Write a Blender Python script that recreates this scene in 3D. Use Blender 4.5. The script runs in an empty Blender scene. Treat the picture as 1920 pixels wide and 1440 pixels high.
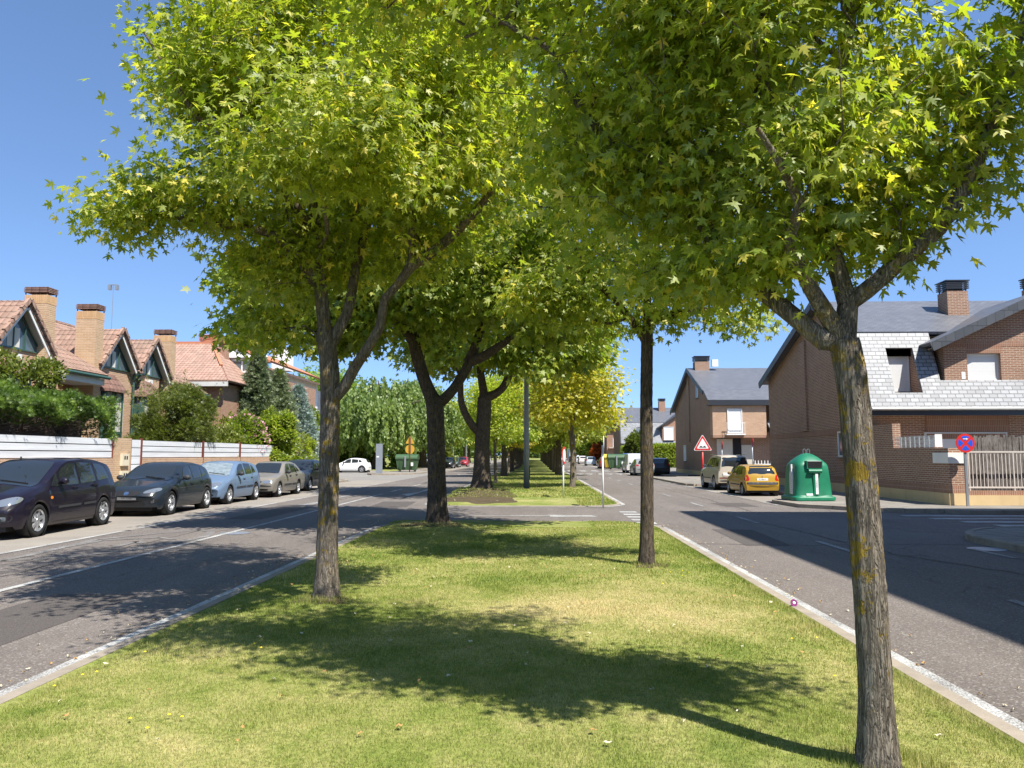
import bpy, math, random
import numpy as np
from mathutils import Vector, Matrix
from mathutils.bvhtree import BVHTree
from mathutils.geometry import delaunay_2d_cdt
R = math.radians
scene = bpy.context.scene
COL = scene.collection
# ---------------------------------------------------------------- camera
H = 1.72; PITCH = R(5.33); YAW = R(1.76); FPX = 1430.0
cam = bpy.data.cameras.new('camera'); camo = bpy.data.objects.new('camera', cam); COL.objects.link(camo)
camo.location = (0, 0, H); camo.rotation_euler = (R(90) + PITCH, 0, YAW)
cam.sensor_width = 36; cam.lens = 36 * FPX / 1920; cam.clip_start = .05; cam.clip_end = 3000
scene.camera = camo
# ---------------------------------------------------------------- sky, sun, exposure
SUN_EL = R(57); SUN_DIR = Vector((.68, -.73, 0)).normalized()
w = bpy.data.worlds.new('World'); scene.world = w; w.use_nodes = True
nt = w.node_tree; bg = nt.nodes['Background']
sky = nt.nodes.new('ShaderNodeTexSky'); sky.sky_type = 'NISHITA'; sky.sun_disc = False
sky.sun_elevation = SUN_EL; sky.sun_rotation = math.atan2(SUN_DIR.x, SUN_DIR.y)
sky.air_density = 1.05; sky.dust_density = 0; sky.ozone_density = 2.2; sky.altitude = 2600
_tc = nt.nodes.new('ShaderNodeTexCoord'); _ad = nt.nodes.new('ShaderNodeVectorMath'); _ad.operation = 'ADD'; _ad.inputs[1].default_value = (0, 0, .13); _nm = nt.nodes.new('ShaderNodeVectorMath'); _nm.operation = 'NORMALIZE'
nt.links.new(_tc.outputs['Generated'], _ad.inputs[0]); nt.links.new(_ad.outputs[0], _nm.inputs[0]); nt.links.new(_nm.outputs[0], sky.inputs[0])
_hs = nt.nodes.new('ShaderNodeHueSaturation'); _hs.inputs['Saturation'].default_value = 1.05; nt.links.new(sky.outputs[0], _hs.inputs['Color']); nt.links.new(_hs.outputs[0], bg.inputs[0]); bg.inputs[1].default_value = .135
sun = bpy.data.lights.new('sun', 'SUN'); sun.energy = 4.9; sun.angle = R(.53); sun.color = (1, .955, .88)
suno = bpy.data.objects.new('sun', sun); COL.objects.link(suno)
sv = Vector((SUN_DIR.x * math.cos(SUN_EL), SUN_DIR.y * math.cos(SUN_EL), math.sin(SUN_EL)))
suno.rotation_euler = sv.to_track_quat('Z', 'Y').to_euler()
scene.view_settings.view_transform = 'Standard'; scene.view_settings.look = 'None'
scene.view_settings.exposure = .95; scene.view_settings.gamma = 1
scene.render.engine = 'CYCLES'
try:
    scene.cycles.max_bounces = 8; scene.cycles.transparent_max_bounces = 8; scene.cycles.transmission_bounces = 5
    scene.cycles.diffuse_bounces = 4; scene.cycles.glossy_bounces = 3
except Exception: pass
# ---------------------------------------------------------------- measuring helpers (camera model, used to survey the photo)
_f = Vector((-math.sin(YAW) * math.cos(PITCH), math.cos(YAW) * math.cos(PITCH), math.sin(PITCH)))
_r = Vector((math.cos(YAW), math.sin(YAW), 0)); _u = _r.cross(_f)
def ray(px, py): return _f + _r * ((px - 960) / FPX) + _u * ((720 - py) / FPX)
def G(px, py, z=0.0):
    d = ray(px, py); t = (z - H) / d.z; return Vector((d.x * t, d.y * t, z))
def P(px, py, Y):
    d = ray(px, py); t = Y / d.y; return Vector((d.x * t, Y, H + d.z * t))
# ---------------------------------------------------------------- mesh building helpers
def tag(o, label=None, cat=None, group=None, kind=None):
    if label: o['label'] = label
    if cat: o['category'] = cat
    if group: o['group'] = group
    if kind: o['kind'] = kind
    return o
def origin(o):
    v = Vector((0, 0, 0))
    while o is not None: v += o.location; o = o.parent
    return v
def empty(name, loc=(0, 0, 0), rz=0, label=None, cat=None, group=None):
    o = bpy.data.objects.new(name, None); COL.objects.link(o); o.location = loc; o.rotation_euler = (0, 0, rz)
    o.empty_display_size = .3
    return tag(o, label, cat, group)
class MB:
    def __init__(s): s.v = []; s.f = []
    def add(s, vs, fs):
        n = len(s.v); s.v += [tuple(v) for v in vs]; s.f += [tuple(i + n for i in f) for f in fs]; return s
    def box(s, x0, x1, y0, y1, z0, z1):
        x0, x1 = min(x0, x1), max(x0, x1); y0, y1 = min(y0, y1), max(y0, y1); z0, z1 = min(z0, z1), max(z0, z1)
        return s.add([(x0,y0,z0),(x1,y0,z0),(x1,y1,z0),(x0,y1,z0),(x0,y0,z1),(x1,y0,z1),(x1,y1,z1),(x0,y1,z1)],
              [(0,3,2,1),(4,5,6,7),(0,1,5,4),(1,2,6,5),(2,3,7,6),(3,0,4,7)])
    def bar(s, a, b, w, h):       # box along a segment, w sideways, h up
        a = Vector(a); b = Vector(b); d = (b - a).normalized()
        up = Vector((0, 0, 1)) if abs(d.z) < .95 else Vector((1, 0, 0))
        sx = d.cross(up).normalized() * w / 2; su = sx.cross(d).normalized() * h / 2
        vs = [p + i * sx + j * su for p in (a, b) for i, j in ((-1,-1),(1,-1),(1,1),(-1,1))]
        return s.add(vs, [(0,1,2,3),(7,6,5,4),(0,4,5,1),(1,5,6,2),(2,6,7,3),(3,7,4,0)])
    def quad(s, *p): return s.add(p, [tuple(range(len(p)))])
    def prism(s, poly, axis, a, b):    # poly of 2D points extruded along axis from a to b
        n = len(poly)
        def mk(p, t): return {'x': (t, p[0], p[1]), 'y': (p[0], t, p[1]), 'z': (p[0], p[1], t)}[axis]
        vs = [mk(p, a) for p in poly] + [mk(p, b) for p in poly]
        area = sum(poly[i][0] * poly[(i+1) % n][1] - poly[(i+1) % n][0] * poly[i][1] for i in range(n))
        flip = (area > 0) != (axis == 'y'); flip = flip if a < b else not flip
        lo = tuple(range(n)); hi = tuple(range(n, 2 * n)); fs = [lo[::-1] if flip else lo, hi if flip else hi[::-1]]
        for i in range(n):
            j = (i + 1) % n; q = (i, j, n + j, n + i); fs.append(q if flip else q[::-1])
        return s.add(vs, fs)
    def slab(s, a, b, c, d, t):    # quad a b c d thickened by t along its normal
        a, b, c, d = map(Vector, (a, b, c, d)); n = (b - a).cross(d - a).normalized() * t
        vs = [a, b, c, d, a + n, b + n, c + n, d + n]
        return s.add(vs, [(0,3,2,1),(4,5,6,7),(0,1,5,4),(1,2,6,5),(2,3,7,6),(3,0,4,7)])
    def tube(s, pts, rs, n=8, cap=True):
        pts = [Vector(p) for p in pts]; N = len(s.v)
        if not hasattr(rs, '__len__'): rs = [rs] * len(pts)
        prev = None
        for i, p in enumerate(pts):
            d = (pts[min(i+1, len(pts)-1)] - pts[max(i-1, 0)]).normalized()
            if prev is None: prev = Vector((1, 0, 0)) if abs(d.x) < .9 else Vector((0, 1, 0))
            u = (prev - d * prev.dot(d)).normalized(); prev = u; v = d.cross(u)
            for k in range(n):
                a = 2 * math.pi * k / n; s.v.append(tuple(p + (u * math.cos(a) + v * math.sin(a)) * rs[i]))
        for i in range(len(pts) - 1):
            for k in range(n):
                k2 = (k + 1) % n; s.f.append((N + i*n + k, N + i*n + k2, N + (i+1)*n + k2, N + (i+1)*n + k))
        if cap:
            s.f.append(tuple(N + k for k in range(n))[::-1]); s.f.append(tuple(N + (len(pts)-1)*n + k for k in range(n)))
        return s
    def lathe(s, prof, axis='z', c=(0,0,0), n=24):   # prof: (r, h) pairs
        N = len(s.v)
        for r, h in prof:
            for k in range(n):
                a = 2 * math.pi * k / n; x, y = r * math.cos(a), r * math.sin(a)
                q = {'z': (x, y, h), 'x': (h, x, y), 'y': (x, h, y)}[axis]
                s.v.append((q[0] + c[0], q[1] + c[1], q[2] + c[2]))
        for i in range(len(prof) - 1):
            for k in range(n):
                k2 = (k + 1) % n; q = (N + i*n + k, N + i*n + k2, N + (i+1)*n + k2, N + (i+1)*n + k)
                s.f.append(q if axis != 'y' else q[::-1])
        return s
    def build(s, name, m, parent=None, smooth=False, world=True, auto=None):
        me = bpy.data.meshes.new(name); vs = s.v
        if parent is not None and world:
            o0 = origin(parent); vs = [(v[0]-o0.x, v[1]-o0.y, v[2]-o0.z) for v in vs]
        me.from_pydata(vs, [], s.f); me.update(); me.validate()
        uvs(me)
        if m: me.materials.append(m)
        if smooth: me.shade_smooth()
        if auto: me.shade_smooth(); sharp(me, auto)
        o = bpy.data.objects.new(name, me); COL.objects.link(o); o.parent = parent
        return o
def sharp(me, deg):
    import bmesh
    bm = bmesh.new(); bm.from_mesh(me)
    bmesh.ops.remove_doubles(bm, verts=bm.verts, dist=1e-5)
    for e in bm.edges:
        if len(e.link_faces) == 2 and e.calc_face_angle(0) > R(deg): e.smooth = False
    bm.to_mesh(me); bm.free(); me.update()
def uvs(me):     # metric UVs: u along the horizontal of every face, v up its slope
    nl = len(me.loops)
    if nl == 0: return
    co = np.empty(len(me.vertices) * 3, 'f'); me.vertices.foreach_get('co', co); co = co.reshape(-1, 3)
    nor = np.empty(len(me.polygons) * 3, 'f'); me.polygons.foreach_get('normal', nor); nor = nor.reshape(-1, 3)
    tot = np.empty(len(me.polygons), 'i'); me.polygons.foreach_get('loop_total', tot)
    vi = np.empty(nl, 'i'); me.loops.foreach_get('vertex_index', vi)
    n = np.repeat(nor, tot, 0); p = co[vi]
    flat = np.abs(n[:, 2]) > .995
    t = np.stack([-n[:, 1], n[:, 0], 0 * n[:, 0]], 1); L = np.linalg.norm(t, axis=1, keepdims=True); L[L < 1e-6] = 1; t /= L
    t[flat] = (1, 0, 0); b = np.cross(n, t); b[flat] = (0, 1, 0)
    # keep the sign of u constant for opposite faces so courses line up
    sg = np.where(np.abs(t[:, 0]) > np.abs(t[:, 1]), np.sign(t[:, 0]), np.sign(t[:, 1])); sg[sg == 0] = 1; t *= sg[:, None]
    b *= np.where(b[:, 2] < 0, -1, 1)[:, None]
    uv = np.stack([(p * t).sum(1), (p * b).sum(1)], 1).astype('f')
    l = me.uv_layers.new(name='UVMap'); l.data.foreach_set('uv', uv.ravel())
def npmesh(name, V, F3, mat, parent=None, attr=None, smooth=False, world=True):
    """fast triangle mesh from numpy arrays; attr = per-vertex float 'tint'"""
    V = np.asarray(V, 'f'); F3 = np.asarray(F3, 'i')
    if parent is not None and world:
        o0 = origin(parent); V = V - np.array(o0[:], 'f')
    me = bpy.data.meshes.new(name); me.vertices.add(len(V)); me.vertices.foreach_set('co', V.ravel())
    k = F3.shape[1]; nf = len(F3)
    me.loops.add(nf * k); me.loops.foreach_set('vertex_index', F3.ravel())
    me.polygons.add(nf); me.polygons.foreach_set('loop_start', np.arange(0, nf * k, k, dtype='i'))
    me.polygons.foreach_set('loop_total', np.full(nf, k, 'i'))
    me.update(calc_edges=True)
    if attr is not None:
        a = me.attributes.new('tint', 'FLOAT', 'POINT'); a.data.foreach_set('value', np.asarray(attr, 'f'))
    if mat: me.materials.append(mat)
    if smooth: me.shade_smooth()
    o = bpy.data.objects.new(name, me); COL.objects.link(o); o.parent = parent
    return o
def text(name, s, size, mat, parent, loc, rot, ext=.001, sx=1):
    c = bpy.data.curves.new(name, 'FONT'); c.body = s; c.size = size; c.extrude = ext; c.align_x = 'CENTER'; c.align_y = 'CENTER'
    c.resolution_u = 3
    t = bpy.data.objects.new('tmp', c); COL.objects.link(t)
    dg = bpy.context.evaluated_depsgraph_get(); me = bpy.data.meshes.new_from_object(t.evaluated_get(dg))
    bpy.data.objects.remove(t); me.materials.clear(); me.materials.append(mat)
    o = bpy.data.objects.new(name, me); COL.objects.link(o); o.parent = parent; o.location = loc; o.rotation_euler = rot; o.scale = (sx, 1, 1)
    return o
def copy_tree(o, parent=None):
    c = o.copy(); COL.objects.link(c); c.parent = parent
    for ch in list(o.children): copy_tree(ch, c)
    return c
# ---------------------------------------------------------------- materials
class NT:
    def __init__(s, name):
        s.m = bpy.data.materials.new(name); s.m.use_nodes = True; s.t = s.m.node_tree; s.t.nodes.clear()
        s.out = s.t.nodes.new('ShaderNodeOutputMaterial')
    def n(s, typ, ins=None, **kw):
        nd = s.t.nodes.new('ShaderNode' + typ)
        for k, v in kw.items(): setattr(nd, k, v)
        for k, v in (ins or {}).items():
            if isinstance(v, bpy.types.NodeSocket): s.t.links.new(v, nd.inputs[k])
            elif isinstance(v, (tuple, list)) and len(v) == 3 and nd.inputs[k].type == 'RGBA': nd.inputs[k].default_value = (*v, 1)
            else: nd.inputs[k].default_value = v
        return nd
    def pos(s): return s.n('NewGeometry').outputs['Position']
    def obj(s): return s.n('TexCoord').outputs['Object']
    def uv(s): return s.n('TexCoord').outputs['UV']
    def scale(s, v, sc): return s.n('Mapping', {0: v, 'Scale': sc}).outputs[0]
    def noise(s, v, scale=5, det=3, rough=.55, dist=0):
        return s.n('TexNoise', {'Vector': v, 'Scale': scale, 'Detail': det, 'Roughness': rough, 'Distortion': dist}).outputs[0]
    def ramp(s, f, stops):
        nd = s.n('ValToRGB', {0: f}); e = nd.color_ramp.elements
        while len(e) < len(stops): e.new(.5)
        for i, (p, c) in enumerate(stops):
            e[i].position = p; e[i].color = (*c, 1) if hasattr(c, '__len__') else (c, c, c, 1)
        return nd.outputs[0]
    def mix(s, f, a, b, mode='MIX'):
        nd = s.n('Mix', data_type='RGBA', blend_type=mode); nd.clamp_factor = True
        for i, v in ((0, f), (6, a), (7, b)):
            if isinstance(v, bpy.types.NodeSocket): s.t.links.new(v, nd.inputs[i])
            elif hasattr(v, '__len__'): nd.inputs[i].default_value = (*v, 1)
            else: nd.inputs[i].default_value = v
        return nd.outputs[2]
    def math(s, op, a, b=0, c=None):
        nd = s.n('Math', operation=op)
        for i, v in enumerate((a, b) if c is None else (a, b, c)):
            if isinstance(v, bpy.types.NodeSocket): s.t.links.new(v, nd.inputs[i])
            else: nd.inputs[i].default_value = v
        return nd.outputs[0]
    def bump(s, h, st=.3, d=.02): return s.n('Bump', {'Height': h, 'Strength': st, 'Distance': d}).outputs[0]
    def pbr(s, col, rough=.6, bump=None, metal=0, spec=.5, **kw):
        ins = {'Base Color': col, 'Roughness': rough, 'Metallic': metal, 'Specular IOR Level': spec}; ins.update(kw)
        if bump is not None: ins['Normal'] = bump
        b = s.n('BsdfPrincipled', ins); s.t.links.new(b.outputs[0], s.out.inputs[0]); return s.m
def plain(name, c, rough=.5, metal=0, spec=.5, var=.12, sc=3.0):
    t = NT(name); n = t.noise(t.obj(), sc, 4, .6)
    col = t.mix(t.ramp(n, [(.3, 0), (.75, 1)]), c, tuple(x * (1 - var) for x in c))
    return t.pbr(col, rough, metal=metal, spec=spec)
def brick(name, c1, c2, mortar, soldier=False, dirt=.25):
    t = NT(name); uv = t.uv()
    if soldier: uv = t.n('Mapping', {0: uv, 'Rotation': (0, 0, R(90))}).outputs[0]
    b = t.n('TexBrick', {'Vector': uv, 'Color1': c1, 'Color2': c2, 'Mortar': mortar, 'Scale': 1.0, 'Mortar Size': .011, 'Mortar Smooth': .3,
            'Brick Width': .25, 'Row Height': .07, 'Bias': 0.0})
    if soldier: b.offset = 0
    n = t.noise(t.pos(), 1.3, 5, .6); n2 = t.noise(t.scale(uv, (4, 14, 1)), 1, 1)
    col = t.mix(t.ramp(n, [(.35, 0), (.7, 1)]), b.outputs[0], t.mix(dirt, b.outputs[0], tuple(x * .45 for x in c1)))
    col = t.mix(t.math('MULTIPLY', n2, .35), col, tuple(x * .6 for x in c2))
    return t.pbr(col, .85, t.bump(t.math('SUBTRACT', 1, b.outputs[1]), .6, .01), spec=.2)
def slate(name, c, c2, rough=.45, spec=.5, w=.3, h=.16, sm=.012):
    t = NT(name); uv = t.uv()
    b = t.n('TexBrick', {'Vector': uv, 'Color1': c, 'Color2': c2, 'Mortar': tuple(x * .35 for x in c), 'Scale': 1.0, 'Mortar Size': sm,
            'Mortar Smooth': .4, 'Brick Width': w, 'Row Height': h, 'Bias': 0.0})
    vv = t.n('SeparateXYZ', {0: uv}).outputs[1]; saw = t.math('FRACT', t.math('DIVIDE', vv, h))
    n = t.noise(t.pos(), 2.2, 5, .65)
    col = t.mix(t.ramp(n, [(.3, 0), (.75, .5)]), b.outputs[0], tuple(x * .5 for x in c2))
    return t.pbr(col, rough, t.bump(t.math('SUBTRACT', 1, saw), .7, .02), spec=spec)
def rooftile(name, c, c2, w=.22, h=.34):
    t = NT(name); uv = t.uv(); s = t.n('SeparateXYZ', {0: uv}); u, v = s.outputs[0], s.outputs[1]
    wave = t.math('ABSOLUTE', t.math('SINE', t.math('MULTIPLY', u, math.pi / w)))
    vs = t.math('ADD', v, t.math('MULTIPLY', wave, .05)); saw = t.math('FRACT', t.math('DIVIDE', vs, h))
    hgt = t.math('ADD', t.math('MULTIPLY', wave, .6), t.math('MULTIPLY', t.math('SUBTRACT', 1, saw), .8))
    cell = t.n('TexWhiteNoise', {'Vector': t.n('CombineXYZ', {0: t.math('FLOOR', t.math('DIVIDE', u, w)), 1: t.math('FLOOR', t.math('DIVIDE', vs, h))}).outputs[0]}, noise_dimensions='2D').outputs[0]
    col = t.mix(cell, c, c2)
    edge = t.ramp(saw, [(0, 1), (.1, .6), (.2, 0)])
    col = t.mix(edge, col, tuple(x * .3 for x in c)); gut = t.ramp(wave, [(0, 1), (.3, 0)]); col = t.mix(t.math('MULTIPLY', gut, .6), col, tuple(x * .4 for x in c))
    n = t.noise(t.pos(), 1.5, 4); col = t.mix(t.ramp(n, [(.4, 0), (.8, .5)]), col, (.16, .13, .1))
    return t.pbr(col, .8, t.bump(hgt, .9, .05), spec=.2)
M = {}
def leafmat(name, dark, light, hot=None, trans=.45, tcol=None):
    t = NT(name); a = t.n('Attribute', attribute_name='tint').outputs['Fac']; oc = t.n('ObjectInfo').outputs['Color']
    stops = [(0, dark), (.6, light)] + ([(1, hot)] if hot else [])
    col = t.mix(1.0, t.ramp(a, stops), oc, 'MULTIPLY')
    tc = t.mix(1.0, col, tcol or (1.7, 1.85, .8), 'MULTIPLY')
    d = t.n('BsdfDiffuse', {0: col}); tr = t.n('BsdfTranslucent', {0: tc}); g = t.n('BsdfGlossy', {0: (1, 1, 1), 'Roughness': .5})
    m1 = t.n('MixShader', {0: trans}); t.t.links.new(d.outputs[0], m1.inputs[1]); t.t.links.new(tr.outputs[0], m1.inputs[2])
    m2 = t.n('MixShader', {0: .03}); t.t.links.new(m1.outputs[0], m2.inputs[1]); t.t.links.new(g.outputs[0], m2.inputs[2])
    t.t.links.new(m2.outputs[0], t.out.inputs[0]); return t.m
def barkmat(name, c1, c2, c3, lichen=.0, sc=1.0):
    t = NT(name); p = t.n('TexCoord').outputs['Object']
    q = t.scale(p, (34 * sc, 34 * sc, 7.5 * sc)); n = t.noise(q, .8, 6, .75, .8)
    v = t.n('TexVoronoi', {'Vector': t.mix(.5, q, t.n('TexNoise', {'Vector': q, 'Scale': .8, 'Detail': 5.0}).outputs[1]), 'Scale': 1.7}, feature='DISTANCE_TO_EDGE').outputs[0]
    r1 = t.noise(t.scale(p, (30 * sc, 30 * sc, 3.4 * sc)), 1.0, 3, .55, 1.2); r2 = t.noise(t.scale(p, (55 * sc, 55 * sc, 7 * sc)), 1.0, 3, .6, .8)
    ab = t.math('ABSOLUTE', t.math('SUBTRACT', r1, .5)); ab2 = t.math('ABSOLUTE', t.math('SUBTRACT', r2, .5)); rg = t.math('MINIMUM', t.math('MULTIPLY', ab, 7.0), t.math('ADD', t.math('MULTIPLY', ab2, 9.0), .15)); vr = t.ramp(t.math('ADD', t.math('MULTIPLY', rg, .9), t.math('MULTIPLY', v, .3)), [(.05, 0), (.45, 1)]); n0 = t.noise(p, 3.0, 4, .6)
    col = t.mix(t.ramp(n, [(.3, 0), (.7, 1)]), c1, c2); col = t.mix(t.ramp(n0, [(.4, 0), (.65, .8)]), col, c3)
    col = t.mix(t.math('MULTIPLY', t.math('SUBTRACT', 1, vr), t.ramp(t.noise(p, 7, 3), [(.35, .25), (.65, .8)])), col, tuple(x * .35 for x in c1)); fz = t.noise(t.scale(p, (60 * sc, 60 * sc, 9 * sc)), 1.0, 4, .7); col = t.mix(t.ramp(fz, [(.35, .6), (.5, 0)]), col, tuple(x * .3 for x in c1))
    if lichen:
        l = t.noise(p, 9, 5, .7); zz = t.n('SeparateXYZ', {0: p}).outputs[2]
        band = t.ramp(t.math('MULTIPLY', zz, .2), [(.05, 0), (.1, 1), (.35, 1), (.5, .4)])
        l2 = t.math('MULTIPLY', t.ramp(t.math('MULTIPLY', l, t.math('ADD', .75, t.math('MULTIPLY', t.noise(p, 2.2, 2), .5))), [(.555, 0), (.60, 1)]), band)
        col = t.mix(t.math('MULTIPLY', l2, lichen), col, t.mix(n, (.20, .13, .012), (.40, .27, .03)))
    h = t.math('ADD', t.math('MULTIPLY', vr, .7), t.math('MULTIPLY', n, .6))
    return t.pbr(col, .9, t.bump(h, .9, .02), spec=.15)
def mk_materials():
    # asphalt
    t = NT('asphalt'); p = t.pos()
    sp = t.n('TexVoronoi', {'Vector': p, 'Scale': 70.0}, feature='F1').outputs['Color']; spv = t.n('SeparateColor', {0: sp}).outputs[0]
    n = t.noise(p, .35, 5, .6); n2 = t.noise(p, 60, 2, .7); n3 = t.noise(t.scale(p, (1.6, .12, 1)), 1.0, 3)
    col = t.mix(t.ramp(n, [(.35, 0), (.65, 1)]), (.145, .122, .106), (.19, .162, .142))
    col = t.mix(t.ramp(n3, [(.35, 0), (.7, .6)]), col, (.108, .09, .079))
    col = t.mix(t.ramp(spv, [(.0, .6), (.35, 0), (.78, 0), (1, .7)]), col, t.mix(spv, (.05, .045, .042), (.34, .32, .29)))
    col = t.mix(t.ramp(n2, [(.3, .6), (.5, 0)]), col, (.05, .045, .042))
    w1 = t.n('TexNoise', {'Vector': p, 'Scale': .9, 'Detail': 5.0}).outputs[1]
    vc = t.n('TexVoronoi', {'Vector': t.mix(.35, t.scale(p, (.26, .14, 1)), w1), 'Scale': 1.0}, feature='DISTANCE_TO_EDGE').outputs[0]
    crk = t.math('MULTIPLY', t.ramp(vc, [(0, 1), (.0025, 1), (.006, 0)]), t.ramp(t.noise(p, .22, 2), [(.50, 0), (.6, .4)]))
    col = t.mix(crk, col, (.02, .018, .017))
    M['asphalt'] = t.pbr(col, .82, t.bump(t.math('ADD', n2, spv), .35, .008), spec=.25)
    t = NT('asphalt_patch'); p = t.pos(); n = t.noise(p, 70, 2, .7); M['asphalt_patch'] = t.pbr(t.mix(t.ramp(n, [(.35, 0), (.7, 1)]), (.06, .052, .048), (.125, .11, .10)), .85, t.bump(n, .3, .006), spec=.2)
    # lighter parking asphalt / concrete
    for nm, a, b in (('parking', (.30, .27, .23), (.215, .19, .165)), ('pavement', (.30, .275, .235), (.22, .2, .175)), ('street_light', (.25, .235, .215), (.19, .18, .165))):
        t = NT(nm); p = t.pos(); n = t.noise(p, .5, 6, .65); n2 = t.noise(p, 45, 2, .7)
        col = t.mix(t.ramp(n, [(.35, 0), (.7, 1)]), a, b); col = t.mix(t.ramp(n2, [(.3, .5), (.55, 0)]), col, tuple(x * .55 for x in b))
        bp = n2
        if nm == 'pavement':
            br = t.n('TexBrick', {'Vector': p, 'Color1': (1, 1, 1), 'Color2': (.86, .86, .86), 'Mortar': (.45, .42, .4), 'Scale': 1.0, 'Mortar Size': .012, 'Brick Width': .4, 'Row Height': .4})
            br.offset = 0; col = t.mix(1.0, col, br.outputs[0], 'MULTIPLY')
        M[nm] = t.pbr(col, .85, t.bump(bp, .3, .006), spec=.2)
    # worn road paint: shows the asphalt where it has rubbed off
    for nm, thr, wc in (('paint', (.42, .56), (.50, .50, .48)), ('paint_worn', (.47, .6), (.5, .5, .48)), ('paint_faded', (.5, .62), (.36, .35, .34))):
        t = NT(nm); p = t.pos(); n = t.noise(p, 75, 4, .8); n2 = t.noise(p, 1.4, 3)
        s = t.math('ADD', t.math('MULTIPLY', n, .75), t.math('MULTIPLY', n2, .25))
        col = t.mix(t.ramp(s, [(thr[0], 0), (thr[1], 1)]), (.13, .12, .11), wc)
        M[nm] = t.pbr(col, .7, t.bump(n, .2, .004), spec=.25)
    t = NT('kerb_concrete'); p = t.pos(); n = t.noise(p, 3, 6, .7); n2 = t.noise(p, 50, 2)
    col = t.mix(t.ramp(n, [(.3, 0), (.7, 1)]), (.34, .29, .23), (.22, .19, .155)); M['kerb'] = t.pbr(col, .9, t.bump(t.math('ADD', n, n2), .4, .01), spec=.15)
    # turf
    def turfcol(t, p):
        n = t.noise(p, .55, 4, .6, .3); n2 = t.noise(p, 3.2, 4, .7); n3 = t.noise(p, 22, 3, .7)
        q = t.n('Mapping', {0: p, 'Location': (-.9, -8.6, 0)}).outputs[0]
        dd = t.n('VectorMath', {0: t.n('VectorMath', {0: q, 1: (1/2.4, 1/1.9, 0)}, operation='MULTIPLY').outputs[0]}, operation='LENGTH').outputs['Value']
        dry = t.math('MULTIPLY', t.ramp(dd, [(.15, 1), (1.0, 0)]), .24)
        mixf = t.math('ADD', t.math('ADD', t.math('MULTIPLY', n, .6), t.math('MULTIPLY', n2, .4)), dry)
        return mixf, n3
    M['_turfcol'] = turfcol
    t = NT('turf'); p = t.pos(); f, n3 = turfcol(t, p)
    col = t.ramp(f, [(.32, (.10, .15, .03)), (.46, (.20, .23, .055)), (.60, (.33, .31, .12)), (.76, (.43, .36, .18))])
    col = t.mix(t.ramp(n3, [(.3, .7), (.55, 0)]), col, (.05, .06, .015)); M['turf'] = t.pbr(col, .95, t.bump(n3, .6, .02), spec=.1)
    t = NT('grass_blade'); p = t.pos(); f, n3 = turfcol(t, p); a = t.n('Attribute', attribute_name='tint').outputs['Fac']
    f2 = t.math('ADD', f, t.math('MULTIPLY', t.math('SUBTRACT', a, .5), .42))
    col = t.ramp(f2, [(.22, (.09, .155, .022)), (.44, (.23, .28, .06)), (.60, (.40, .39, .14)), (.78, (.60, .50, .27))])
    d = t.n('BsdfDiffuse', {0: col}); tr = t.n('BsdfTranslucent', {0: t.mix(1.0, col, (1.4, 1.4, .9), 'MULTIPLY')})
    m1 = t.n('MixShader', {0: .3}); t.t.links.new(d.outputs[0], m1.inputs[1]); t.t.links.new(tr.outputs[0], m1.inputs[2]); t.t.links.new(m1.outputs[0], t.out.inputs[0]); M['blade'] = t.m
    t = NT('soil'); p = t.pos(); n = t.noise(p, 6, 6, .75); col = t.mix(t.ramp(n, [(.3, 0), (.7, 1)]), (.045, .035, .02), (.13, .10, .06)); M['soil'] = t.pbr(col, .95, t.bump(n, .8, .05), spec=.1)
    # leaves
    M['maple'] = leafmat('leaf_maple', (.13, .19, .022), (.34, .37, .042), (.72, .58, .10), .52)
    M['maple_dark'] = leafmat('leaf_maple_dark', (.075, .125, .018), (.21, .265, .032), (.40, .40, .06), .5)
    M['yellow'] = leafmat('leaf_yellow', (.16, .20, .015), (.42, .38, .03), (.62, .5, .06), .45)
    M['cypress'] = leafmat('leaf_cypress', (.035, .075, .012), (.11, .19, .02), (.22, .31, .04), .25)
    M['olivebush'] = leafmat('leaf_olive_bush', (.045, .07, .014), (.14, .17, .03), (.26, .27, .07), .35)
    M['pine'] = leafmat('leaf_conifer', (.06, .085, .04), (.15, .19, .095), (.24, .27, .15), .2)
    M['blue'] = leafmat('leaf_blue_spruce', (.09, .13, .12), (.22, .29, .27), (.34, .41, .38), .15)
    M['willow'] = leafmat('leaf_willow', (.09, .14, .03), (.22, .29, .08), (.36, .40, .13), .42)
    M['pinkflower'] = plain('petal_pink', (.6, .3, .35))
    M['twig'] = plain('dry_twig', (.12, .085, .07), .9)
    M['bark'] = barkmat('bark_grey', (.15, .125, .095), (.36, .31, .25), (.22, .18, .135), .9)
    M['bark2'] = barkmat('bark_brown', (.075, .057, .042), (.20, .16, .125), (.12, .095, .07), .25, .7)
    # building skins
    M['brick_red'] = brick('brick_red', (.25, .125, .075), (.35, .185, .115), (.58, .49, .39), dirt=.2)
    M['brick_red_s'] = brick('brick_red_soldier', (.29, .145, .09), (.35, .185, .12), (.46, .34, .26), True)
    M['brick_or'] = brick('brick_orange', (.47, .29, .16), (.58, .39, .235), (.58, .47, .34), dirt=.15)
    M['brick_or2'] = brick('brick_salmon', (.44, .255, .155), (.54, .34, .215), (.56, .45, .34), dirt=.15)
    M['brick_or_s'] = brick('brick_orange_soldier', (.56, .32, .15), (.66, .42, .22), (.55, .38, .22), True)
    M['brick_far'] = brick('brick_brown', (.30, .15, .09), (.40, .21, .13), (.48, .38, .3), dirt=.2)
    M['slate'] = slate('slate_grey', (.12, .125, .14), (.17, .175, .19))
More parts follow.
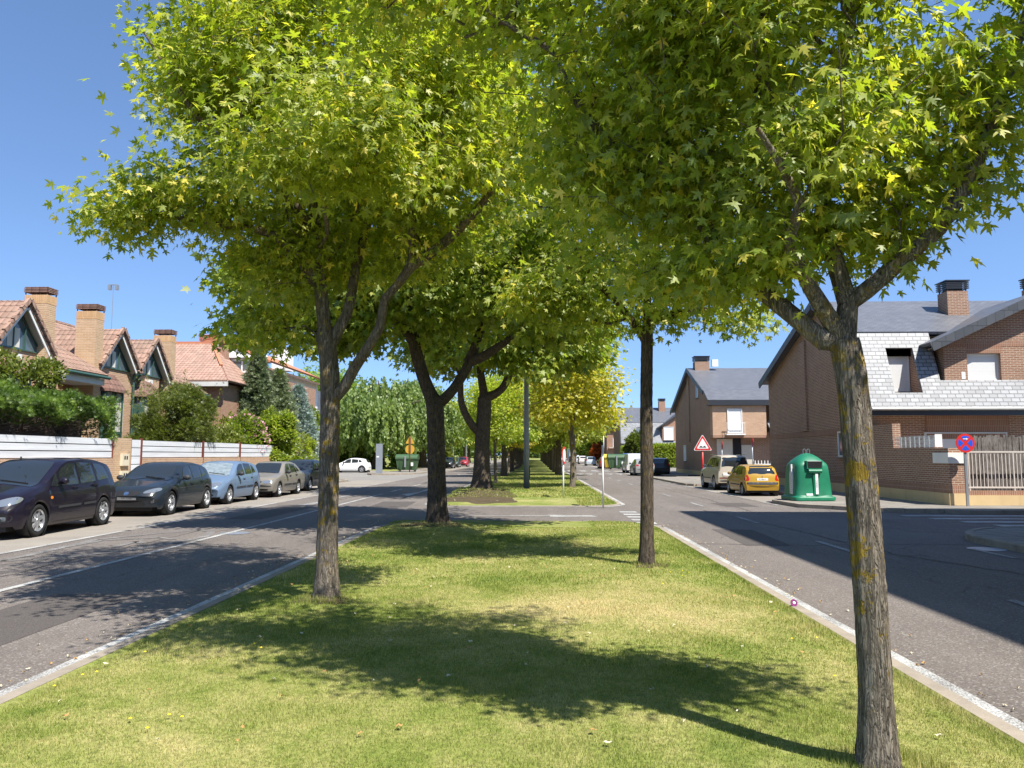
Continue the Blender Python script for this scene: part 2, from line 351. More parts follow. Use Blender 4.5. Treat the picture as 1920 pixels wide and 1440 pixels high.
    M['slate_lit'] = slate('slate_glare', (.20, .205, .215), (.33, .34, .355), .5, .35, .32, .17, .022)  # same slate made paler: sun glare on the slopes put into the colour
    M['slate_dark'] = slate('slate_verge', (.06, .065, .075), (.085, .09, .1), .5, .4, .35, .6)
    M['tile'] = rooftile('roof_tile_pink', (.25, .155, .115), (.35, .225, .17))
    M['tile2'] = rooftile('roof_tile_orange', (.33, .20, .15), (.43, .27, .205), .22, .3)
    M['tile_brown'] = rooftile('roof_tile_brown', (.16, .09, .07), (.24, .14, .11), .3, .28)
    def stucco(nm, c):
        t = NT(nm); p = t.pos(); n = t.noise(p, .9, 5, .65); n2 = t.noise(p, 35, 2); z = t.scale(p, (3, 3, .4)); s = t.noise(z, 1.2, 4)
        col = t.mix(t.ramp(n, [(.35, 0), (.75, .7)]), c, tuple(x * .78 for x in c)); col = t.mix(t.ramp(s, [(.5, 0), (.8, .35)]), col, tuple(x * .55 for x in c))
        M[nm] = t.pbr(col, .9, t.bump(n2, .25, .006), spec=.15)
    stucco('cream', (.62, .46, .25)); stucco('whitewall', (.78, .77, .74)); stucco('beige', (.5, .44, .36)); stucco('peach', (.66, .44, .27)); stucco('paleyellow', (.7, .64, .46))
    # mono paints
    for nm, c, ro, me_, sp in (('white', (.78, .78, .76), .4, 0, .5), ('shutter', (.74, .75, .74), .5, 0, .4), ('darktrim', (.03, .032, .038), .4, 0, .5), ('green_trim', (.045, .10, .08), .4, 0, .5),
            ('rail_beige', (.60, .54, .48), .45, 0, .4), ('black', (.012, .012, .013), .5, 0, .4), ('rubber', (.018, .018, .018), .8, 0, .3), ('plastic_dark', (.035, .035, .038), .6, 0, .4), ('alu', (.55, .56, .58), .35, .8, .5),
            ('chrome', (.75, .75, .76), .15, 1, .5), ('steel', (.36, .38, .40), .45, .6, .5), ('lamp_post', (.27, .29, .30), .55, .2, .4), ('red', (.62, .03, .025), .4, 0, .5), ('sign_white', (.8, .8, .8), .4, 0, .5),
            ('sign_blue', (.02, .10, .62), .35, 0, .5), ('sign_black', (.01, .01, .01), .5, 0, .5), ('sign_orange', (.55, .31, .03), .45, 0, .5), ('rust', (.13, .06, .03), .8, 0, .3), ('red_post', (.17, .045, .03), .5, 0, .4),
            ('igloo', (.012, .18, .09), .42, 0, .5), ('bin_green', (.055, .115, .05), .5, 0, .4), ('bin_yellow', (.6, .45, .05), .5, 0, .4), ('bin_blue', (.03, .08, .3), .5, 0, .4), ('grey_panel', (.26, .29, .33), .45, .2, .5),
            ('lens_red', (.42, .015, .012), .15, 0, .6), ('lens_amber', (.7, .22, .03), .2, 0, .6), ('lens_clear', (.30, .33, .36), .08, .6, .6), ('plate', (.78, .78, .76), .4, 0, .4), ('gutter_white', (.6, .6, .57), .5, 0, .4),
            ('purple', (.2, .02, .14), .4, 0, .5), ('meter', (.68, .6, .44), .5, 0, .4), ('dandelion', (.85, .65, .02), .6, 0, .2), ('dryleaf', (.45, .27, .1), .8, 0, .2), ('dryleaf_pale', (.62, .55, .38), .8, 0, .2),
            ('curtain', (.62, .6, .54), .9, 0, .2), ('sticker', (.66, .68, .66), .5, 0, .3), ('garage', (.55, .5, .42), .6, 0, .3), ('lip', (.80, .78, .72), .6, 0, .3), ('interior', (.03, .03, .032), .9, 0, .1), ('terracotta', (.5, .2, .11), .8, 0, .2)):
        M[nm] = plain(nm, c, ro, me_, sp, .3 if nm in ('igloo', 'bin_green', 'sticker', 'bin_yellow') else .12)
    t = NT('heather_screen'); p = t.pos(); n = t.noise(t.scale(p, (1, 1, .12)), 55, 4, .7); n2 = t.noise(p, 2.6, 4, .6)
    col = t.mix(t.ramp(n, [(.3, 0), (.7, 1)]), (.05, .042, .036), (.24, .21, .19)); col = t.mix(t.ramp(n2, [(.45, 0), (.75, .5)]), col, (.33, .31, .29)); M['heather'] = t.pbr(col, .95, t.bump(n, .8, .02), spec=.1)
    # car paint takes the object's own colour, window glass
    t = NT('car_paint'); oc = t.n('ObjectInfo').outputs['Color']; n = t.noise(t.obj(), 2.5, 4, .6)
    dust = t.mix(t.ramp(n, [(.35, 0), (.8, .018)]), oc, (.3, .27, .23))
    M['paint_car'] = t.pbr(dust, .4, spec=.25, metal=.0, **{'Coat Weight': .5, 'Coat Roughness': .05})
    t = NT('car_glass'); M['glass'] = t.pbr((.018, .022, .024), .04, spec=.9)
    t = NT('window_glass'); n = t.noise(t.pos(), 1.2, 2); M['winglass'] = t.pbr(t.mix(n, (.03, .05, .06), (.13, .18, .2)), .06, spec=.8)
    t = NT('sunshade_foil'); n = t.noise(t.obj(), 9, 3); M['foil'] = t.pbr(t.mix(n, (.10, .16, .18), (.5, .55, .56)), .25, t.bump(n, .6, .03), metal=.4)
    t = NT('roller_shutter'); z = t.n('SeparateXYZ', {0: t.pos()}).outputs[2]; s = t.math('FRACT', t.math('MULTIPLY', z, 1 / .055))
    M['roller'] = t.pbr(t.mix(t.ramp(s, [(0, 1), (.16, 0)]), (.72, .72, .70), (.42, .42, .41)), .45, t.bump(s, .3, .01))
    t = NT('white_slats'); n = t.noise(t.scale(t.pos(), (1, .25, 4)), 2.0, 4, .6); M['slats'] = t.pbr(t.mix(t.ramp(n, [(.35, 0), (.75, 1)]), (.74, .75, .77), (.56, .57, .59)), .45)
mk_materials()
# ================================================================= THE SETTING: ground, roads, kerbs, markings
def sheet(name, poly, z, mat):
    mb = MB(); mb.quad(*[(p[0], p[1], z) for p in poly]); o = mb.build(name, mat); o['kind'] = 'structure'; return o
def rect(x0, x1, y0, y1): return [(x0, y0), (x1, y0), (x1, y1), (x0, y1)]
sheet('ground', rect(-900, 900, -300, 1500), -.03, M['turf'])
sheet('road', rect(-9.3, 13.3, -60, 520), 0, M['asphalt'])
sheet('side_street', rect(8.45, 60, 17.6, 22.9), .004, M['asphalt'])
sheet('side_street', rect(-80, -9.3, 51, 80), -.004, M['street_light'])
sheet('parking_lane', rect(-12.3, -9.3, -40, 52), .002, M['parking'])
sheet('parking_lane', rect(-12.3, -9.3, 78, 500), .002, M['parking'])
sheet('parking_lane', rect(8.35, 10.6, 28.6, 60), .004, M['parking'])
sheet('parking_lane', rect(8.35, 10.6, 66, 500), .004, M['parking'])
def slabz(name, poly, z1, mat, z0=-.02):
    a = sum(poly[i][0] * poly[(i+1) % len(poly)][1] - poly[(i+1) % len(poly)][0] * poly[i][1] for i in range(len(poly)))
    return sheet(name, poly if a > 0 else poly[::-1], z1 - .002, mat)
def arc(cx, cy, r, a0, a1, n=8): return [(cx + r*math.cos(R(a0+(a1-a0)*i/n)), cy + r*math.sin(R(a0+(a1-a0)*i/n))) for i in range(n+1)]
def kerbline(name, pts, w=.15, h=.13, L=.8, z0=-.02, inward=1):
    """kerb of separate stones along a polyline; on its left side when inward=1"""
    mb = MB(); P_ = [Vector((p[0], p[1], 0)) for p in pts]
    for a, b in zip(P_, P_[1:]):
        d = b - a; n = max(1, round(d.length / L)); d.normalize(); s = Vector((-d.y, d.x, 0)) * inward; st = (b - a).length / n
        for i in range(n):
            p = a + d * (i * st + .006); q = a + d * ((i + 1) * st - .006); hh = h + random.uniform(-.006, .006)
            b0 = [p, q, q + s * w, p + s * w]; c = .018
            vs = [(v.x, v.y, z0) for v in b0] + [(v.x, v.y, hh - c) for v in b0]
            t = [p + s * c, q + s * c, q + s * w, p + s * w]; vs += [(v.x, v.y, hh) for v in t]
            f = [(0,1,5,4),(1,2,6,5),(2,3,7,6),(3,0,4,7),(4,5,9,8),(5,6,10,9),(6,7,11,10),(7,4,8,11),(8,9,10,11)]
            if inward < 0: f = [g[::-1] for g in f]
            mb.add(vs, f)
    o = mb.build(name, M['kerb']); o['kind'] = 'structure'; return o
random.seed(3)
# right hand side pavements (near corner, the block of the first house with its bulb, further blocks)
near = [(8.6, -40)] + [(8.6, 13.2)] + arc(11.3, 15.1, 2.7, 180, 90, 10) + [(60, 17.8)]
slabz('pavement', near + [(60, -40)], .12, M['pavement']); kerbline('kerb', near, inward=-1)
blk = [(60, 22.75), (12.6, 22.75)] + arc(12.2, 26.4, 3.2, -92, -150, 6)[:] + [(8.65, 25.6), (8.5, 28.0), (8.75, 28.5), (10.6, 29.0), (10.6, 58.5), (60, 58.5)]
slabz('pavement', blk, .12, M['pavement']); kerbline('kerb', blk[:-1], inward=-1, L=.95)
blk2 = [(60, 62), (12.2, 62), (10.9, 62.6), (10.6, 64), (10.6, 480), (60, 480)]
slabz('pavement', blk2, .12, M['pavement']); kerbline('kerb', blk2[1:5], inward=-1, L=1.2)
sheet('side_street', rect(8.45, 60, 58.5, 62), .003, M['street_light'])
isl = [(10.6, 43), (8.9, 43), (8.6, 43.5), (8.6, 56.5), (8.9, 57), (10.6, 57)]; slabz('pavement', isl, .12, M['pavement']); kerbline('kerb', isl, inward=1, L=1.0)
# left hand side pavements
lp = [(-12.3, -40), (-12.3, 50), (-13.2, 51.6), (-14.2, 52), (-60, 52)]
slabz('pavement', lp[::-1] + [(-60, -40)], .12, M['pavement']); kerbline('kerb', lp, inward=1, L=1.0)
lp2 = [(-60, 79), (-17.2, 79), (-15.6, 72), (-14.9, 67.5), (-14.2, 66), (-12.2, 66.2), (-11.2, 68), (-10.6, 70.5), (-10.6, 78), (-12.3, 80), (-12.3, 480)]
slabz('pavement', lp2 + [(-60, 480)], .12, M['pavement']); kerbline('kerb', lp2[1:], inward=1, L=1.2)
sheet('lawn', [(-60, 80.5), (-16.6, 80.5), (-15.0, 76), (-14.2, 76), (-14.2, 400), (-60, 400)], .126, M['turf'])
# medians ----------------------------------------------------------------
XL, XR = -3.74, 2.96
def rrect(x0, x1, y0, y1, r0, r1):
    p = []
    p += arc(x1 - r0, y0 + r0, r0, -90, 0, 8) + arc(x1 - r1, y1 - r1, r1, 0, 90, 8) + arc(x0 + r1, y1 - r1, r1, 90, 180, 8) + arc(x0 + r0, y0 + r0, r0, 180, 270, 8)
    return p
def inset(poly, d):
    c = []; n = len(poly)
    for i in range(n):
        a = Vector(poly[i-1]); b = Vector(poly[i]); e = Vector(poly[(i+1) % n]); t = (e - a)
        if t.length < 1e-6: t = (e - b)
        t.normalize(); c.append((b.x - t.y * d, b.y + t.x * d))
    return c
NEAR_TREES = [(1.87, 4.22, .16, .22), (-2.44, 8.85, .18, .25), (-2.35, 17.9, .35, .7), (1.72, 11.8, .08, .2)]
FAR_TREES = [(-2.35, 33.2, .62, 1.5)]
def hnoise(x, y):
    return .5 * math.sin(x * 1.3 + y * .7) * math.sin(y * .9 - x * .4) + .3 * math.sin(x * 3.1 + 1) * math.sin(y * 2.3)
def gz(x, y):
    """height of the turf"""
    z = .05 + .02 * hnoise(x, y)
    if y < 20:
        for tx, ty, h, r in NEAR_TREES:
            d = math.hypot(x - tx, y - ty); z += h * .35 * math.exp(-(d / (r * 1.6)) ** 2)
    elif y < 60:
        for tx, ty, h, r in FAR_TREES:
            d = math.hypot((x - tx) / 1.5, y - ty); z += h * .45 * math.exp(-(d / (r * 1.35)) ** 2)
    edge = min(x - XL, XR - x)
    return z * min(1, max(.25, edge / .45)) if edge > 0 else .02
def median(y0, y1, r0, r1, step):
    outer = rrect(XL - .02, XR + .02, y0, y1, r0, r1)
    # flush kerb: a ring between outer and inner outline
    inner = inset(outer, .13); n = len(outer); mb = MB()
    for i in range(n):
        j = (i + 1) % n; a, b, c, d = outer[i], outer[j], inner[j], inner[i]
        mb.add([(a[0],a[1],.0),(b[0],b[1],.0),(a[0],a[1],.035),(b[0],b[1],.035),(c[0],c[1],.04),(d[0],d[1],.04)], [(0,1,3,2),(2,3,4,5)])
    o = mb.build('kerb', M['kerb']); o['kind'] = 'structure'
    inn = inset(outer, .125)
    pts = [Vector(p) for p in inn]; ns = len(pts); edges = [(i, (i + 1) % ns) for i in range(ns)]
    x = XL
    def inside(px, py):
        c = False
        for i in range(ns):
            a, b = pts[i], pts[i-1]
            if (a.y > py) != (b.y > py) and px < (b.x - a.x) * (py - a.y) / (b.y - a.y) + a.x: c = not c
        return c
    yy = y0 + .1
    while yy < y1:
        st = step * (1 if yy < 45 else 4)
        xx = XL + .2
        while xx < XR - .1:
            if inside(xx, yy) : pts.append(Vector((xx, yy)))
            xx += st
        yy += st
    v, e, f, *_ = delaunay_2d_cdt(pts, edges, [list(range(ns))], 1, 1e-4)
    mb = MB(); mb.v = [(p.x, p.y, gz(p.x, p.y) if i >= ns else .038) for i, p in enumerate(v)]; mb.f = [tuple(t) for t in f]
    o = mb.build('lawn', M['turf'], smooth=True); o['kind'] = 'structure'
    return inside, outer
in1, out1 = median(-14, 19.9, 1.2, 1.7, .22)
in2, out2 = median(25.7, 420, 1.5, 2, .3)
# soil round the foot of the big trees
def soilpatch(cx, cy, rx, ry, n=40):
    mb = MB(); rings = 7; vs = []
    for k in range(rings + 1):
        for i in range(n):
            a = 2 * math.pi * i / n; rr = k / rings * (1 + .16 * math.sin(3 * a + cx) + .1 * math.sin(7 * a)); x = cx + rx * rr * math.cos(a); y = cy + ry * rr * math.sin(a)
            vs.append((x, y, gz(x, y) + .012 * (1 - k / rings) + .004 - .02 * (k == rings)))
    fs = [(k*n+i, (k+1)*n+i, (k+1)*n+(i+1) % n, k*n+(i+1) % n) for k in range(rings) for i in range(n)]
    mb.add(vs, fs); o = mb.build('soil_patch', M['soil'], smooth=True); o['kind'] = 'structure'
soilpatch(-2.05, 30.0, 1.6, 3.9); soilpatch(-2.35, 17.8, .8, .75); soilpatch(1.72, 11.75, .3, .28); soilpatch(-2.44, 8.8, .36, .3)
# road paint ---------------------------------------------------------------
ZP = .008
def ribbon(outer, d0, d1, idx):
    a = inset(outer, -d0); b = inset(outer, -d1); mb = MB()
    for i in idx:
        j = (i + 1) % len(outer)
        mb.quad((a[j][0],a[j][1],ZP), (a[i][0],a[i][1],ZP), (b[i][0],b[i][1],ZP), (b[j][0],b[j][1],ZP))
    return mb
n1 = len(out1)
def marking(name, mb, mat='paint'):
    o = mb.build(name, M[mat]); o['kind'] = 'structure'; return o
marking('edge_line', ribbon(out1, .03, .15, [i for i in range(n1) if not (out1[i][1] > 18.6 or out1[(i+1) % n1][1] > 19.0)]), 'paint')
marking('edge_line', ribbon(out2, .02, .16, range(n1)), 'paint')
def mrect(mb, x0, x1, y0, y1, z=ZP): mb.quad((x0,y0,z),(x1,y0,z),(x1,y1,z),(x0,y1,z)); return mb
# left road: solid lane line, parking edge, turning arrow
mb = MB(); mrect(mb, -6.86, -6.74, -5, 34)
for k in range(12): mrect(mb, -6.86, -6.74, 36 + k * 6, 39 + k * 6)
marking('lane_line', mb)
mb = MB(); mrect(mb, -9.42, -9.3, 2, 17.2)
for k in range(9): mrect(mb, -9.42, -9.3, 17.9 + k * 3.6, 20.4 + k * 3.6)
marking('edge_line', mb)
def arrowpath(mb, pts, w, z=ZP):
    for a, b in zip(pts, pts[1:]):
        a = Vector((*a, z)); b = Vector((*b, z)); d = (b - a).normalized(); s = Vector((-d.y, d.x, 0)) * w / 2
        mb.quad(a - s, b - s, b + s, a + s)
    return mb
mb = MB(); L1 = [G(0, 1052), G(60, 1040), G(180, 1012), G(300, 1000), G(375, 994), G(396, 997), G(390, 1005), G(300, 1024), G(160, 1042), G(60, 1050), G(0, 1052)]
arrowpath(mb, [(p.x, p.y) for p in L1], .17, .0065)
L2 = [G(118, 1027), G(190, 1014), G(300, 1008), G(326, 1012)]; arrowpath(mb, [(p.x, p.y) for p in L2], .14, .0075)
L3 = [G(214, 1026), G(255, 1016), G(268, 1019)]; arrowpath(mb, [(p.x, p.y) for p in L3], .16, .0085)
marking('bus_stop_marking', mb, 'paint_faded')
mb = MB(); a = G(770, 927); b = G(806, 921)
mb.quad((-5.9, 33.6, ZP), (-5.35, 32.2, ZP), (-5.3, 36.4, ZP)); mrect(mb, -5.5, -5.3, 36, 40); marking('lane_arrow', mb)
mb = MB(); mb.quad((-8.2, 26.2, ZP), (-7.75, 26.2, ZP), (-7.9, 29.5, ZP)); mrect(mb, -8.05, -7.9, 29.3, 33); marking('lane_arrow', mb, 'paint_worn')
# crossover: long arrow stem, give-way blocks
mb = MB(); mb.quad((-2.6, 21.9, ZP), (.4, 21.78, ZP), (.4, 22.02, ZP)); mb.quad((.4, 21.55, ZP), (1.75, 21.7, ZP), (1.6, 22.05, ZP), (.35, 22.25, ZP)); marking('lane_arrow', mb)
mb = MB()
for k in range(6):
    y = 18.5 + k * .95 ; mb.quad((2.55, y, ZP), (3.05, y - .06, ZP), (3.05, y + .44, ZP), (2.55, y + .5, ZP))
marking('give_way_line', mb, 'paint')
# right road: dashes, parking edge
mb = MB()
for k in range(-1, 30):
    y = 7.3 + k * 6.25; mrect(mb, 5.57, 5.7, y, y + 2.15)
marking('lane_line', mb, 'paint_worn')
mb = MB(); mrect(mb, 7.95, 8.06, -3, 9.6)
for k in range(2): mrect(mb, 7.95, 8.06, 11 + k * 2.2, 12.3 + k * 2.2)
for k in range(12): mrect(mb, 8.28, 8.4, 26.6 + k * 3, 28.8 + k * 3)
marking('edge_line', mb, 'paint_worn')
mb = MB()
for i, y in enumerate((22.2, 21.2, 20.2, 19.2, 18.35)): mrect(mb, 10.4 + i * .28, 16.5 + i * .2, y - .22, y + .22, .012)
marking('zebra_crossing', mb, 'paint')
# speed table with shark teeth and blocks far along the right road
mb = MB()
for yy in (68.5, 112):
    for k in range(6): x = 3.6 + k * .9; mb.quad((x, yy + 3, ZP), (x + .45, yy, ZP), (x + .9, yy + 3, ZP))
for k in range(4): mrect(mb, 3.5 + k * 1.3, 4.2 + k * 1.3, 82, 86)
marking('speed_table_marking', mb)
# grass blades --------------------------------------------------------------
def blades(name, seed, regions, ins):
    rng = np.random.default_rng(seed); V = []; T = []
    for (y0, y1, dens, h, wd) in regions:
        A = (XR - XL) * (y1 - y0); n = int(A * dens); x = rng.uniform(XL + .1, XR - .1, n); y = rng.uniform(y0, y1, n)
        vis = (np.abs(x + .03 * y) < .70 * y + .4); x = x[vis]; y = y[vis]
        if y1 > 18 or y0 > 20:
            if ins is not None: k = np.array([ins(a, b) for a, b in zip(x, y)]) if (y0 > 17 and y1 < 31) else np.ones(len(x), bool); x = x[k]; y = y[k]
        z = np.array([gz(a, b) for a, b in zip(x, y)]); n = len(x)
        # taller tufts round the trunks and along the edge
        a = rng.uniform(0, 2 * np.pi, n); l = rng.uniform(.25, 1.0, n) * h; hh = rng.uniform(.5, 1.25, n) * h * (1 + .5 * np.clip(np.sin(x * 2.7 + np.sin(y * 1.9)) * np.sin(y * 3.1 + x), 0, 1)); tr_ = np.min([np.hypot(x - a_, y - b_) for a_, b_, *_ in NEAR_TREES], 0); hh = hh * (1 + 1.6 * np.exp(-((tr_ - .2) / .12) ** 2)) * (1 + .35 * (np.minimum(x - XL, XR - x) < .3))
        dx = np.cos(a); dy = np.sin(a); b = rng.uniform(0, 2 * np.pi, n); wx = np.cos(b) * wd / 2; wy = np.sin(b) * wd / 2
        p0 = np.stack([x - wx, y - wy, z - .005], 1); p1 = np.stack([x + wx, y + wy, z - .005], 1); p2 = np.stack([x + dx * l, y + dy * l, z + hh], 1)
        V.append(np.stack([p0, p1, p2], 1).reshape(-1, 3)); T.append(np.repeat(rng.beta(2.2, 2.2, n), 3))
    V = np.concatenate(V); T = np.concatenate(T); F = np.arange(len(V)).reshape(-1, 3)
    o = npmesh(name, V, F, M['blade'], attr=T); return o
o = blades('grass', 1, [(3.0, 6.2, 9500, .018, .005), (6.2, 10, 4400, .02, .0075), (10, 18.0, 1800, .024, .012), (18.0, 19.85, 1100, .026, .016)], in1)
tag(o, 'mown green and straw coloured grass on the near median', 'grass', kind='stuff')
o = blades('grass', 2, [(25.75, 29.9, 600, .04, .025), (30, 70, 200, .045, .04)], in2)
tag(o, 'mown grass on the median beyond the crossover', 'grass', kind='stuff')
# dandelions and fallen leaves (uncounted litter)
rng = random.Random(5); mb = MB(); mb2 = MB(); mb3 = MB()
def disc(mb, x, y, z, r, n=7):
    mb.add([(x, y, z + r * .5)] + [(x + r*math.cos(2*math.pi*k/n), y + r*math.sin(2*math.pi*k/n), z) for k in range(n)], [(0, k + 1, (k + 1) % n + 1) for k in range(n)])
for cx, cy in [(G(a, b).x, G(a, b).y) for a, b in ((300, 1358), (150, 1280), (310, 1360), (330, 1120), (1270, 1090), (1240, 1105), (1490, 1210), (1570, 1295), (1720, 1385), (220, 1260), (480, 1230), (1290, 1085))]:
    for _ in range(2):
        x = cx + rng.gauss(0, .10); y = cy + rng.gauss(0, .13); disc(mb, x, y, gz(x, y) + .035, .012)
def leafbit(mb, x, y, r):
    a = rng.uniform(0, 6.28); z = gz(x, y) + .03; pts = []
    for k in range(10):
        rr = r * (1 if k % 2 == 0 else .45); t = a + k * math.pi / 5; pts.append((x + rr*math.cos(t), y + rr*math.sin(t), z + rng.uniform(-.008, .012)))
    mb.add([(x, y, z)] + pts, [(0, k + 1, (k + 1) % 10 + 1) for k in range(10)])
for _ in range(150):
    y = 3.2 + 16 * rng.random() ** 1.3; x = rng.uniform(XL + .3, XR - .3); leafbit(mb2 if rng.random() < .5 else mb3, x, y, rng.uniform(.012, .03))
for _ in range(220):
    y = 3.2 + 17 * rng.random() ** 1.2; x = (XL - .12 - abs(rng.gauss(0, .25))) if rng.random() < .5 else (XR + .12 + abs(rng.gauss(0, .25))); k0 = len((mb2 if _ % 2 else mb3).v); leafbit(mb2 if _ % 2 else mb3, x, y, rng.uniform(.01, .026)); q_ = (mb2 if _ % 2 else mb3); q_.v[k0:] = [(a, b, c - .035) for a, b, c in q_.v[k0:]]
for _ in range(90):
    y = rng.uniform(27, 60); x = rng.uniform(XL + .3, XR - .3); leafbit(mb3, x, y, rng.uniform(.03, .06))
tag(mb.build('dandelions', M['dandelion']), 'small yellow dandelion heads scattered in the lawn', 'flowers', kind='stuff')
tag(mb2.build('fallen_leaves', M['dryleaf']), 'small brown fallen leaves scattered on the lawn', 'leaves', kind='stuff')
tag(mb3.build('fallen_leaves', M['dryleaf_pale']), 'pale dry leaves scattered on the lawn', 'leaves', kind='stuff')
# flattened purple lid on the kerb
p = G(1490, 1135, .05); t = MB(); t.lathe([(.0, .009), (.022, .009), (.025, .0), (.036, .0), (.039, .006), (.036, .01), (0, .014)], 'y', (p.x, p.y, .074), 24); t.v = [(a, b + (c - .035) * .35, c) for a, b, c in t.v]
lid = t.build('drink_lid', M['purple'], auto=40); tag(lid, 'small purple and white round lid lying on the kerb of the right lane', 'litter')
t = MB(); t.lathe([(0, .004), (.016, .006), (.016, .008), (0, .008)], 'y', (p.x + .004, p.y, .077), 12); t.v = [(a, b + (c - .035) * .35, c) for a, b, c in t.v if True]; t.build('lid_mark', M['sign_white'], lid, world=False)

rs_ = np.random.RandomState(77); k_ = 26000; px_ = rs_.uniform(-160, 150, k_); ps_ = np.stack([px_, rs_.uniform(425, 445, k_), rs_.rand(k_) ** .8 * (8 + 2.5 * np.sin(px_ * .21) + 1.5 * np.sin(px_ * .57))], 1)
def far_wood():
    leaves('distant_wood', ps_, rs_.normal(size=(k_, 3)), rs_.normal(size=(k_, 3)), rs_.uniform(1.0, 2.2, k_), 'kite', M['maple_dark'], None, rs_.rand(k_) * .6)
    tag(bpy.data.objects['distant_wood'], 'dark green far off wood closing the horizon', 'wood', kind='stuff')

# road repairs: darker rectangular patches and sealed cracks
for i, (x, y, w_, l_, a) in enumerate([(-5.4, 8.2, 1.1, 2.6, .02), (4.5, 16.5, .9, 3.2, -.03), (6.9, 27, 1.2, 2.0, .02), (-7.9, 23, 1.0, 5.0, 0), (-5.0, 27, 1.3, 3.0, .03)]):
    q = [(x + u * w_ / 2 * math.cos(a) - v * l_ / 2 * math.sin(a) + random.uniform(-.04, .04), y + u * w_ / 2 * math.sin(a) + v * l_ / 2 * math.cos(a) + random.uniform(-.04, .04)) for u, v in ((-1, -1), (1, -1), (1, 1), (-1, 1))]
    sheet('road_patch', q, .0035, M['asphalt_patch'])
def sealed(pts, w_=.025, seed=1):
    q = random.Random(seed); mb = MB(); P_ = [Vector((a, b, .005)) for a, b in pts]; path = [P_[0]]
    for a, b in zip(P_, P_[1:]):
        n = max(2, int((b - a).length / .25))
        for k in range(1, n + 1): path.append(a.lerp(b, k / n) + Vector((q.gauss(0, .035), q.gauss(0, .035), 0)))
    L_ = []; R_ = []
    for i, p in enumerate(path):
        d = (path[min(i + 1, len(path) - 1)] - path[max(i - 1, 0)]).normalized(); s = Vector((-d.y, d.x, 0)) * w_ / 2 * q.uniform(.4, 1.3); L_.append(p + s); R_.append(p - s)
    n = len(path); mb.add(L_ + R_, [(i, n + i, n + i + 1, i + 1) for i in range(n - 1)]); o = mb.build('road_crack', M['asphalt_patch']); o['kind'] = 'structure'
sealed([(5.2, 24.5), (5.9, 18.5), (6.3, 13.5), (7.4, 10.5), (8.0, 7.0)], .045, 1); sealed([(3.1, 15.2), (5.0, 15.0), (8.3, 15.3)], .03, 2); sealed([(-4.4, 5.0), (-5.2, 6.6), (-9.0, 7.2)], .025, 3); sealed([(6.5, 40), (6.7, 30), (6.6, 24)], .05, 4); sealed([(-7.6, 10), (-7.7, 20), (-7.5, 34)], .035, 5); sealed([(9, 21.4), (10.5, 20.2), (13, 19.8)], .04, 6); sealed([(7.2, 18.6), (9.4, 18.2), (10.5, 17.9)], .03, 7)
# ================================================================= TREES
def leaf_template(kind):
    """(verts k x 3: x across, y along, z up ; tris)"""
    if kind == 'maple':
        h = [(.07, .06), (.40, .0), (.17, .2), (.50, .40), (.64, .66), (.30, .52), (.12, .44), (.21, .72), (.09, .72)]
        o = [(0, 0)] + h + [(0, 1.08)] + [(-x, y) for x, y in h[::-1]]
        v = [(0, .30, .0)] + [(x * .95, y, -.32 * (x * x + .5 * max(0, y - .3) ** 2)) for x, y in o]
        n = len(o); return np.array(v), np.array([(0, 1 + (k + 1) % n, 1 + k) for k in range(n)])
    if kind == 'star':
        o = [(0, 0), (.40, .0), (.25, .25), (.58, .5), (.2, .5), (0, 1.0), (-.2, .5), (-.58, .5), (-.25, .25), (-.40, 0)]
        v = [(x, y, -.2 * x * x - .08 * y * y) for x, y in o]
        return np.array(v), np.array([(0, 2, 1), (0, 4, 2), (4, 3, 2), (0, 8, 4), (0, 9, 8), (8, 6, 4), (4, 6, 5), (8, 7, 6)][:]) [:, ::-1] if False else np.array([(0, 1, 2), (2, 3, 4), (0, 2, 4), (0, 4, 6), (4, 5, 6), (0, 6, 8), (6, 7, 8), (0, 8, 9)])
    if kind == 'kite':
        return np.array([(0, 0, 0), (.34, .42, -.06), (0, 1, -.1), (-.34, .42, -.06)]), np.array([(0, 1, 2), (0, 2, 3)])
    if kind == 'needle':
        return np.array([(-.06, 0, 0), (.06, 0, 0), (0, 1, -.05)]), np.array([(0, 1, 2)])
    if kind == 'sprig':    # flat spray with five fingers
        v = []; t = []
        for k, (a, l) in enumerate(((-.9, .55), (-.45, .8), (0, 1), (.45, .8), (.9, .55))):
            s, c = math.sin(a), math.cos(a); i = len(v)
            v += [(-.055 * c, .055 * s, 0), (.055 * c, -.055 * s, 0), (s * l, c * l, -.1 * l)]; t.append((i, i + 1, i + 2))
        return np.array(v), np.array(t)
def unit(a): return a / np.maximum(np.linalg.norm(a, axis=1, keepdims=True), 1e-9)
def leaves(name, pos, dirn, nrm, size, kind, mat, parent, tint, world=True):
    """one mesh of leaves; dirn = growing direction, nrm = approximate upper face"""
    tv, tf = leaf_template(kind); y = unit(dirn); x = unit(np.cross(y, nrm)); z = np.cross(x, y)
    s = np.asarray(size)[:, None, None]
    V = pos[:, None, :] + s * (tv[None, :, 0:1] * x[:, None] + tv[None, :, 1:2] * y[:, None] + tv[None, :, 2:3] * z[:, None])
    n, k = len(pos), len(tv)
    F = (tf[None] + (np.arange(n) * k)[:, None, None]).reshape(-1, 3)
    return npmesh(name, V.reshape(-1, 3), F, mat, parent, np.repeat(np.clip(tint, 0, 1), k), world=world)
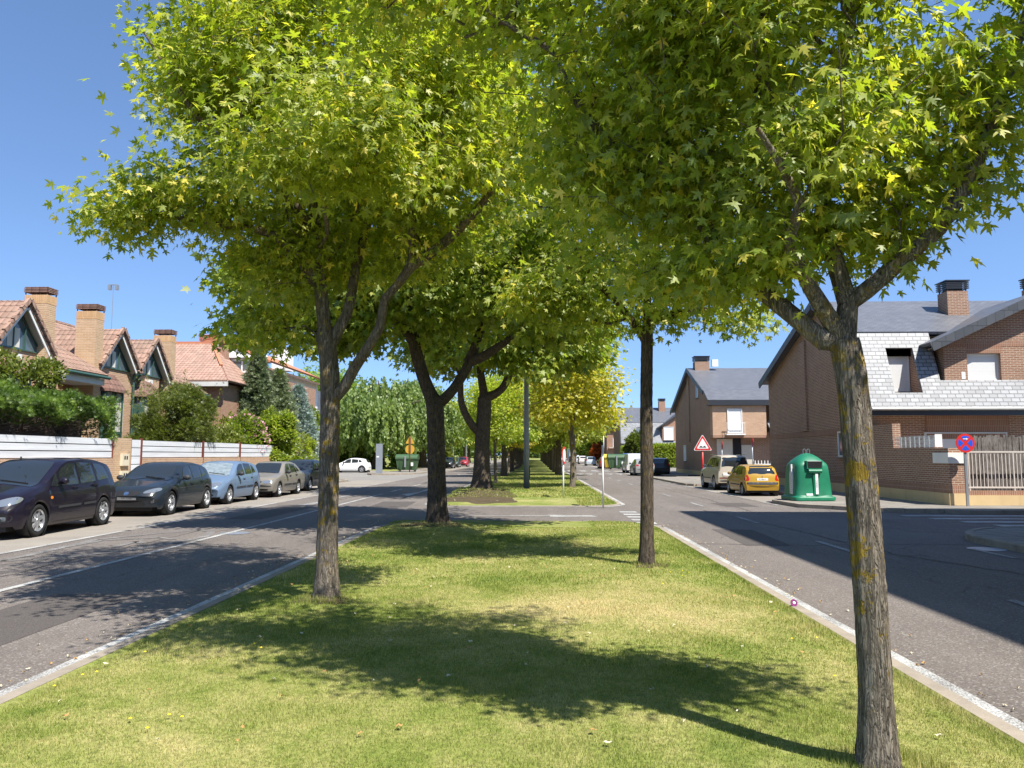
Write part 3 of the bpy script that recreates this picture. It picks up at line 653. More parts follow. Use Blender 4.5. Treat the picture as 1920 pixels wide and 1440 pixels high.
def spline(pts, step=.22):
    pts = [Vector(p) for p in pts]; out = [pts[0]]
    for i in range(len(pts) - 1):
        p0 = pts[max(i-1, 0)]; p1 = pts[i]; p2 = pts[i+1]; p3 = pts[min(i+2, len(pts)-1)]; n = max(1, int((p2 - p1).length / step))
        for k in range(1, n + 1):
            t = k / n; out.append(.5 * ((2*p1) + (p2-p0)*t + (2*p0-5*p1+4*p2-p3)*t*t + (3*p1-p0-3*p2+p3)*t*t*t))
    return out
def build_tree(root, limbs, ells, n_attr, seed, r_base, r_tip=.004, bark=None, leafmat_=None, kind='maple', lsize=(.09, .14), per=26, spread=.30,
               flare=1.5, r_fork=None, detail=18, name_crown='crown', droop=.35, bf=.35, inner=.35, tint0=0.0, jit=.06, branch_sides=6, local=False, fingers=8, gap_f=4.2):
    """limbs: list of polylines (the first is the trunk, others start from points near earlier ones); ells: [(centre, radii, weight)]"""
    rs = np.random.RandomState(seed)
    base = origin(root) if not local else Vector((0, 0, 0))
    nodes = []; par = []; isg = []
    for li, pl in enumerate(limbs):
        sp = spline(pl, .2 if li else .1)
        if li == 0: prev = -1
        else:
            arr = np.array([n[:] for n in nodes]); prev = int(np.argmin(((arr - np.array(sp[0][:])) ** 2).sum(1)))
        for k, p in enumerate(sp):
            if li and k == 0: continue
            nodes.append(p); par.append(prev); prev = len(nodes) - 1; isg.append(li)
    ntrunk = sum(1 for g in isg if g == 0)
    A = []; wsum = sum(e[2] for e in ells)
    for c, r, wt in ells:
        m = int(n_attr * wt / wsum); d = unit(rs.normal(size=(m, 3))); rad = (inner + (1 - inner) * rs.rand(m)) ** (1 / 1.6)
        K = max(3, int(fingers * max(r) ** 1.2)); fd = unit(rs.normal(size=(K, 3))); fl = rs.uniform(.25, .62, K); cs = d @ fd.T
        lump = .80 + (fl[None] * np.exp(-(1 - cs) / .035)).max(1); q_ = np.array(c) + d * (rad * lump)[:, None] * np.array(r)
        q2 = q_ * np.array((1, 1, 1.5)) * gap_f; gap = np.sin(q2[:, 0] + 1.3 * np.sin(q2[:, 1] * .8)) * np.sin(q2[:, 1] + seed + 1.1 * np.sin(q2[:, 2])) * np.sin(q2[:, 2] * 1.1 + q2[:, 0] * .4)
        A.append(q_[(gap > -.17) | (rs.rand(m) < .18)])
    A = np.concatenate(A)
    tn = np.array([n[:] for n in nodes]); dist = np.sqrt(((A[:, None] - tn[None, ::2]) ** 2).sum(2)).min(1); A = A[np.argsort(dist)]
    cap = len(nodes) + len(A) * 14 + 100
    X = np.zeros((cap, 3)); X[:len(tn)] = tn; N = len(tn); PL = np.zeros(cap); Pa = np.full(cap, -1); Pa[:N] = par
    for i in range(1, N): PL[i] = PL[Pa[i]] + np.linalg.norm(X[i] - X[Pa[i]])
    ok = np.zeros(cap, bool); ok[int(ntrunk * .8):N] = True
    tips = []
    for a in A:
        d = np.sqrt(((X[:N] - a) ** 2).sum(1)); cost = d + bf * PL[:N] + np.where(ok[:N], 0, 50) + np.where(X[:N, 2] > a[2] + .3, 1.2, 0)
        j = int(np.argmin(cost)); v = a - X[j]; L = np.linalg.norm(v); m = max(1, min(12, int(L / .25))); prev = j
        side = rs.normal(size=3) * jit * L
        for k in range(1, m + 1):
            t = k / m; q = X[j] + v * t + side * math.sin(math.pi * t) + np.array((0, 0, .10 * L * math.sin(math.pi * t)))
            X[N] = q; Pa[N] = prev; PL[N] = PL[prev] + L / m; ok[N] = True; prev = N; N += 1
        tips.append(prev)
    X = X[:N]; Pa = Pa[:N]
    ch = [[] for _ in range(N)]
    for i in range(1, N): ch[Pa[i]].append(i)
    cnt = np.zeros(N); 
    order = np.argsort(-PL[:N])
    for i in order:
        if not ch[i]: cnt[i] = max(cnt[i], 1)
        if Pa[i] >= 0: cnt[Pa[i]] += cnt[i]
    tot = cnt[0]; e = math.log(max(tot, 2)) / math.log((r_fork or r_base) / r_tip); rad = r_tip * cnt ** (1 / e)
    gi = np.array(isg + [99] * (N - len(isg))); zt = X[ntrunk - 1, 2] - X[0, 2] + 1e-6
    for i in range(ntrunk):
        t = (X[i, 2] - X[0, 2]) / zt; rr = r_base * (1 - t) + (r_fork or r_base * .9) * t
        rad[i] = max(rr, rad[i] if i > ntrunk * .9 else 0) * (1 + (flare - 1) * math.exp(-(X[i, 2] - X[0, 2]) / (r_base * 1.7)))
    # limb radius decreases steadily
    for li in range(1, len(limbs)):
        idx = np.where(gi == li)[0]
        for q, i in enumerate(idx): rad[i] = max(rad[i], (r_fork or r_base) * .62 * (1 - .93 * q / max(1, len(idx))) ** 1.0)
    # main trunk mesh with bark relief
    V = []; F = []
    def tube(path, radii, n, relief=0):
        nonlocal V, F
        P_ = np.array(path); base_i = sum(len(v) for v in V) if False else tube.c
        T = np.gradient(P_, axis=0) if len(P_) > 1 else np.array([[0, 0, 1.]]); T = unit(T); u = np.array([1., 0, 0]) if abs(T[0, 0]) < .8 else np.array([0, 1., 0]); ring = []
        ang = np.arange(n) * 2 * np.pi / n
        for i in range(len(P_)):
            u = u - T[i] * u.dot(T[i]); u /= np.linalg.norm(u); v = np.cross(T[i], u); r = radii[i]
            if relief:
                z = P_[i, 2]; k = 1 + relief * (.5 * np.sin(ang * 5 + z * 1.7 + np.sin(z * 3)) + .5 * np.sin(ang * 9 - z * 2.3 + 2 * np.sin(z * 2.1)) + .7 * rs.normal(size=n) * .5)
                if i < 12: k += .35 * math.exp(-(z - P_[0, 2]) / (r_base * .9)) * np.maximum(0, np.sin(ang * 4 + 1 + seed))
                rr = r * k
            else: rr = np.full(n, r)
            ring.append(P_[i] + (np.cos(ang)[:, None] * u + np.sin(ang)[:, None] * v) * rr[:, None])
        V.append(np.concatenate(ring)); m = len(P_); k = np.arange(n); k2 = (k + 1) % n
        for i in range(m - 1):
            F.append(np.stack([base_i + i*n + k, base_i + i*n + k2, base_i + (i+1)*n + k2, base_i + (i+1)*n + k], 1))
        tube.c += m * n
    tube.c = 0
    tp = spline([Vector(X[i]) for i in range(ntrunk)], .045 if detail > 14 else .2)
    tr_ = np.interp(np.linspace(0, 1, len(tp)), np.linspace(0, 1, ntrunk), rad[:ntrunk]); P0 = np.array([p[:] for p in tp]); P0[0, 2] -= .06
    tube(P0, tr_, detail, .055)
    # branch paths
    stack = [(ntrunk - 1, None)]; seen = set(range(ntrunk)); starts = [(i, c) for i in range(ntrunk) for c in ch[i] if c not in seen]
    while starts:
        a, c = starts.pop(); path = [X[a]]; rr = [min(rad[a], rad[c] * 1.15)]; cur = c
        while True:
            path.append(X[cur]); rr.append(rad[cur])
            if not ch[cur]: break
            nx = max(ch[cur], key=lambda q: rad[q])
            for o in ch[cur]:
                if o != nx: starts.append((cur, o))
            cur = nx
        big = rr[min(1, len(rr)-1)]
        n = 10 if big > .04 else (branch_sides if big > .012 else 4)
        if len(path) > 2 and big > .02:
            sp = spline([Vector(p) for p in path], .14); q = np.interp(np.linspace(0, 1, len(sp)), np.linspace(0, 1, len(rr)), rr)
            # re-sample radii by arc length of the original nodes
            tube(np.array([p[:] for p in sp]), q, n, .03 if big > .04 else 0)
        else: tube(path, rr, n)
    tr = npmesh('trunk', np.concatenate(V), np.concatenate(F), bark or M['bark'], root, smooth=True, world=not local)
    # leaf clusters at tips and along the outer twigs
    use = [i for i in range(N) if rad[i] < r_tip * 3.2 and i >= ntrunk]; use = np.array(use); pick = rs.choice(use, size=len(tips) * 1, replace=True)
    cen = np.concatenate([X[tips], X[pick]]); m = len(cen); ct = rs.normal(0, .13, m)
    n = m * per // 2; ci = rs.randint(0, m, n)
    cc = (np.array(limbs[0][-1][:]) if len(limbs) else cen.mean(0)); cmid = cen.mean(0)
    out = unit(cen - cmid)
    idn = np.concatenate([np.array(tips), pick]); pidx = Pa[idn]; seg = X[np.maximum(pidx, 0)] - X[idn]
    off = rs.normal(size=(n, 3)) * np.array((spread, spread, spread * .55)); off[:, 2] -= .25 * spread; pos = cen[ci] + off + seg[ci] * (rs.rand(n) ** 1.2)[:, None]
    dirn = unit(off + out[ci] * spread * .9 + rs.normal(size=(n, 3)) * spread * .5) + np.array((0, 0, -droop)); nrm = np.array((0, 0, 1.0)) + rs.normal(size=(n, 3)) * .62 + out[ci] * .45
    if not kind in ('needle',): size = rs.uniform(lsize[0], lsize[1], n) * np.where(rs.rand(n) < .3, .62, 1)
    hfrac = (pos[:, 2] - pos[:, 2].min()) / (np.ptp(pos[:, 2]) + 1e-6)
    tint = .42 + tint0 + ct[ci] + rs.normal(0, .16, n) + np.where(rs.rand(n) < .04, .45, 0)
    lv = leaves(name_crown, pos.astype('f'), dirn, nrm, size, kind, leafmat_ or M['maple'], root, tint, world=not local)
    return tr, lv
def VP(*a): return [P(px, py, Y) for px, py, Y in a]
def vary(x, r): return x + random.uniform(-r, r)
# --- near right tree
b = G(1650, 1436, .05)
t1 = empty('maple_tree', (b.x, b.y, gz(b.x, b.y)), 0, 'slender maple in the right foreground with yellow lichen on its grey bark', 'tree', 'maples on the near median')
TR = VP((1648, 1440, 4.22), (1640, 1260, 4.22), (1627, 1060, 4.22), (1613, 880, 4.24), (1597, 720, 4.26), (1582, 640, 4.28))
build_tree(t1, [TR,
    VP((1582, 640, 4.28), (1590, 570, 4.3), (1560, 470, 4.35), (1538, 330, 4.4), (1560, 180, 4.45), (1595, 40, 4.5), (1600, -180, 4.6), (1590, -420, 4.7)),
    VP((1582, 645, 4.28), (1545, 640, 4.28), (1490, 595, 4.35), (1440, 555, 4.45), (1370, 505, 4.6), (1310, 400, 4.8), (1265, 300, 5.0), (1235, 150, 5.1), (1190, 0, 5.2), (1150, -200, 5.3)),
    VP((1575, 630, 4.3), (1520, 540, 4.2), (1478, 460, 4.1), (1500, 380, 3.95), (1420, 240, 3.7)),
    VP((1588, 600, 4.3), (1625, 545, 4.25), (1690, 490, 4.2), (1760, 430, 4.15), (1810, 350, 4.1), (1870, 200, 4.1), (1925, 20, 4.15), (1960, -150, 4.2)),
    VP((1290, 380, 4.9), (1200, 330, 4.9), (1100, 220, 4.8), (1030, 90, 4.85))],
    [((3.3, 3.8, 4.5), (1.0, .9, .8), .26), ((-.95, 4.9, 5.25), (.9, .8, .7), .22), ((1.42, 4.35, 4.75), (1.3, 1.2, 1.5), 1.0), ((.75, 4.8, 4.1), (.9, .9, 1.0), .42), ((2.35, 4.3, 3.7), (.55, .6, .65), .16), ((1.5, 4.1, 3.4), (.6, .5, .4), .13), ((.95, 4.7, 3.4), (.65, .6, .45), .15), ((.45, 4.8, 3.75), (.6, .6, .5), .12), ((2.05, 4.35, 3.15), (.45, .4, .35), .07), ((1.35, 4.45, 3.05), (.5, .45, .3), .07), ((.75, 4.7, 2.98), (.6, .45, .28), .07), ((1.15, 4.4, 2.85), (.35, .35, .2), .03), ((1.2, 4.4, 6.5), (2.2, 1.8, 1.2), .5),
     ((-.15, 4.9, 5.0), (.8, .7, .8), .2)],
    1120, 11, .084, .0035, M['bark'], M['maple'], 'maple', (.05, .096), 43, .155, flare=1.35, r_fork=.08, detail=40, inner=.15, bf=.3, jit=.1)
# --- near left tree
b = G(612, 1131, .05)
t2 = empty('maple_tree', (b.x, b.y, gz(b.x, b.y)), 0, 'maple on the left edge of the near lawn with its crown over the road', 'tree', 'maples on the near median')
build_tree(t2, [VP((612, 1135, 8.85), (614, 1000, 8.85), (617, 880, 8.85), (619, 770, 8.85), (617, 690, 8.85), (612, 640, 8.85)),
    VP((612, 640, 8.85), (603, 560, 8.8), (592, 430, 8.7), (575, 260, 8.6), (560, 80, 8.6), (570, -200, 8.7)),
    VP((614, 650, 8.85), (650, 590, 8.9), (668, 500, 9.0), (700, 350, 9.1), (690, 150, 9.2), (700, -100, 9.3)),
    VP((630, 755, 8.85), (665, 690, 8.8), (712, 615, 8.75), (722, 560, 8.7), (770, 500, 8.6), (776, 400, 8.5), (830, 250, 8.4), (870, 60, 8.4)),
    VP((770, 500, 8.6), (850, 440, 8.5), (940, 330, 8.4), (990, 180, 8.4)),
    VP((600, 540, 8.8), (530, 450, 8.4), (420, 420, 8.0), (260, 400, 7.7)),
    VP((592, 430, 8.7), (500, 330, 8.2), (380, 230, 7.6), (270, 60, 7.4))],
    [((-2.35, 8.8, 6.3), (2.05, 2.1, 2.4), 1.0), ((-1.1, 8.3, 5.6), (1.3, 1.4, 1.7), .4), ((-3.65, 7.9, 4.6), (.85, .9, .5), .15), ((-4.35, 7.7, 4.25), (.4, .45, .2), .03), ((-3.5, 7.9, 5.9), (.8, .9, .9), .22), ((-4.2, 8.2, 6.5), (.45, .5, .45), .04), ((-1.9, 6.7, 4.7), (1.2, .9, .7), .26),
     ((-2.2, 9.2, 4.4), (1.7, 1.4, .6), .24), ((-3.2, 8.6, 3.35), (.35, .4, .55), .06), ((-3.0, 8.9, 4.0), (.9, .8, .45), .1), ((-2.7, 9, 8.5), (2.5, 2.4, 1.4), .42)],
    1700, 23, .118, .0035, M['bark'], M['maple'], 'maple', (.06, .118), 38, .18, flare=1.4, r_fork=.108, detail=32, inner=.25, bf=.3, jit=.08)
# --- middle right slim tree
b = G(1212, 1062, .05)
t4 = empty('maple_tree', (b.x, b.y, gz(b.x, b.y)), 0, 'straight slim maple on the right side of the near lawn, farther than the foreground one', 'tree', 'maples on the near median')
build_tree(t4, [VP((1212, 1064, 11.8), (1213, 950, 11.8), (1212, 800, 11.8), (1213, 680, 11.8), (1214, 610, 11.8)),
    VP((1214, 610, 11.8), (1212, 500, 11.9), (1200, 350, 12), (1190, 150, 12.1), (1180, -50, 12.2)),
    VP((1214, 612, 11.8), (1250, 550, 11.8), (1290, 480, 11.8), (1350, 380, 11.9), (1380, 200, 12)),
    VP((1213, 640, 11.8), (1160, 570, 11.7), (1110, 520, 11.6), (1060, 430, 11.5)),
    VP((1214, 600, 11.8), (1330, 580, 11.7), (1400, 600, 11.6))],
    [((1.5, 12, 6.6), (2.4, 2.1, 2.4), 1.1), ((2.3, 11.7, 4.5), (1.2, 1.1, .5), .22), ((3.0, 11.5, 3.95), (.65, .7, .3), .07), ((.7, 11.5, 4.2), (1.1, 1.0, .7), .22), ((1.9, 11.5, 3.9), (.5, .5, .4), .05), ((.1, 11.6, 4.2), (.8, .7, .5), .12), ((1.3, 12, 8.9), (2.4, 2.2, 1.3), .5)],
    860, 37, .10, .0035, M['bark2'], M['maple'], 'maple', (.065, .125), 38, .19, flare=1.3, r_fork=.09, detail=28, inner=.25, tint0=-.06)
# --- big tree at the far end of the near lawn
b = G(818, 985, .1)
t3 = empty('maple_tree', (b.x, b.y, gz(b.x, b.y)), 0, 'large dark maple forking in a V at the far end of the near lawn', 'tree', 'maples on the near median')
build_tree(t3, [VP((820, 990, 17.9), (819, 920, 17.9), (818, 850, 17.9), (817, 790, 17.9), (815, 755, 17.9)),
    VP((815, 757, 17.9), (795, 710, 17.8), (776, 640, 17.7), (768, 560, 17.6), (745, 440, 17.4), (740, 280, 17.2)),
    VP((818, 762, 17.9), (850, 730, 17.9), (880, 680, 18), (905, 610, 18), (945, 540, 18.2), (985, 440, 18.4), (1010, 300, 18.6)),
    VP((880, 680, 18), (920, 660, 17.6), (980, 620, 17), (1060, 590, 16.5)),
    VP((776, 640, 17.7), (700, 560, 17), (600, 520, 16.5), (500, 500, 16))],
    [((-2.3, 17.9, 8.0), (4.3, 4.2, 3.2), 1.0), ((-5.6, 16.8, 5.6), (1.6, 1.6, 1.0), .2), ((.1, 17.2, 5.9), (2.0, 1.8, .9), .22), ((-2.5, 17.2, 5.3), (3.0, 2.2, .9), .34), ((.6, 16.8, 4.9), (1.6, 1.3, .7), .16), ((-4.6, 16.8, 4.6), (1.3, 1.2, .7), .12), ((-2.4, 18, 10.6), (3, 3, 1.5), .3), ((-6.6, 17, 4.7), (.8, .9, .8), .05)],
    1700, 51, .21, .005, M['bark2'], M['maple_dark'], 'star', (.13, .21), 34, .26, flare=1.35, r_fork=.2, detail=34, inner=.35, tint0=.12, bf=.28, gap_f=2.6, fingers=4)
# --- big tree on the far median
b = Vector((-2.35, 33.2, gz(-2.35, 33.2)))
t5 = empty('maple_tree', b, 0, 'thick trunked maple on a dark soil mound at the start of the second median', 'tree', 'maples along the second median')
build_tree(t5, [VP((903, 921, 33.2), (903, 880, 33.2), (905, 820, 33.2), (908, 770, 33.2), (908, 745, 33.2)),
    VP((908, 745, 33.2), (900, 690, 33.2), (890, 620, 33.2), (880, 540, 33)),
    VP((908, 748, 33.2), (940, 730, 33.2), (960, 690, 33.2), (985, 620, 33.4)),
    VP((897, 810, 33.2), (880, 790, 33), (865, 755, 32.8), (862, 700, 32.5), (840, 640, 32))],
    [((-2.2, 33.2, 9.4), (5.0, 5.0, 3.6), 1.0), ((-3.8, 32, 6.2), (2.5, 2.5, 1.0), .2), ((0, 32.5, 6.2), (2.8, 2.3, 1.2), .26), ((2.0, 33, 6.6), (1.6, 1.6, 1.0), .12)],
    750, 61, .33, .006, M['bark2'], M['maple_dark'], 'star', (.2, .33), 34, .45, flare=1.55, r_fork=.3, detail=24, inner=.35, tint0=.1, gap_f=2.4, fingers=4)
# --- the avenue: two rows on the second median (copies of a few prototypes)
def proto(name, seed, rb, hf, H_, cr, n, mat, bark, ls, per, tint=0.1, extra=()):
    e = empty(name, (0, 0, 0)); rs = random.Random(seed); L = [[(0, 0, 0), (.04, 0, hf * .5), (0, .05, hf)]]
    for k in range(4):
        a = k * 1.57 + rs.uniform(-.4, .4); s = cr * .45
        L.append([(0, .05, hf), (s * .35 * math.cos(a), s * .35 * math.sin(a), hf + (H_ - hf) * .25), (s * math.cos(a), s * math.sin(a), hf + (H_ - hf) * .7)])
    zc = (hf * .95 + H_) / 2 + .2
    build_tree(e, L, [((0, 0, zc), (cr, cr, (H_ - hf) / 2), 1.0), ((cr * .45, 0, hf + .9), (cr * .65, cr * .65, .8), .2), ((-cr * .4, .3, hf + .9), (cr * .6, cr * .65, .8), .2)] + list(extra), n, seed, rb, .006, bark, mat, 'star', ls, per, .38,
               flare=1.35, detail=12, inner=.35, tint0=tint, branch_sides=4, local=True, gap_f=2.6, fingers=4); return e
pg = proto('maple_tree', 71, .27, 3.1, 10.5, 4.0, 520, M['maple_dark'], M['bark2'], (.22, .34), 34, .15)
ps = proto('maple_tree', 72, .11, 2.5, 7.2, 2.6, 380, M['yellow'], M['bark'], (.12, .19), 36, .1)
pm = proto('maple_tree', 73, .2, 2.8, 9.0, 3.6, 420, M['maple'], M['bark2'], (.22, .32), 32, .0)
used = set()
def plant(pr, x, y, rz, s, label, group, col=(1, 1, 1), z=None):
    if pr.name not in used: o = pr; used.add(pr.name)
    else: o = copy_tree(pr)
    o.location = (x, y, gz(x, y) if z is None else z); o.rotation_euler = (0, 0, rz); o.scale = (s, s, s); tag(o, label, 'tree', group)
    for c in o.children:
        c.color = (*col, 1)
    return o
rng = random.Random(9)
plant(ps, 1.9, 40, .8, 1.22, 'slim maple with a bright yellow crown on the right edge of the second median', 'maples along the second median')
plant(ps, -2.4, 46, 2.2, .95, 'slim yellow green maple just behind the thick trunked one on the second median', 'maples along the second median', (.8, 1, 1))
Y = 61
for i in range(22):
    for x, row in ((-2.45, 'left'), (1.9, 'right')):
        y = Y + (4 if row == 'right' else 0) + rng.uniform(-.8, .8); pr = pg if rng.random() < .6 else pm
        if i == 1 and row == 'left': pr = ps
        if i < 2:
            lab = {('left', 0): 'dark trunked maple behind the yellow ones in the left row of the median', ('right', 0): 'stout dark trunked maple standing behind the slim yellow one in the right row', ('left', 1): 'young yellowish maple between dark trunks in the left row of the avenue', ('right', 1): 'second stout maple trunk of the right row of the avenue beyond the yellow tree'}[(row, i)]
        else: lab = 'distant maple in the %s row of trees running down the grass median' % row
        plant(pr, x + rng.uniform(-.1, .1), y, rng.uniform(0, 6), rng.uniform(.85, 1.05), lab, 'maples along the second median' if i < 2 else 'distant maples in the %s row of the median' % row, (rng.uniform(.85, 1.25), rng.uniform(.95, 1.12), 1))
    Y += 9.5
plant(ps, 2.6, 52, 1.1, 1.3, 'yellow green maple right behind the slim yellow one in the right row', 'maples along the second median', (.8, .95, 1))
far_wood()
# --- trees beyond: both pavements far away
spots = [(-13.6, 112), (-14.5, 128), (-13.6, 146), (-14.2, 163), (-13.5, 182), (-14, 205), (-13.6, 232), (-14, 262), (-14, 300)]
for x, y in spots:
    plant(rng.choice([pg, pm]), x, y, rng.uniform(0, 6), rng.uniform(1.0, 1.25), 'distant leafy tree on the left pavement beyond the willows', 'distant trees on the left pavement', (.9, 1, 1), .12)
for x, y in [(-24, 120), (-29, 108), (-23, 150), (-33, 135), (-24, 180), (-30, 220), (-36, 118), (-45, 128), (-38, 160), (-50, 170)]:
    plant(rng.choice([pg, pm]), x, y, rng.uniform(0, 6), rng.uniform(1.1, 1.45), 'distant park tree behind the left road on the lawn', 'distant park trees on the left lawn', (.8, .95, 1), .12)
for x, y in [(12.5, 210), (13, 226), (12.8, 243), (15, 265), (14, 300), (12, 330)]:
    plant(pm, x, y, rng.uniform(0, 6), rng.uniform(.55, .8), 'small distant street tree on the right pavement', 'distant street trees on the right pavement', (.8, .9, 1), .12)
for k in range(14):
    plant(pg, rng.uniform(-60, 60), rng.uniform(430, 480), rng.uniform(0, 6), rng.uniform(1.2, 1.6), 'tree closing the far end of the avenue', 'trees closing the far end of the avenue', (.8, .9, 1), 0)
# --- willows
def willow(x, y, R_, Ht, seed, label, lean=.0, nstr=520, cut=2.6):
    e = empty('weeping_willow', (x, y, .12), 0, label, 'tree', 'weeping willows beyond the side street'); rs = np.random.RandomState(seed)
    mb = MB(); top = Vector((x + lean, y, Ht * .55)); mb.tube(spline([(x, y, .05), (x + lean * .4, y, Ht * .2), (x + lean, y, Ht * .4)], .4), [.75, .62, .55, .5, .48, .45, .42, .4, .38, .36, .34, .32, .3, .3, .3, .3, .3, .3][:len(spline([(x, y, .05), (x + lean * .4, y, Ht * .2), (x + lean, y, Ht * .4)], .4))], 12)
    heads = []
    for k in range(26):
        a = rs.uniform(0, 6.28); rr = R_ * math.sqrt(rs.uniform(.02, .8)); z = Ht * (1.0 - .5 * (rr / R_) ** 1.6) * rs.uniform(.8, 1.0); q = Vector((x + lean + rr * math.cos(a), y + rr * math.sin(a), z)); heads.append(q)
        m = (Vector((x + lean, y, Ht * .4)) + q) / 2 + Vector((0, 0, .8)); mb.tube(spline([(x + lean, y, Ht * .4), m, q], .8), .07, 5)
    mb.build('trunk', M['bark2'], e, smooth=True)
    pos = []; dr = []; tt = []
    for k in range(nstr):
        h = heads[rs.randint(len(heads))]; a = rs.uniform(0, 6.28); r0 = rs.uniform(.3, 2.1); L = rs.uniform(.35, 1.0) * (h.z - cut); p0 = np.array((h.x + r0 * math.cos(a), h.y + r0 * math.sin(a), h.z + rs.uniform(-1.2, .5)))
        n = int(L * 13); t = np.linspace(0, 1, n); sway = rs.normal(0, .6, 2); c = rs.normal(0, .16)
        q = p0 + np.stack([sway[0] * t * t + .5 * math.cos(a) * np.sqrt(t), sway[1] * t * t + .5 * math.sin(a) * np.sqrt(t), -L * t], 1) + rs.normal(0, .11, (n, 3)); pos.append(q)
        dd = rs.normal(0, .35, (n, 3)) + np.array((0, 0, -1)); dr.append(dd); tt.append(.45 + c + rs.normal(0, .14, n))
    pos = np.concatenate(pos); dr = np.concatenate(dr); tt = np.concatenate(tt); n = len(pos)
    leaves('crown', pos, dr, rs.normal(size=(n, 3)), rs.uniform(.28, .5, n), 'kite', M['willow'], e, tt)
    return e
_kt = leaf_template
willow(-18.5, 88, 5.6, 11.8, 3, 'broad weeping willow behind the white car, the left one of two', 1.2, 720)
willow(-14.2, 97, 5.2, 12.6, 4, 'weeping willow behind the lidded green container, taller and to the right', -.6, 620, 3.2)
# --- shrubs, hedges, conifers
def clump(name, cen_r, n, size, kind, mat, label, cat, seed, group=None, upb=.3, stems=True, parent=None, tint0=0, lump=.25, hollow=.55, base=None, dirmode='out'):
    """foliage of overlapping lobes. cen_r: [(centre, radii)]"""
    rs = np.random.RandomState(seed); c0 = Vector(cen_r[0][0]); e = parent or empty(name, base or (c0.x, c0.y, .12), 0, label, cat, group)
    vol = np.array([np.prod(r) ** (2/3) for c, r in cen_r]); vol /= vol.sum(); pos = []; dr = []; tt = []
    for (c, r), v in zip(cen_r, vol):
        m = int(n * v); d = unit(rs.normal(size=(m, 3))); rad = (hollow + (1 - hollow) * rs.rand(m) ** .6)
        ph = rs.uniform(0, 6, 6); l = 1 + lump * (np.sin(d[:, 0] * 6 + ph[0]) * np.sin(d[:, 1] * 6 + ph[1]) + .7 * np.sin(d[:, 2] * 8 + ph[2]) * np.sin(d[:, 0] * 11 + ph[3]))
        pos.append(np.array(c) + d * (rad * l)[:, None] * np.array(r)); 
        base_d = d if dirmode == 'out' else d * .6 + np.array((0, 0, -.5)) if dirmode == 'down' else d * .5 + np.array((0, 0, 1.0))
        dr.append(base_d + rs.normal(0, .45, (m, 3)) + np.array((0, 0, upb)))
        tt.append(.4 + tint0 + .25 * (l - 1) / max(lump, .01) * .6 + rs.normal(0, .15, m))
    pos = np.concatenate(pos); dr = np.concatenate(dr); tt = np.concatenate(tt); k = pos[:, 2] > .15; pos = pos[k]; dr = dr[k]; tt = tt[k]; m = len(pos)
    if stems:
        mb = MB(); cz = c0
        for c, r in cen_r[:8]:
            c = Vector(c); mb.tube(spline([(cz.x + rs.normal(0, .05), cz.y, .1), (c.x * .5 + cz.x * .5, c.y * .5 + cz.y * .5, c.z * .55), tuple(c)], .4), .035, 5)
        mb.build('stem', M['bark2'], e)
    leaves('foliage' if cat != 'tree' else 'crown', pos, dr, unit(rs.normal(size=(m, 3))) * .7 + np.array((0, 0, .8)), rs.uniform(size * .6, size * 1.25, m), kind, mat, e, tt)
    return e
# clipped cypress hedge above the white fence
e = empty('cypress_hedge', (-15.6, 21, .12), 0, 'overhanging dark green cypress hedge above the white fence beside the first cars', 'hedge')
rs = np.random.RandomState(2); m = 90000
y = rs.uniform(12.5, 25.9, m); s = rs.rand(m); top = 3.36 + .16 * np.sin(y * 1.9) + .12 * np.sin(y * 4.3 + 1)
pos = np.zeros((m, 3)); face = rs.rand(m) < .6
pos[:, 1] = y + rs.normal(0, .08, m)
zf = rs.rand(m) ** .7; under = np.clip((zf) * 2.3, 0, 1)
pos[:, 0] = np.where(face, -14.55 - .75 * (1 - under) + rs.normal(0, .10, m) + .12 * np.sin(y * 3 + zf * 5), rs.uniform(-16.6, -14.5, m)); pos[:, 2] = np.where(face, 2.55 + zf * (top - 2.55), top + rs.normal(0, .09, m))
keep = (~face) | (rs.rand(m) < .12 + .88 * np.clip(zf * 3.2 - 1.2, 0, 1)); endm = pos[:, 1] > 25.6; pos[endm, 2] = rs.uniform(2.2, 3.7, endm.sum())
pos = pos[keep]; face = face[keep]; k = len(pos); tt = .45 + .2 * np.sin(pos[:, 1] * 5 + pos[:, 2] * 7) + rs.normal(0, .2, k)
leaves('foliage', pos, np.stack([rs.normal(.5, .4, k), rs.normal(0, .5, k), rs.normal(.75, .4, k)], 1), np.stack([np.ones(k), rs.normal(0, .5, k), rs.normal(.5, .5, k)], 1), rs.uniform(.08, .19, k), 'sprig', M['cypress'], e, tt)
rr = random.Random(4); mb = MB()
for _ in range(520):
    y = rr.uniform(12.5, 25.6); z = rr.uniform(2.3, 2.9); x = rr.uniform(-15.5, -15.1); p = Vector((x, y, z)); q = p + Vector((rr.uniform(.3, .8), rr.uniform(-.5, .5), rr.uniform(-.1, .55))); mb.tube([p, (p + q) / 2 + Vector((0, 0, rr.uniform(-.08, .08))), q], [.012, .009, .004], 4, False)
mb.box(-16.3, -15.3, 12.5, 25.3, 2.0, 3.1); mb.build('branches', M['twig'], e)
def lobes(cx, cy, z0, z1, r, n, seed, ry=None):
    q = random.Random(seed); out = [((cx, cy, (z0 + z1) / 2), (r * .8, (ry or r) * .8, (z1 - z0) / 2))]
    for _ in range(n):
        a = q.uniform(0, 6.28); t = q.uniform(.1, 1); rr_ = r * (.75 * math.sqrt(max(0, 1 - (t - .35) ** 2 * 1.8))); s = q.uniform(.28, .45) * r
        out.append(((cx + rr_ * math.cos(a), cy + (ry or r) / r * rr_ * math.sin(a), z0 + (z1 - z0) * t), (s, s, s * .8)))
    return out
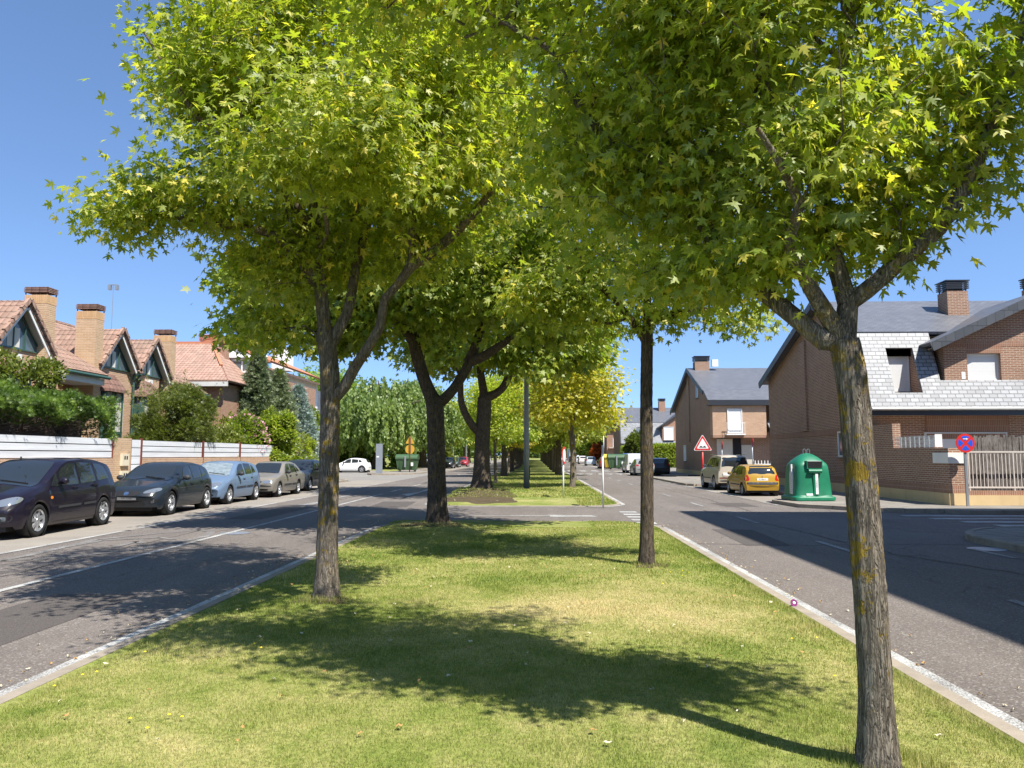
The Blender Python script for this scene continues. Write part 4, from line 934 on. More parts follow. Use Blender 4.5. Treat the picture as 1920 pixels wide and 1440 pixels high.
clump('shrub', lobes(-17.0, 24.6, 2.2, 4.9, 1.35, 9, 1), 9000, .13, 'kite', M['olivebush'], 'loose olive green shrub rising behind the hedge beside the first chimney', 'shrub', 5, tint0=.12)
fe = clump('shrub', lobes(-15.9, 33.3, .8, 4.5, 1.5, 18, 2, 3.1), 32000, .17, 'sprig', M['olivebush'], 'big feathery green shrub spilling over the white fence boards', 'shrub', 6, tint0=.05, upb=.5)
rs = np.random.RandomState(8); pos = []; 
for _ in range(60):
    a = rs.uniform(0, 6.28); r0 = rs.uniform(0, 1.5); b0 = np.array((-15.9 + r0 * math.cos(a), 33.3 + 1.9 * r0 * math.sin(a), 3.7)); L = rs.uniform(.6, 1.6); t = np.linspace(0, 1, 16)[:, None]; pos.append(b0 + t * L * np.array((.3 * math.cos(a), .3 * math.sin(a), 1)) + rs.normal(0, .05, (16, 3)))
pos = np.concatenate(pos); k = len(pos); leaves('sprays', pos, rs.normal(0, .6, (k, 3)) + np.array((0, 0, .8)), rs.normal(size=(k, 3)), rs.uniform(.1, .18, k), 'sprig', M['olivebush'], fe, rs.uniform(.4, .8, k))
clump('shrub', lobes(-15.6, 37.6, .8, 3.1, 1.0, 8, 12, 1.6), 7000, .15, 'kite', M['olivebush'], 'low yellowish shrub between the feathery shrub and the pink oleander', 'shrub', 16, tint0=.3)
ol = clump('oleander', lobes(-15.8, 40.6, .8, 3.7, 1.15, 9, 3, 1.6), 9000, .18, 'kite', M['maple_dark'], 'oleander with pink blossom beside the round dark green shrub', 'shrub', 7, upb=.6)
rs = np.random.RandomState(9); k = 420; d = unit(rs.normal(size=(k, 3))); pos = np.array((-15.6, 40.4, 2.6)) + d * np.array((1.25, 1.7, 1.3)); leaves('blossom', pos, d, rs.normal(size=(k, 3)), rs.uniform(.08, .14, k), 'star', M['pinkflower'], ol, rs.rand(k))
clump('shrub', lobes(-14.95, 43.6, .75, 4.15, 1.35, 13, 4, 2.3), 24000, .17, 'kite', M['maple_dark'], 'dense round dark green shrub hanging over the brick wall above the parked saloon', 'shrub', 8, tint0=.1, upb=-.1)
clump('shrub', lobes(-14.8, 47.4, .8, 3.0, .95, 8, 14, 1.6), 9000, .15, 'kite', M['maple'], 'lighter green shrub over the wall before the peach coloured wall', 'shrub', 18, tint0=-.1)
clump('shrub', lobes(-15.6, 51.5, .5, 4.6, 1.3, 8, 15, 1.8), 9000, .2, 'kite', M['maple_dark'], 'tall green shrub behind the peach wall beside the blue spruce', 'shrub', 19)
def conifer(x, y, Ht, rb, seed, mat, label, n=26000, size=.22, group='garden conifers'):
    e = empty('conifer', (x, y, .12), 0, label, 'tree', group); rs = np.random.RandomState(seed); mb = MB(); mb.tube([(x, y, 0), (x, y, Ht * .97)], [.16, .02], 8); pos = []; dr = []; tt = []; nb = 230
    for k in range(nb):
        t = (k / nb) ** .85; z = Ht * (.04 + .95 * t); L = rb * (1 - t) ** .8 * rs.uniform(.75, 1.12) + .12; a = k * 2.4 + rs.normal(0, .2); p = np.array((x, y, z)); d = np.array((math.cos(a), math.sin(a), .22)); m = int(n / nb * (L / rb + .12) * 1.6) + 4
        u = rs.rand(m) ** .7; q = p + d * (u * L)[:, None] + np.array((0, 0, 1)) * (-.32 * (u * L) ** 1.5)[:, None] * .5 + rs.normal(0, 1, (m, 3)) * (.05 + .10 * L * u)[:, None] * np.array((1, 1, .55)); pos.append(q); dr.append(d + rs.normal(0, .6, (m, 3)) + np.array((0, 0, .1))); tt.append(.3 + .35 * u + rs.normal(0, .13, m) + rs.normal(0, .08))
        mb.tube([tuple(p), tuple(p + d * L * .9 + np.array((0, 0, -.1 * L)))], [.025, .006], 4, False)
    pos = np.concatenate(pos); dr = np.concatenate(dr); tt = np.concatenate(tt); k = len(pos); mb.build('trunk', M['bark2'], e)
    leaves('crown', pos, dr, rs.normal(size=(k, 3)) + np.array((0, 0, .6)), rs.uniform(size * .6, size * 1.2, k), 'sprig', mat, e, tt); return e
conifer(-16.7, 45.2, 8.3, 1.9, 1, M['pine'], 'tall grey green conifer with a pointed top behind the garden shrubs')
conifer(-15.9, 46.6, 7.1, 2.0, 2, M['pine'], 'second grey green conifer, lower, against the right side of the tallest one')
conifer(-15.4, 49.0, 6.3, 1.9, 3, M['blue'], 'silvery blue spruce in front of the right hand conifer')
clump('shrub', lobes(-17.6, 42.9, 1, 3.9, 1.0, 6, 21), 6000, .2, 'kite', M['maple_dark'], 'dark shrub below the balcony of the gabled white house', 'shrub', 22)
# dark shrubbery under the willows
for k, (x, y, r, h, lab) in enumerate([(-21.5, 92, 3.0, 3.8, 'dark shrub behind the roof of the white car'), (-26.5, 94, 3.2, 4.4, 'dark shrub left of the white car, largest of the shrubbery'), (-17.5, 102, 2.4, 3.2, 'dark shrub behind the grey totem'), (-12.6, 104, 1.6, 3.0, 'pale feathery bush right of the lidded green container')]):
    clump('shrub', lobes(x, y, .2, h, r, 8, 30 + k), 9000, .34, 'kite', M['maple_dark'] if k < 3 else M['olivebush'], lab, 'shrub', 40 + k, 'shrubs under the willows', tint0=-.05 if k < 3 else .3)
# right: clipped hedge and shrubs of the far gardens
e = empty('clipped_hedge', (16, 101, .12), 0, 'clipped bright green hedge in front of the third house on the right', 'hedge')
rs = np.random.RandomState(12); m = 16000; pos = np.stack([rs.uniform(12.6, 23, m), rs.uniform(99.4, 101, m), rs.uniform(.2, 3.0, m)], 1); f = rs.rand(m); pos[f < .55, 1] = 99.3 + rs.normal(0, .08, (f < .55).sum()); pos[(f > .55) & (f < .75), 0] = 12.5 + rs.normal(0, .08, ((f > .55) & (f < .75)).sum()); g = f > .85; pos[g, 2] = 3.0 + rs.normal(0, .08, g.sum()); k = m
pos[(f > .55) & (f < .75), 1] = rs.uniform(99.4, 112, ((f > .55) & (f < .75)).sum())
leaves('foliage', pos, rs.normal(0, .6, (k, 3)) + np.array((0, -.5, .3)), rs.normal(size=(k, 3)) + np.array((0, -1, .3)), rs.uniform(.2, .34, k), 'kite', M['maple_dark'], e, rs.uniform(.3, .9, k))
MB().box(12.6, 23, 99.5, 101, .1, 2.9).build('inner_branches', M['twig'], e)
clump('shrub', lobes(12.9, 98, 1.2, 4.6, 1.5, 8, 50), 7000, .3, 'kite', M['olivebush'], 'wild shrub at the left end of the clipped hedge', 'shrub', 51)
clump('shrub', lobes(16.6, 75.5, .5, 4.0, 1.6, 8, 52), 7000, .28, 'kite', M['maple_dark'], 'dark green shrub behind the corner of the second house', 'shrub', 53)
for k, (x, y, h) in enumerate([(12.6, 168, 7.0), (12.9, 152, 6.2), (12.0, 186, 6.4)]):
    clump('garden_tree', lobes(x, y, 1.4, h, 2.6, 9, 60 + k), 7000, .5, 'kite', M['maple_dark'], ['round dark garden tree before the row houses, the middle one', 'round dark garden tree nearest the brick row', 'round dark garden tree farthest along the row houses'][k], 'tree', 60 + k, 'round garden trees on the right')
clump('shrub', lobes(11.8, 148, .8, 3.6, 1.3, 5, 70), 3000, .4, 'kite', M['maple_dark'], 'red leaved shrub among the garden trees on the right', 'shrub', 71)
for c in bpy.data.objects['shrub'].children: pass
for o in [o for o in bpy.data.objects if o.parent and 'red leaved' in o.parent.get('label', '')]: o.color = (2.0, .42, .7, 1)
# ================================================================= BUILDINGS
def win(parent, x0, x1, z0, z1, y, mat='roller', frame='white', depth=.06, name='window', axis='y', sgn=-1, sill=True):
    """window in a wall; axis y: wall faces sgn*y at y ; axis x: wall faces sgn*x at x=y, x0..x1 is then along y"""
    f = MB(); t = .06; o = sgn * .03
    def bx(mb, a0, a1, b0, b1, c0, c1):
        if axis == 'y': mb.box(a0, a1, b0, b1, c0, c1)
        else: mb.box(b0, b1, a0, a1, c0, c1)
    y0, y1 = y, y + sgn * depth
    bx(f, x0, x0 + t, y0, y1, z0, z1); bx(f, x1 - t, x1, y0, y1, z0, z1); bx(f, x0 + t, x1 - t, y0, y1, z1 - t, z1); bx(f, x0 + t, x1 - t, y0, y1, z0, z0 + t)
    w_ = f.build(name, M[frame], parent)
    p = MB(); bx(p, x0 + t, x1 - t, y0 + sgn * .004, y0 + sgn * .022, z0 + t, z1 - t); p.build('shutter' if mat == 'roller' else 'pane', M[mat], w_)
    if sill: q = MB(); bx(q, x0 - .06, x1 + .06, y0 + sgn * .005, y0 + sgn * (depth + .09), z0 - .06, z0 - .003); q.build('sill', M['kerb' if frame == 'white' else 'darktrim'], w_)
    return w_
def chimney(parent, x0, x1, y0, y1, z0, z1, mat='brick_red', cap='darktrim'):
    c = MB().box(x0, x1, y0, y1, z0, z1).build('chimney', M[mat], parent)
    m = MB(); g = .06
    for xx in (x0 + g, x1 - g):
        for yy in (y0 + g, y1 - g): m.box(xx - .02, xx + .02, yy - .02, yy + .02, z1, z1 + .1)
    for k in range(4):
        z = z1 + .10 + k * .085; m.box(x0 - .04, x1 + .04, y0 - .04, y0 + .02, z, z + .045); m.box(x0 - .04, x1 + .04, y1 - .02, y1 + .04, z, z + .045); m.box(x0 - .04, x0 + .02, y0 + .021, y1 - .021, z, z + .045); m.box(x1 - .02, x1 + .04, y0 + .021, y1 - .021, z, z + .045)
    m.box(x0 - .07, x1 + .07, y0 - .07, y1 + .07, z1 + .44, z1 + .48); m.box(x0 + .15, x1 - .15, y0 + .15, y1 - .15, z1 + .004, z1 + .43)
    m.build('chimney_cap', M[cap], c); return c
# ---------------------------------------------------------------- right: slate roofed houses, gable to the avenue
def slate_house(x0, x1, y0, y1, zr, ym, label, mansard=True, far=False, eave_far=5.95, mat='brick_red'):
    h = empty('brick_house', (x0, y0, .12), 0, label, 'house')
    zb, yb, zm, yo = 6.62, y0 + .78, 3.45, y0 - .62
    # gable walls with the full profile
    prof = [(y0, .12), (y1, .12), (y1, eave_far), (ym, zr - .16), (yb, zb - .1), (y0 - (.45 if mansard else 0), zm if mansard else zb - .4)]
    if mansard: prof.append((y0, zm - .01))
    MB().prism(prof, 'x', x0, x0 + .3).build('gable_wall', M[mat], h); MB().prism(prof, 'x', x1 - .3, x1).build('gable_wall', M[mat], h)
    b = MB(); b.box(x0 + .3, x1 - .3, y0 + .004, y0 + .3, .12, zm); b.box(x0 + .3, x1 - .3, yb, yb + .3, zm, zb - .05); b.box(x0 + .3, x1 - .3, y1 - .3, y1, .12, eave_far); b.box(x0 + .3, x1 - .3, y0 + .3, yb, zm - .1, zm + .05)
    b.build('wall', M[mat], h)
    r = MB(); ov = .38; a = (x0 - ov, yb - .25, zb - .02); c = (x1 + ov, yb - .25, zb - .02)
    r.slab(a, c, (x1 + ov, ym, zr), (x0 - ov, ym, zr), .12); r.slab((x1 + ov, y1 + .4, eave_far - .2), (x0 - ov, y1 + .4, eave_far - .2), (x0 - ov, ym, zr), (x1 + ov, ym, zr), .12)
    r.build('roof', M['slate'], h)
    for xx in (x0 - ov - .02, x1 + ov - .02):      # dark verge tiles following the gable edge
        v = MB()
        v.bar((xx, yb - .3, zb - .08), (xx, ym, zr - .02), .07, .34); v.bar((xx, ym, zr - .02), (xx, y1 + .42, eave_far - .24), .07, .34)
        if mansard: v.bar((xx, yo, zm), (xx, yb - .3, zb - .06), .07, .28)
        v.build('verge', M['slate_dark'], h)
    return h, (zb, yb, zm, yo)
Y0 = 30.6
h1, (zb, yb, zm, yo) = slate_house(13.3, 27, Y0, 43.8, 8.75, 35.6, 'nearest brick house on the right with a grey slate mansard and cross gable')
MX0 = 13.0; slope = lambda z: yo + (z - zm) / (zb - zm) * (yb - .25 - yo)
def mans(mb, xa, xb, za, zc, dz=0): mb.slab((xa, slope(za), za), (xb, slope(za), za), (xb, slope(zc), zc), (xa, slope(zc), zc), .09)
m = MB(); DX0, DX1, DZ0, DZ1 = 14.05, 15.12, 4.42, 5.98
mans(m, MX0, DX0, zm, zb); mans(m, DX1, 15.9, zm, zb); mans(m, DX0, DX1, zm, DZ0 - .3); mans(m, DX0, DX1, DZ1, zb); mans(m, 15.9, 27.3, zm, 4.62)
m.build('mansard_roof', M['slate_lit'], h1)
m = MB(); m.box(DX0, DX1, slope(DZ0) - .03, yb - .02, DZ0 - .34, DZ0 - .3); m.build('dormer_ledge', M['slate'], h1)
ck = [(slope(DZ0 - .3) + .02, DZ0 - .3), (slope(DZ1) + .02, DZ1), (yb, DZ1), (yb, DZ0 - .3)]
for xa, xb in ((DX1 + .001, DX1 + .1), (DX0 - .1, DX0 - .001)): MB().prism(ck, 'x', xa, xb).build('dormer_cheek', M['brick_red'], h1); m = MB(); m.box(DX0, DX1, slope(DZ1) + .05, yb - .01, DZ1 - .28, DZ1); m.build('lintel', M['brick_red_s'], h1)
MB().box(DX0, DX1, 31.13, yb, DZ0 - .3, DZ1 - .28).build('dormer_wall', M['brick_red'], h1); win(h1, DX0 + .02, DX1 - .02, DZ0 - .15, DZ1 - .28, 31.129, 'roller', depth=.04)
# eaves fascia, porch below
m = MB(); m.box(13.0, 27.3, yo - .06, yo + .02, zm - .2, zm + .05); m.build('fascia', M['darktrim'], h1); m = MB(); m.tube([(13.0, yo - .12, zm + .06), (27.3, yo - .12, zm + .06)], .06, 8); m.box(13.3, 27.3, yo + .021, Y0 - .004, zm - .16, zm - .1); m.build('gutter', M['gutter_white'], h1)
m = MB(); m.box(15.4, 18.6, Y0 - .03, Y0 + .003, 2.35, 3.3); m.build('brick_band', M['brick_red_s'], h1)
win(h1, 15.3, 18.5, .6, 2.62, Y0, 'roller', 'gutter_white', sill=False, name='garage_shutter'); win(h1, 20.2, 22.2, .9, 2.6, Y0)
# cross gable
gx0, gx1, gy = 16.1, 24.6, Y0 - .24; px_, pz = 20.0, 8.1; ez = 6.32
WX0, WX1, WZ0, WZ1 = 17.0, 18.3, 4.66, 5.72
m = MB(); m.box(gx0, WX0, gy, gy + .3, 4.3, 6.12); m.box(WX1, gx1, gy, gy + .3, 4.3, 6.12); m.box(WX0, WX1, gy, gy + .3, 4.3, WZ0); m.box(WX0, WX1, gy, gy + .3, WZ1 + .32, 6.12)
m.prism([(gx0, 6.121), (gx1, 6.121), (gx1, 6.2), (px_, pz - .25), (gx0, 6.2)][::1], 'y', gy + .001, gy + .3)
m.build('cross_gable', M['brick_red'], h1); MB().box(gx0 - .001, gx0 + .25, gy + .3, 35.5, 4.0, 6.25).build('cheek_wall', M['brick_red'], h1); MB().box(gx1 - .25, gx1, gy + .3, 35.5, 4.0, 6.25).build('cheek_wall', M['brick_red'], h1)
m = MB(); m.box(WX0 - .02, WX1 + .02, gy - .006, gy + .29, WZ1, WZ1 + .32); m.box(gx0 - .004, gx1, gy - .008, gy, 5.98, 6.2); m.build('lintel', M['brick_red_s'], h1)
win(h1, WX0, WX1, WZ0, WZ1, gy + .18, 'roller', depth=.05)
m = MB(); m.slab((gx0 - .65, gy - .5, ez - .32), (gx0 - .65, 35.4, ez - .32), (px_, 35.4, pz), (px_, gy - .5, pz), -.12); m.slab((px_, gy - .5, pz), (px_, 35.4, pz), (gx1 + .65, 35.4, ez - .1), (gx1 + .65, gy - .5, ez - .1), -.12); m.build('cross_roof', M['slate'], h1)
m = MB(); m.bar((gx0 - .72, gy - .53, ez - .42), (px_, gy - .53, pz - .06), .08, .34); m.bar((px_, gy - .53, pz - .06), (gx1 + .7, gy - .53, ez - .2), .08, .34); m.build('cross_verge', M['slate_dark'], h1)
m = MB(); m.slab((gx0 - .6, gy - .45, ez - .46), (px_, gy - .45, pz - .2), (px_, gy - .001, pz - .2), (gx0 - .6, gy - .001, ez - .46), .02); m.build('soffit', M['brick_red'], h1)
chimney(h1, 17.95, 18.85, 33.3, 34.1, 7.0, 8.85); chimney(h1, 21.2, 23.0, 32.5, 33.4, 7.0, 8.85)
m = MB(); m.box(16.75, 16.9, gy - .012, gy, 4.7, 4.98); m.build('name_plate', M['sign_white'], h1); 
# brick pilaster on the shaded gable wall, small window, string course
m = MB(); m.box(13.2, 13.3, 37.6, 38.4, 2.9, 7.3); m.build('pilaster', M['brick_red'], h1); m = MB(); m.box(13.27, 13.299, Y0 + .01, 43.79, 2.62, 2.85); m.box(13.27, 13.299, Y0 + .01, 43.79, .5, .76); m.build('string_course', M['brick_red_s'], h1)
m = MB(); m.box(13.26, 13.299, Y0 + .02, 43.79, .12, .498); m.build('plinth', M['cream'], h1)
win(h1, 33.1, 33.95, 1.65, 2.75, 13.3, 'winglass', axis='x')
# garden wall, pier, railings ------------------------------------------------
gw = empty('garden_wall', (13.3, 25.1, .12), 0, 'brown brick garden wall on a cream base with white railings, in front of the nearest right house', 'wall')
m = MB(); m.box(13.3, 13.6, 26.0, Y0 - .01, .55, 1.98); MB().box(13.3, 13.6, 28.9, Y0 - .01, 1.981, 2.9).build('upper_wall', M['brick_red'], gw); m.build('wall', M['brick_red'], gw); MB().box(13.28, 13.82, 25.08, 25.999, .75, 1.46).build('pier', M['brick_red'], gw)
m = MB(); m.box(13.27, 13.83, 25.07, 26.0, .5, .749); m.box(13.28, 13.299, 26.001, Y0 - .02, .5, .75); m.box(13.84, 40, 25.12, 25.4, .44, .58); m.build('brick_course', M['brick_red_s'], gw)
m = MB(); m.box(13.24, 13.86, 25.05, Y0 - .02, .12, .499); m.box(13.861, 40, 25.08, 25.45, .12, .439); m.build('plinth', M['cream'], gw)
m = MB(); m.box(13.25, 13.83, 25.04, 26.0, 1.461, 1.80); m.build('pier_block', M['lip'], gw); m = MB(); m.box(13.29, 13.81, 25.09, 25.99, 1.801, 1.95); m.build('pier_top', M['brick_red'], gw)
m = MB(); m.box(13.95, 40, 25.22, 25.27, .66, .71); m.box(13.95, 40, 25.22, 25.27, 1.80, 1.85)
k = 0; x = 14.0
while x < 24: wd = .022 if k % 12 else .035; m.box(x - wd / 2, x + wd / 2, 25.235 - (.012 if wd > .03 else 0), 25.255, .58 if wd > .03 else .71, 1.80); x += .118; k += 1
m.build('railing', M['rail_beige'], gw)
m = MB(); 
for k in range(8): m.box(13.34, 13.37, 26.05 + k * .33, 26.09 + k * .33, 1.98, 2.38)
for k in range(9): m.box(13.345, 13.365, 26.0, 28.85, 2.0 + k * .045, 2.022 + k * .045)
m.box(13.37, 13.6, 26.01, 26.03, 1.995, 2.42); m.build('louvre_rail', M['white'], gw)
hs = MB(); rr = random.Random(2); x = 14.2
while x < 24:
    w_ = rr.uniform(.03, .08); hs.box(x, x + w_, 25.62 + rr.uniform(-.01, .01), 25.66, .5, 2.34 + rr.uniform(-.05, .06)); x += w_ * .92
hsn = hs.build('heather_screen', M['heather']); tag(hsn, 'brown heather screening behind the white railings', 'screen')
# ---------------------------------------------------------------- second house
h2, _ = slate_house(13.3, 27, 58.6, 73, 9.0, 65.2, 'second brick house on the right with a plain slate roof and jutting upper box', mansard=False)
m = MB(); m.slab((12.95, 57.6, 5.75), (27.3, 57.6, 5.75), (27.3, 59.2, 6.65), (12.95, 59.2, 6.65), .12); m.build('eaves_roof', M['slate'], h2)
m = MB(); m.box(13.0, 27.3, 57.5, 57.58, 5.45, 5.85); m.box(13.0, 27.3, 57.585, 58.59, 5.45, 5.5); m.build('fascia', M['darktrim'], h2)
m = MB(); m.box(13.31, 17.3, 57.75, 58.59, 3.2, 5.44); m.build('upper_box', M['brick_or2'], h2); m = MB(); m.box(13.3, 17.31, 57.73, 58.58, 3.02, 3.199); m.build('brick_course', M['brick_red_s'], h2)
win(h2, 14.4, 15.5, 3.35, 5.2, 57.74, 'roller'); m = MB(); m.box(14.25, 15.65, 57.42, 57.73, 3.22, 3.3)
for k in range(9): m.box(14.28 + k * .165, 14.3 + k * .165, 57.42, 57.44, 3.3, 4.1)
m.box(14.25, 15.65, 57.41, 57.45, 4.1, 4.14); m.build('balcony_rail', M['white'], h2)
m = MB(); m.box(13.75, 14.95, 58.5, 58.6, .12, 2.95); m.build('garage_door', M['garage'], h2); m = MB(); m.box(15.6, 16.5, 58.5, 58.6, .12, 2.5); m.build('door', M['garage'], h2)
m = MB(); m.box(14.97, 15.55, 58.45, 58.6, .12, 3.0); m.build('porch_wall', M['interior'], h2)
win(h2, 17.9, 18.9, 3.6, 5.2, 58.6, 'roller'); win(h2, 17.8, 19.2, 1.3, 2.6, 58.6, 'winglass')
win(h2, 62.6, 63.3, 6.4, 7.5, 13.3, 'winglass', axis='x'); win(h2, 68.0, 69.0, 1.2, 2.6, 13.3, 'roller', axis='x')
m = MB(); m.box(13.2, 13.3, 66.0, 66.8, 2.9, 8.6); m.build('pilaster', M['brick_red'], h2); m = MB(); m.box(13.26, 13.299, 58.7, 72.9, .12, .45); m.build('plinth', M['cream'], h2)
chimney(h2, 13.5, 14.7, 64.5, 65.4, 8.0, 9.6); m = MB(); m.box(14.9, 15.4, 64.3, 64.6, 9.15, 9.75); m.build('air_unit', M['white'], h2)
m = MB(); m.slab((17.5, 57.2, 3.35), (27.3, 57.2, 3.35), (27.3, 58.4, 4.2), (17.5, 58.4, 4.2), .1); m.build('porch_roof', M['slate_lit'], h2)
g2 = MB(); 
for k in range(14): g2.box(15.3 + k * .22, 15.35 + k * .22, 54.0, 54.04, .15, 1.35)
g2.box(15.25, 18.5, 53.99, 54.05, 1.05, 1.12); g2.box(15.25, 18.5, 53.99, 54.05, .3, .36); tag(g2.build('garden_gate', M['white']), 'low white picket fence in front of the second house', 'fence')
h2w = MB(); h2w.box(18.6, 30, 54, 54.25, .12, 1.6); tag(h2w.build('garden_wall', M['brick_far']), 'low brown brick garden wall right of the white pickets', 'wall')
# ---------------------------------------------------------------- third house, mansard again
h3, (zb3, yb3, zm3, yo3) = slate_house(13.3, 34, 117, 131, 9.2, 123, 'far brick house with glare-pale slate mansard behind the clipped hedge', mat='brick_far')
m = MB(); m.slab((13, yo3, zm3), (34.3, yo3, zm3), (34.3, yb3 - .25, zb3), (13, yb3 - .25, zb3), .09); m.build('mansard_roof', M['slate_lit'], h3)
m = MB(); m.box(13, 34.3, yo3 - .08, yo3, zm3 - .3, zm3 + .05); m.build('fascia', M['darktrim'], h3)
m = MB(); m.box(19.2, 25, 116.4, 123, 3.9, 6.2); m.prism([(19.2, 6.2), (25, 6.2), (22.1, 8.0)], 'y', 116.41, 123); m.build('cross_gable', M['brick_far'], h3)
m = MB(); m.slab((18.5, 116, 5.75), (18.5, 123, 5.75), (22.1, 123, 8.15), (22.1, 116, 8.15), -.12); m.slab((22.1, 116, 8.15), (22.1, 123, 8.15), (25.7, 123, 5.75), (25.7, 116, 5.75), -.12); m.build('cross_roof', M['slate_dark'], h3)
win(h3, 15.2, 16.9, 4.3, 6.1, 116.9, 'roller', depth=.6); win(h3, 19.4, 20.9, 4.0, 6.0, 116.36, 'roller'); win(h3, 22.0, 24, 4.4, 5.6, 116.36, 'roller')
m = MB(); m.box(13.3, 34, 113, 113.2, .12, 3.1); m.build('terrace_wall', M['whitewall'], h3)
chimney(h3, 19.6, 20.6, 121.5, 122.4, 8.4, 10.2, 'brick_far')
def row_house(x0, y0, d, w_, zr, label, group=None, wallm='brick_far', nar=True):
    h = empty('row_house', (x0, y0, .12), 0, label, 'house', group); ym = y0 + d * .42
    m = MB(); m.prism([(y0, .12), (y0 + d, .12), (y0 + d, zr - 3.2), (ym, zr), (y0, zr - 3.0)], 'x', x0, x0 + w_); m.build('wall', M[wallm], h)
    m = MB(); m.slab((x0 - .3, y0 - .3, zr - 3.1), (x0 + w_, y0 - .3, zr - 3.1), (x0 + w_, ym, zr + .05), (x0 - .3, ym, zr + .05), .12); m.slab((x0 + w_, y0 + d + .3, zr - 3.35), (x0 - .3, y0 + d + .3, zr - 3.35), (x0 - .3, ym, zr + .05), (x0 + w_, ym, zr + .05), .12); m.build('roof', M['slate_dark'], h)
    win(h, x0 + 1.1, x0 + 2.5, 3.1, 4.9, y0, 'roller'); return h
r4 = row_house(13.3, 143, 12, 14, 9.2, 'far brick house with white shuttered upper opening, behind and left of the third house')
m = MB(); m.box(13.6, 18, 142.2, 142.9, 3.0, 3.2); m.build('canopy', M['beige'], r4)
for k in range(5): row_house(13.3 + .0 * k, 176 + k * 11.5, 8, 10, 8.3 - .0 * k, 'narrow distant row house with a sharp dark gable on the right', 'distant row houses with sharp dark gables', 'beige')
ap = empty('apartment_building', (16, 262, .12), 0, 'white modern apartment block at the far right end of the avenue', 'building')
MB().box(11.5, 40, 258, 280, .12, 14.2).build('wall', M['whitewall'], ap); MB().box(17, 40, 262, 284, 14.2, 17.5).build('penthouse', M['peach'], ap)
for zz in (1.2, 5.0, 8.6, 11.6):
    for k, xx in enumerate((12.3, 15.4, 18.6, 22, 26)): win(ap, xx, xx + 1.6, zz, zz + 1.9, 258, 'winglass', 'darktrim', sill=False)
for xx in (11.3,):
    for zz in (4.2, 7.8, 11): MB().box(16.8, 21.4, 256.6, 257.99, zz, zz + .9).build('balcony', M['grey_panel'], ap)
# ---------------------------------------------------------------- house outside the frame on the right; its shadow lies across the road
hs_ = empty('apartment_building', (11.3, -8, .12), 0, 'tall brick block on the near right corner, shading the road', 'building')
SH = 14.6; MB().box(11.3, 24, -14, 16.4, .12, SH).build('wall', M['brick_red'], hs_); MB().box(10.95, 24.3, -14.3, 16.7, SH, SH + .25).build('cornice', M['slate_dark'], hs_)
for zz in (1.2, 4.2, 7.2, 10.2):
    for k in range(8): win(hs_, -12 + k * 3.5, -10.3 + k * 3.5, zz, zz + 1.5, 11.3, 'roller', axis='x', depth=.05)
MB().box(11.6, 13, 15.0, 16.3, SH + .25, SH + 1.6).build('chimney', M['brick_red'], hs_)
# ---------------------------------------------------------------- left: orange brick terrace
FX = -18.3
def gable(parent, yc, zp=7.12, ze=5.45, hw=1.5, x=FX, dep=4.2):
    m = MB(); m.prism([(yc - hw - .05, ze - .05), (yc + hw + .05, ze - .05), (yc, zp - .1)], 'x', x - dep, x - .06); w_ = m.build('gable', M['brick_or'], parent)
    for s in (-1, 1):   # tile slopes and white barge boards, deep soffit
        r = MB(); a = (x + .35, yc + s * (hw + .12), ze - .1); b_ = (x - dep, yc + s * (hw + .12), ze - .1); c = (x - dep, yc, zp + .08); d = (x + .35, yc, zp + .08)
        if s > 0: r.slab(a, d, c, b_, -.1) if False else r.slab(a, d, c, b_, .1)
        else: r.slab(b_, c, d, a, .1)
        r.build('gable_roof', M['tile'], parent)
        bb = MB(); bb.bar((x + .3, yc + s * (hw + .02), ze - .16), (x + .3, yc, zp - .08), .04, .2); bb.build('barge_board', M['white'], parent)
        so = MB(); so.slab((x + .28, yc + s * (hw - .05), ze - .17), (x + .28, yc, zp - .12), (x - .0, yc, zp - .12), (x - .0, yc + s * (hw - .05), ze - .17), -.03 * s); so.build('soffit', M['beige'], parent)
        ed = MB(); L_ = Vector((0, -s * (hw + .1), zp - ze + .15)); n = 8
        for k in range(n):
            p = Vector((x + .38, yc + s * (hw + .12), ze - .04)) + L_ * (k / n); q = Vector((x + .38, yc + s * (hw + .12), ze - .04)) + L_ * ((k + .97) / n); ed.bar(p + Vector((0, 0, .04 * (k % 2 == 0))), q, .12, .14)
        ed.build('verge_tiles', M['tile'], parent)
    g = MB(); g.prism([(yc - hw + .28, ze + .02), (yc + hw - .28, ze + .02), (yc, zp - .45)], 'x', x - .07, x + .01); g_ = g.build('gable_window', M['winglass'], parent)
    f = MB(); z0 = ze + .0
    for (p, q) in (((yc - hw + .2, z0), (yc + hw - .2, z0)), ((yc - hw + .2, z0), (yc, zp - .4)), ((yc + hw - .2, z0), (yc, zp - .4)), ((yc - .25, z0), (yc - .25, zp - .75)), ((yc + .35, z0), (yc + .35, zp - .85))):
        f.bar((x + .035, p[0], p[1]), (x + .035, q[0], q[1]), .04, .045)
    f.build('window_frame', M['green_trim'], g_); c = MB().box(x + .013, x + .02, yc - .55, yc + .1, ze + .06, ze + .75); c.build('curtain', M['curtain'], g_)
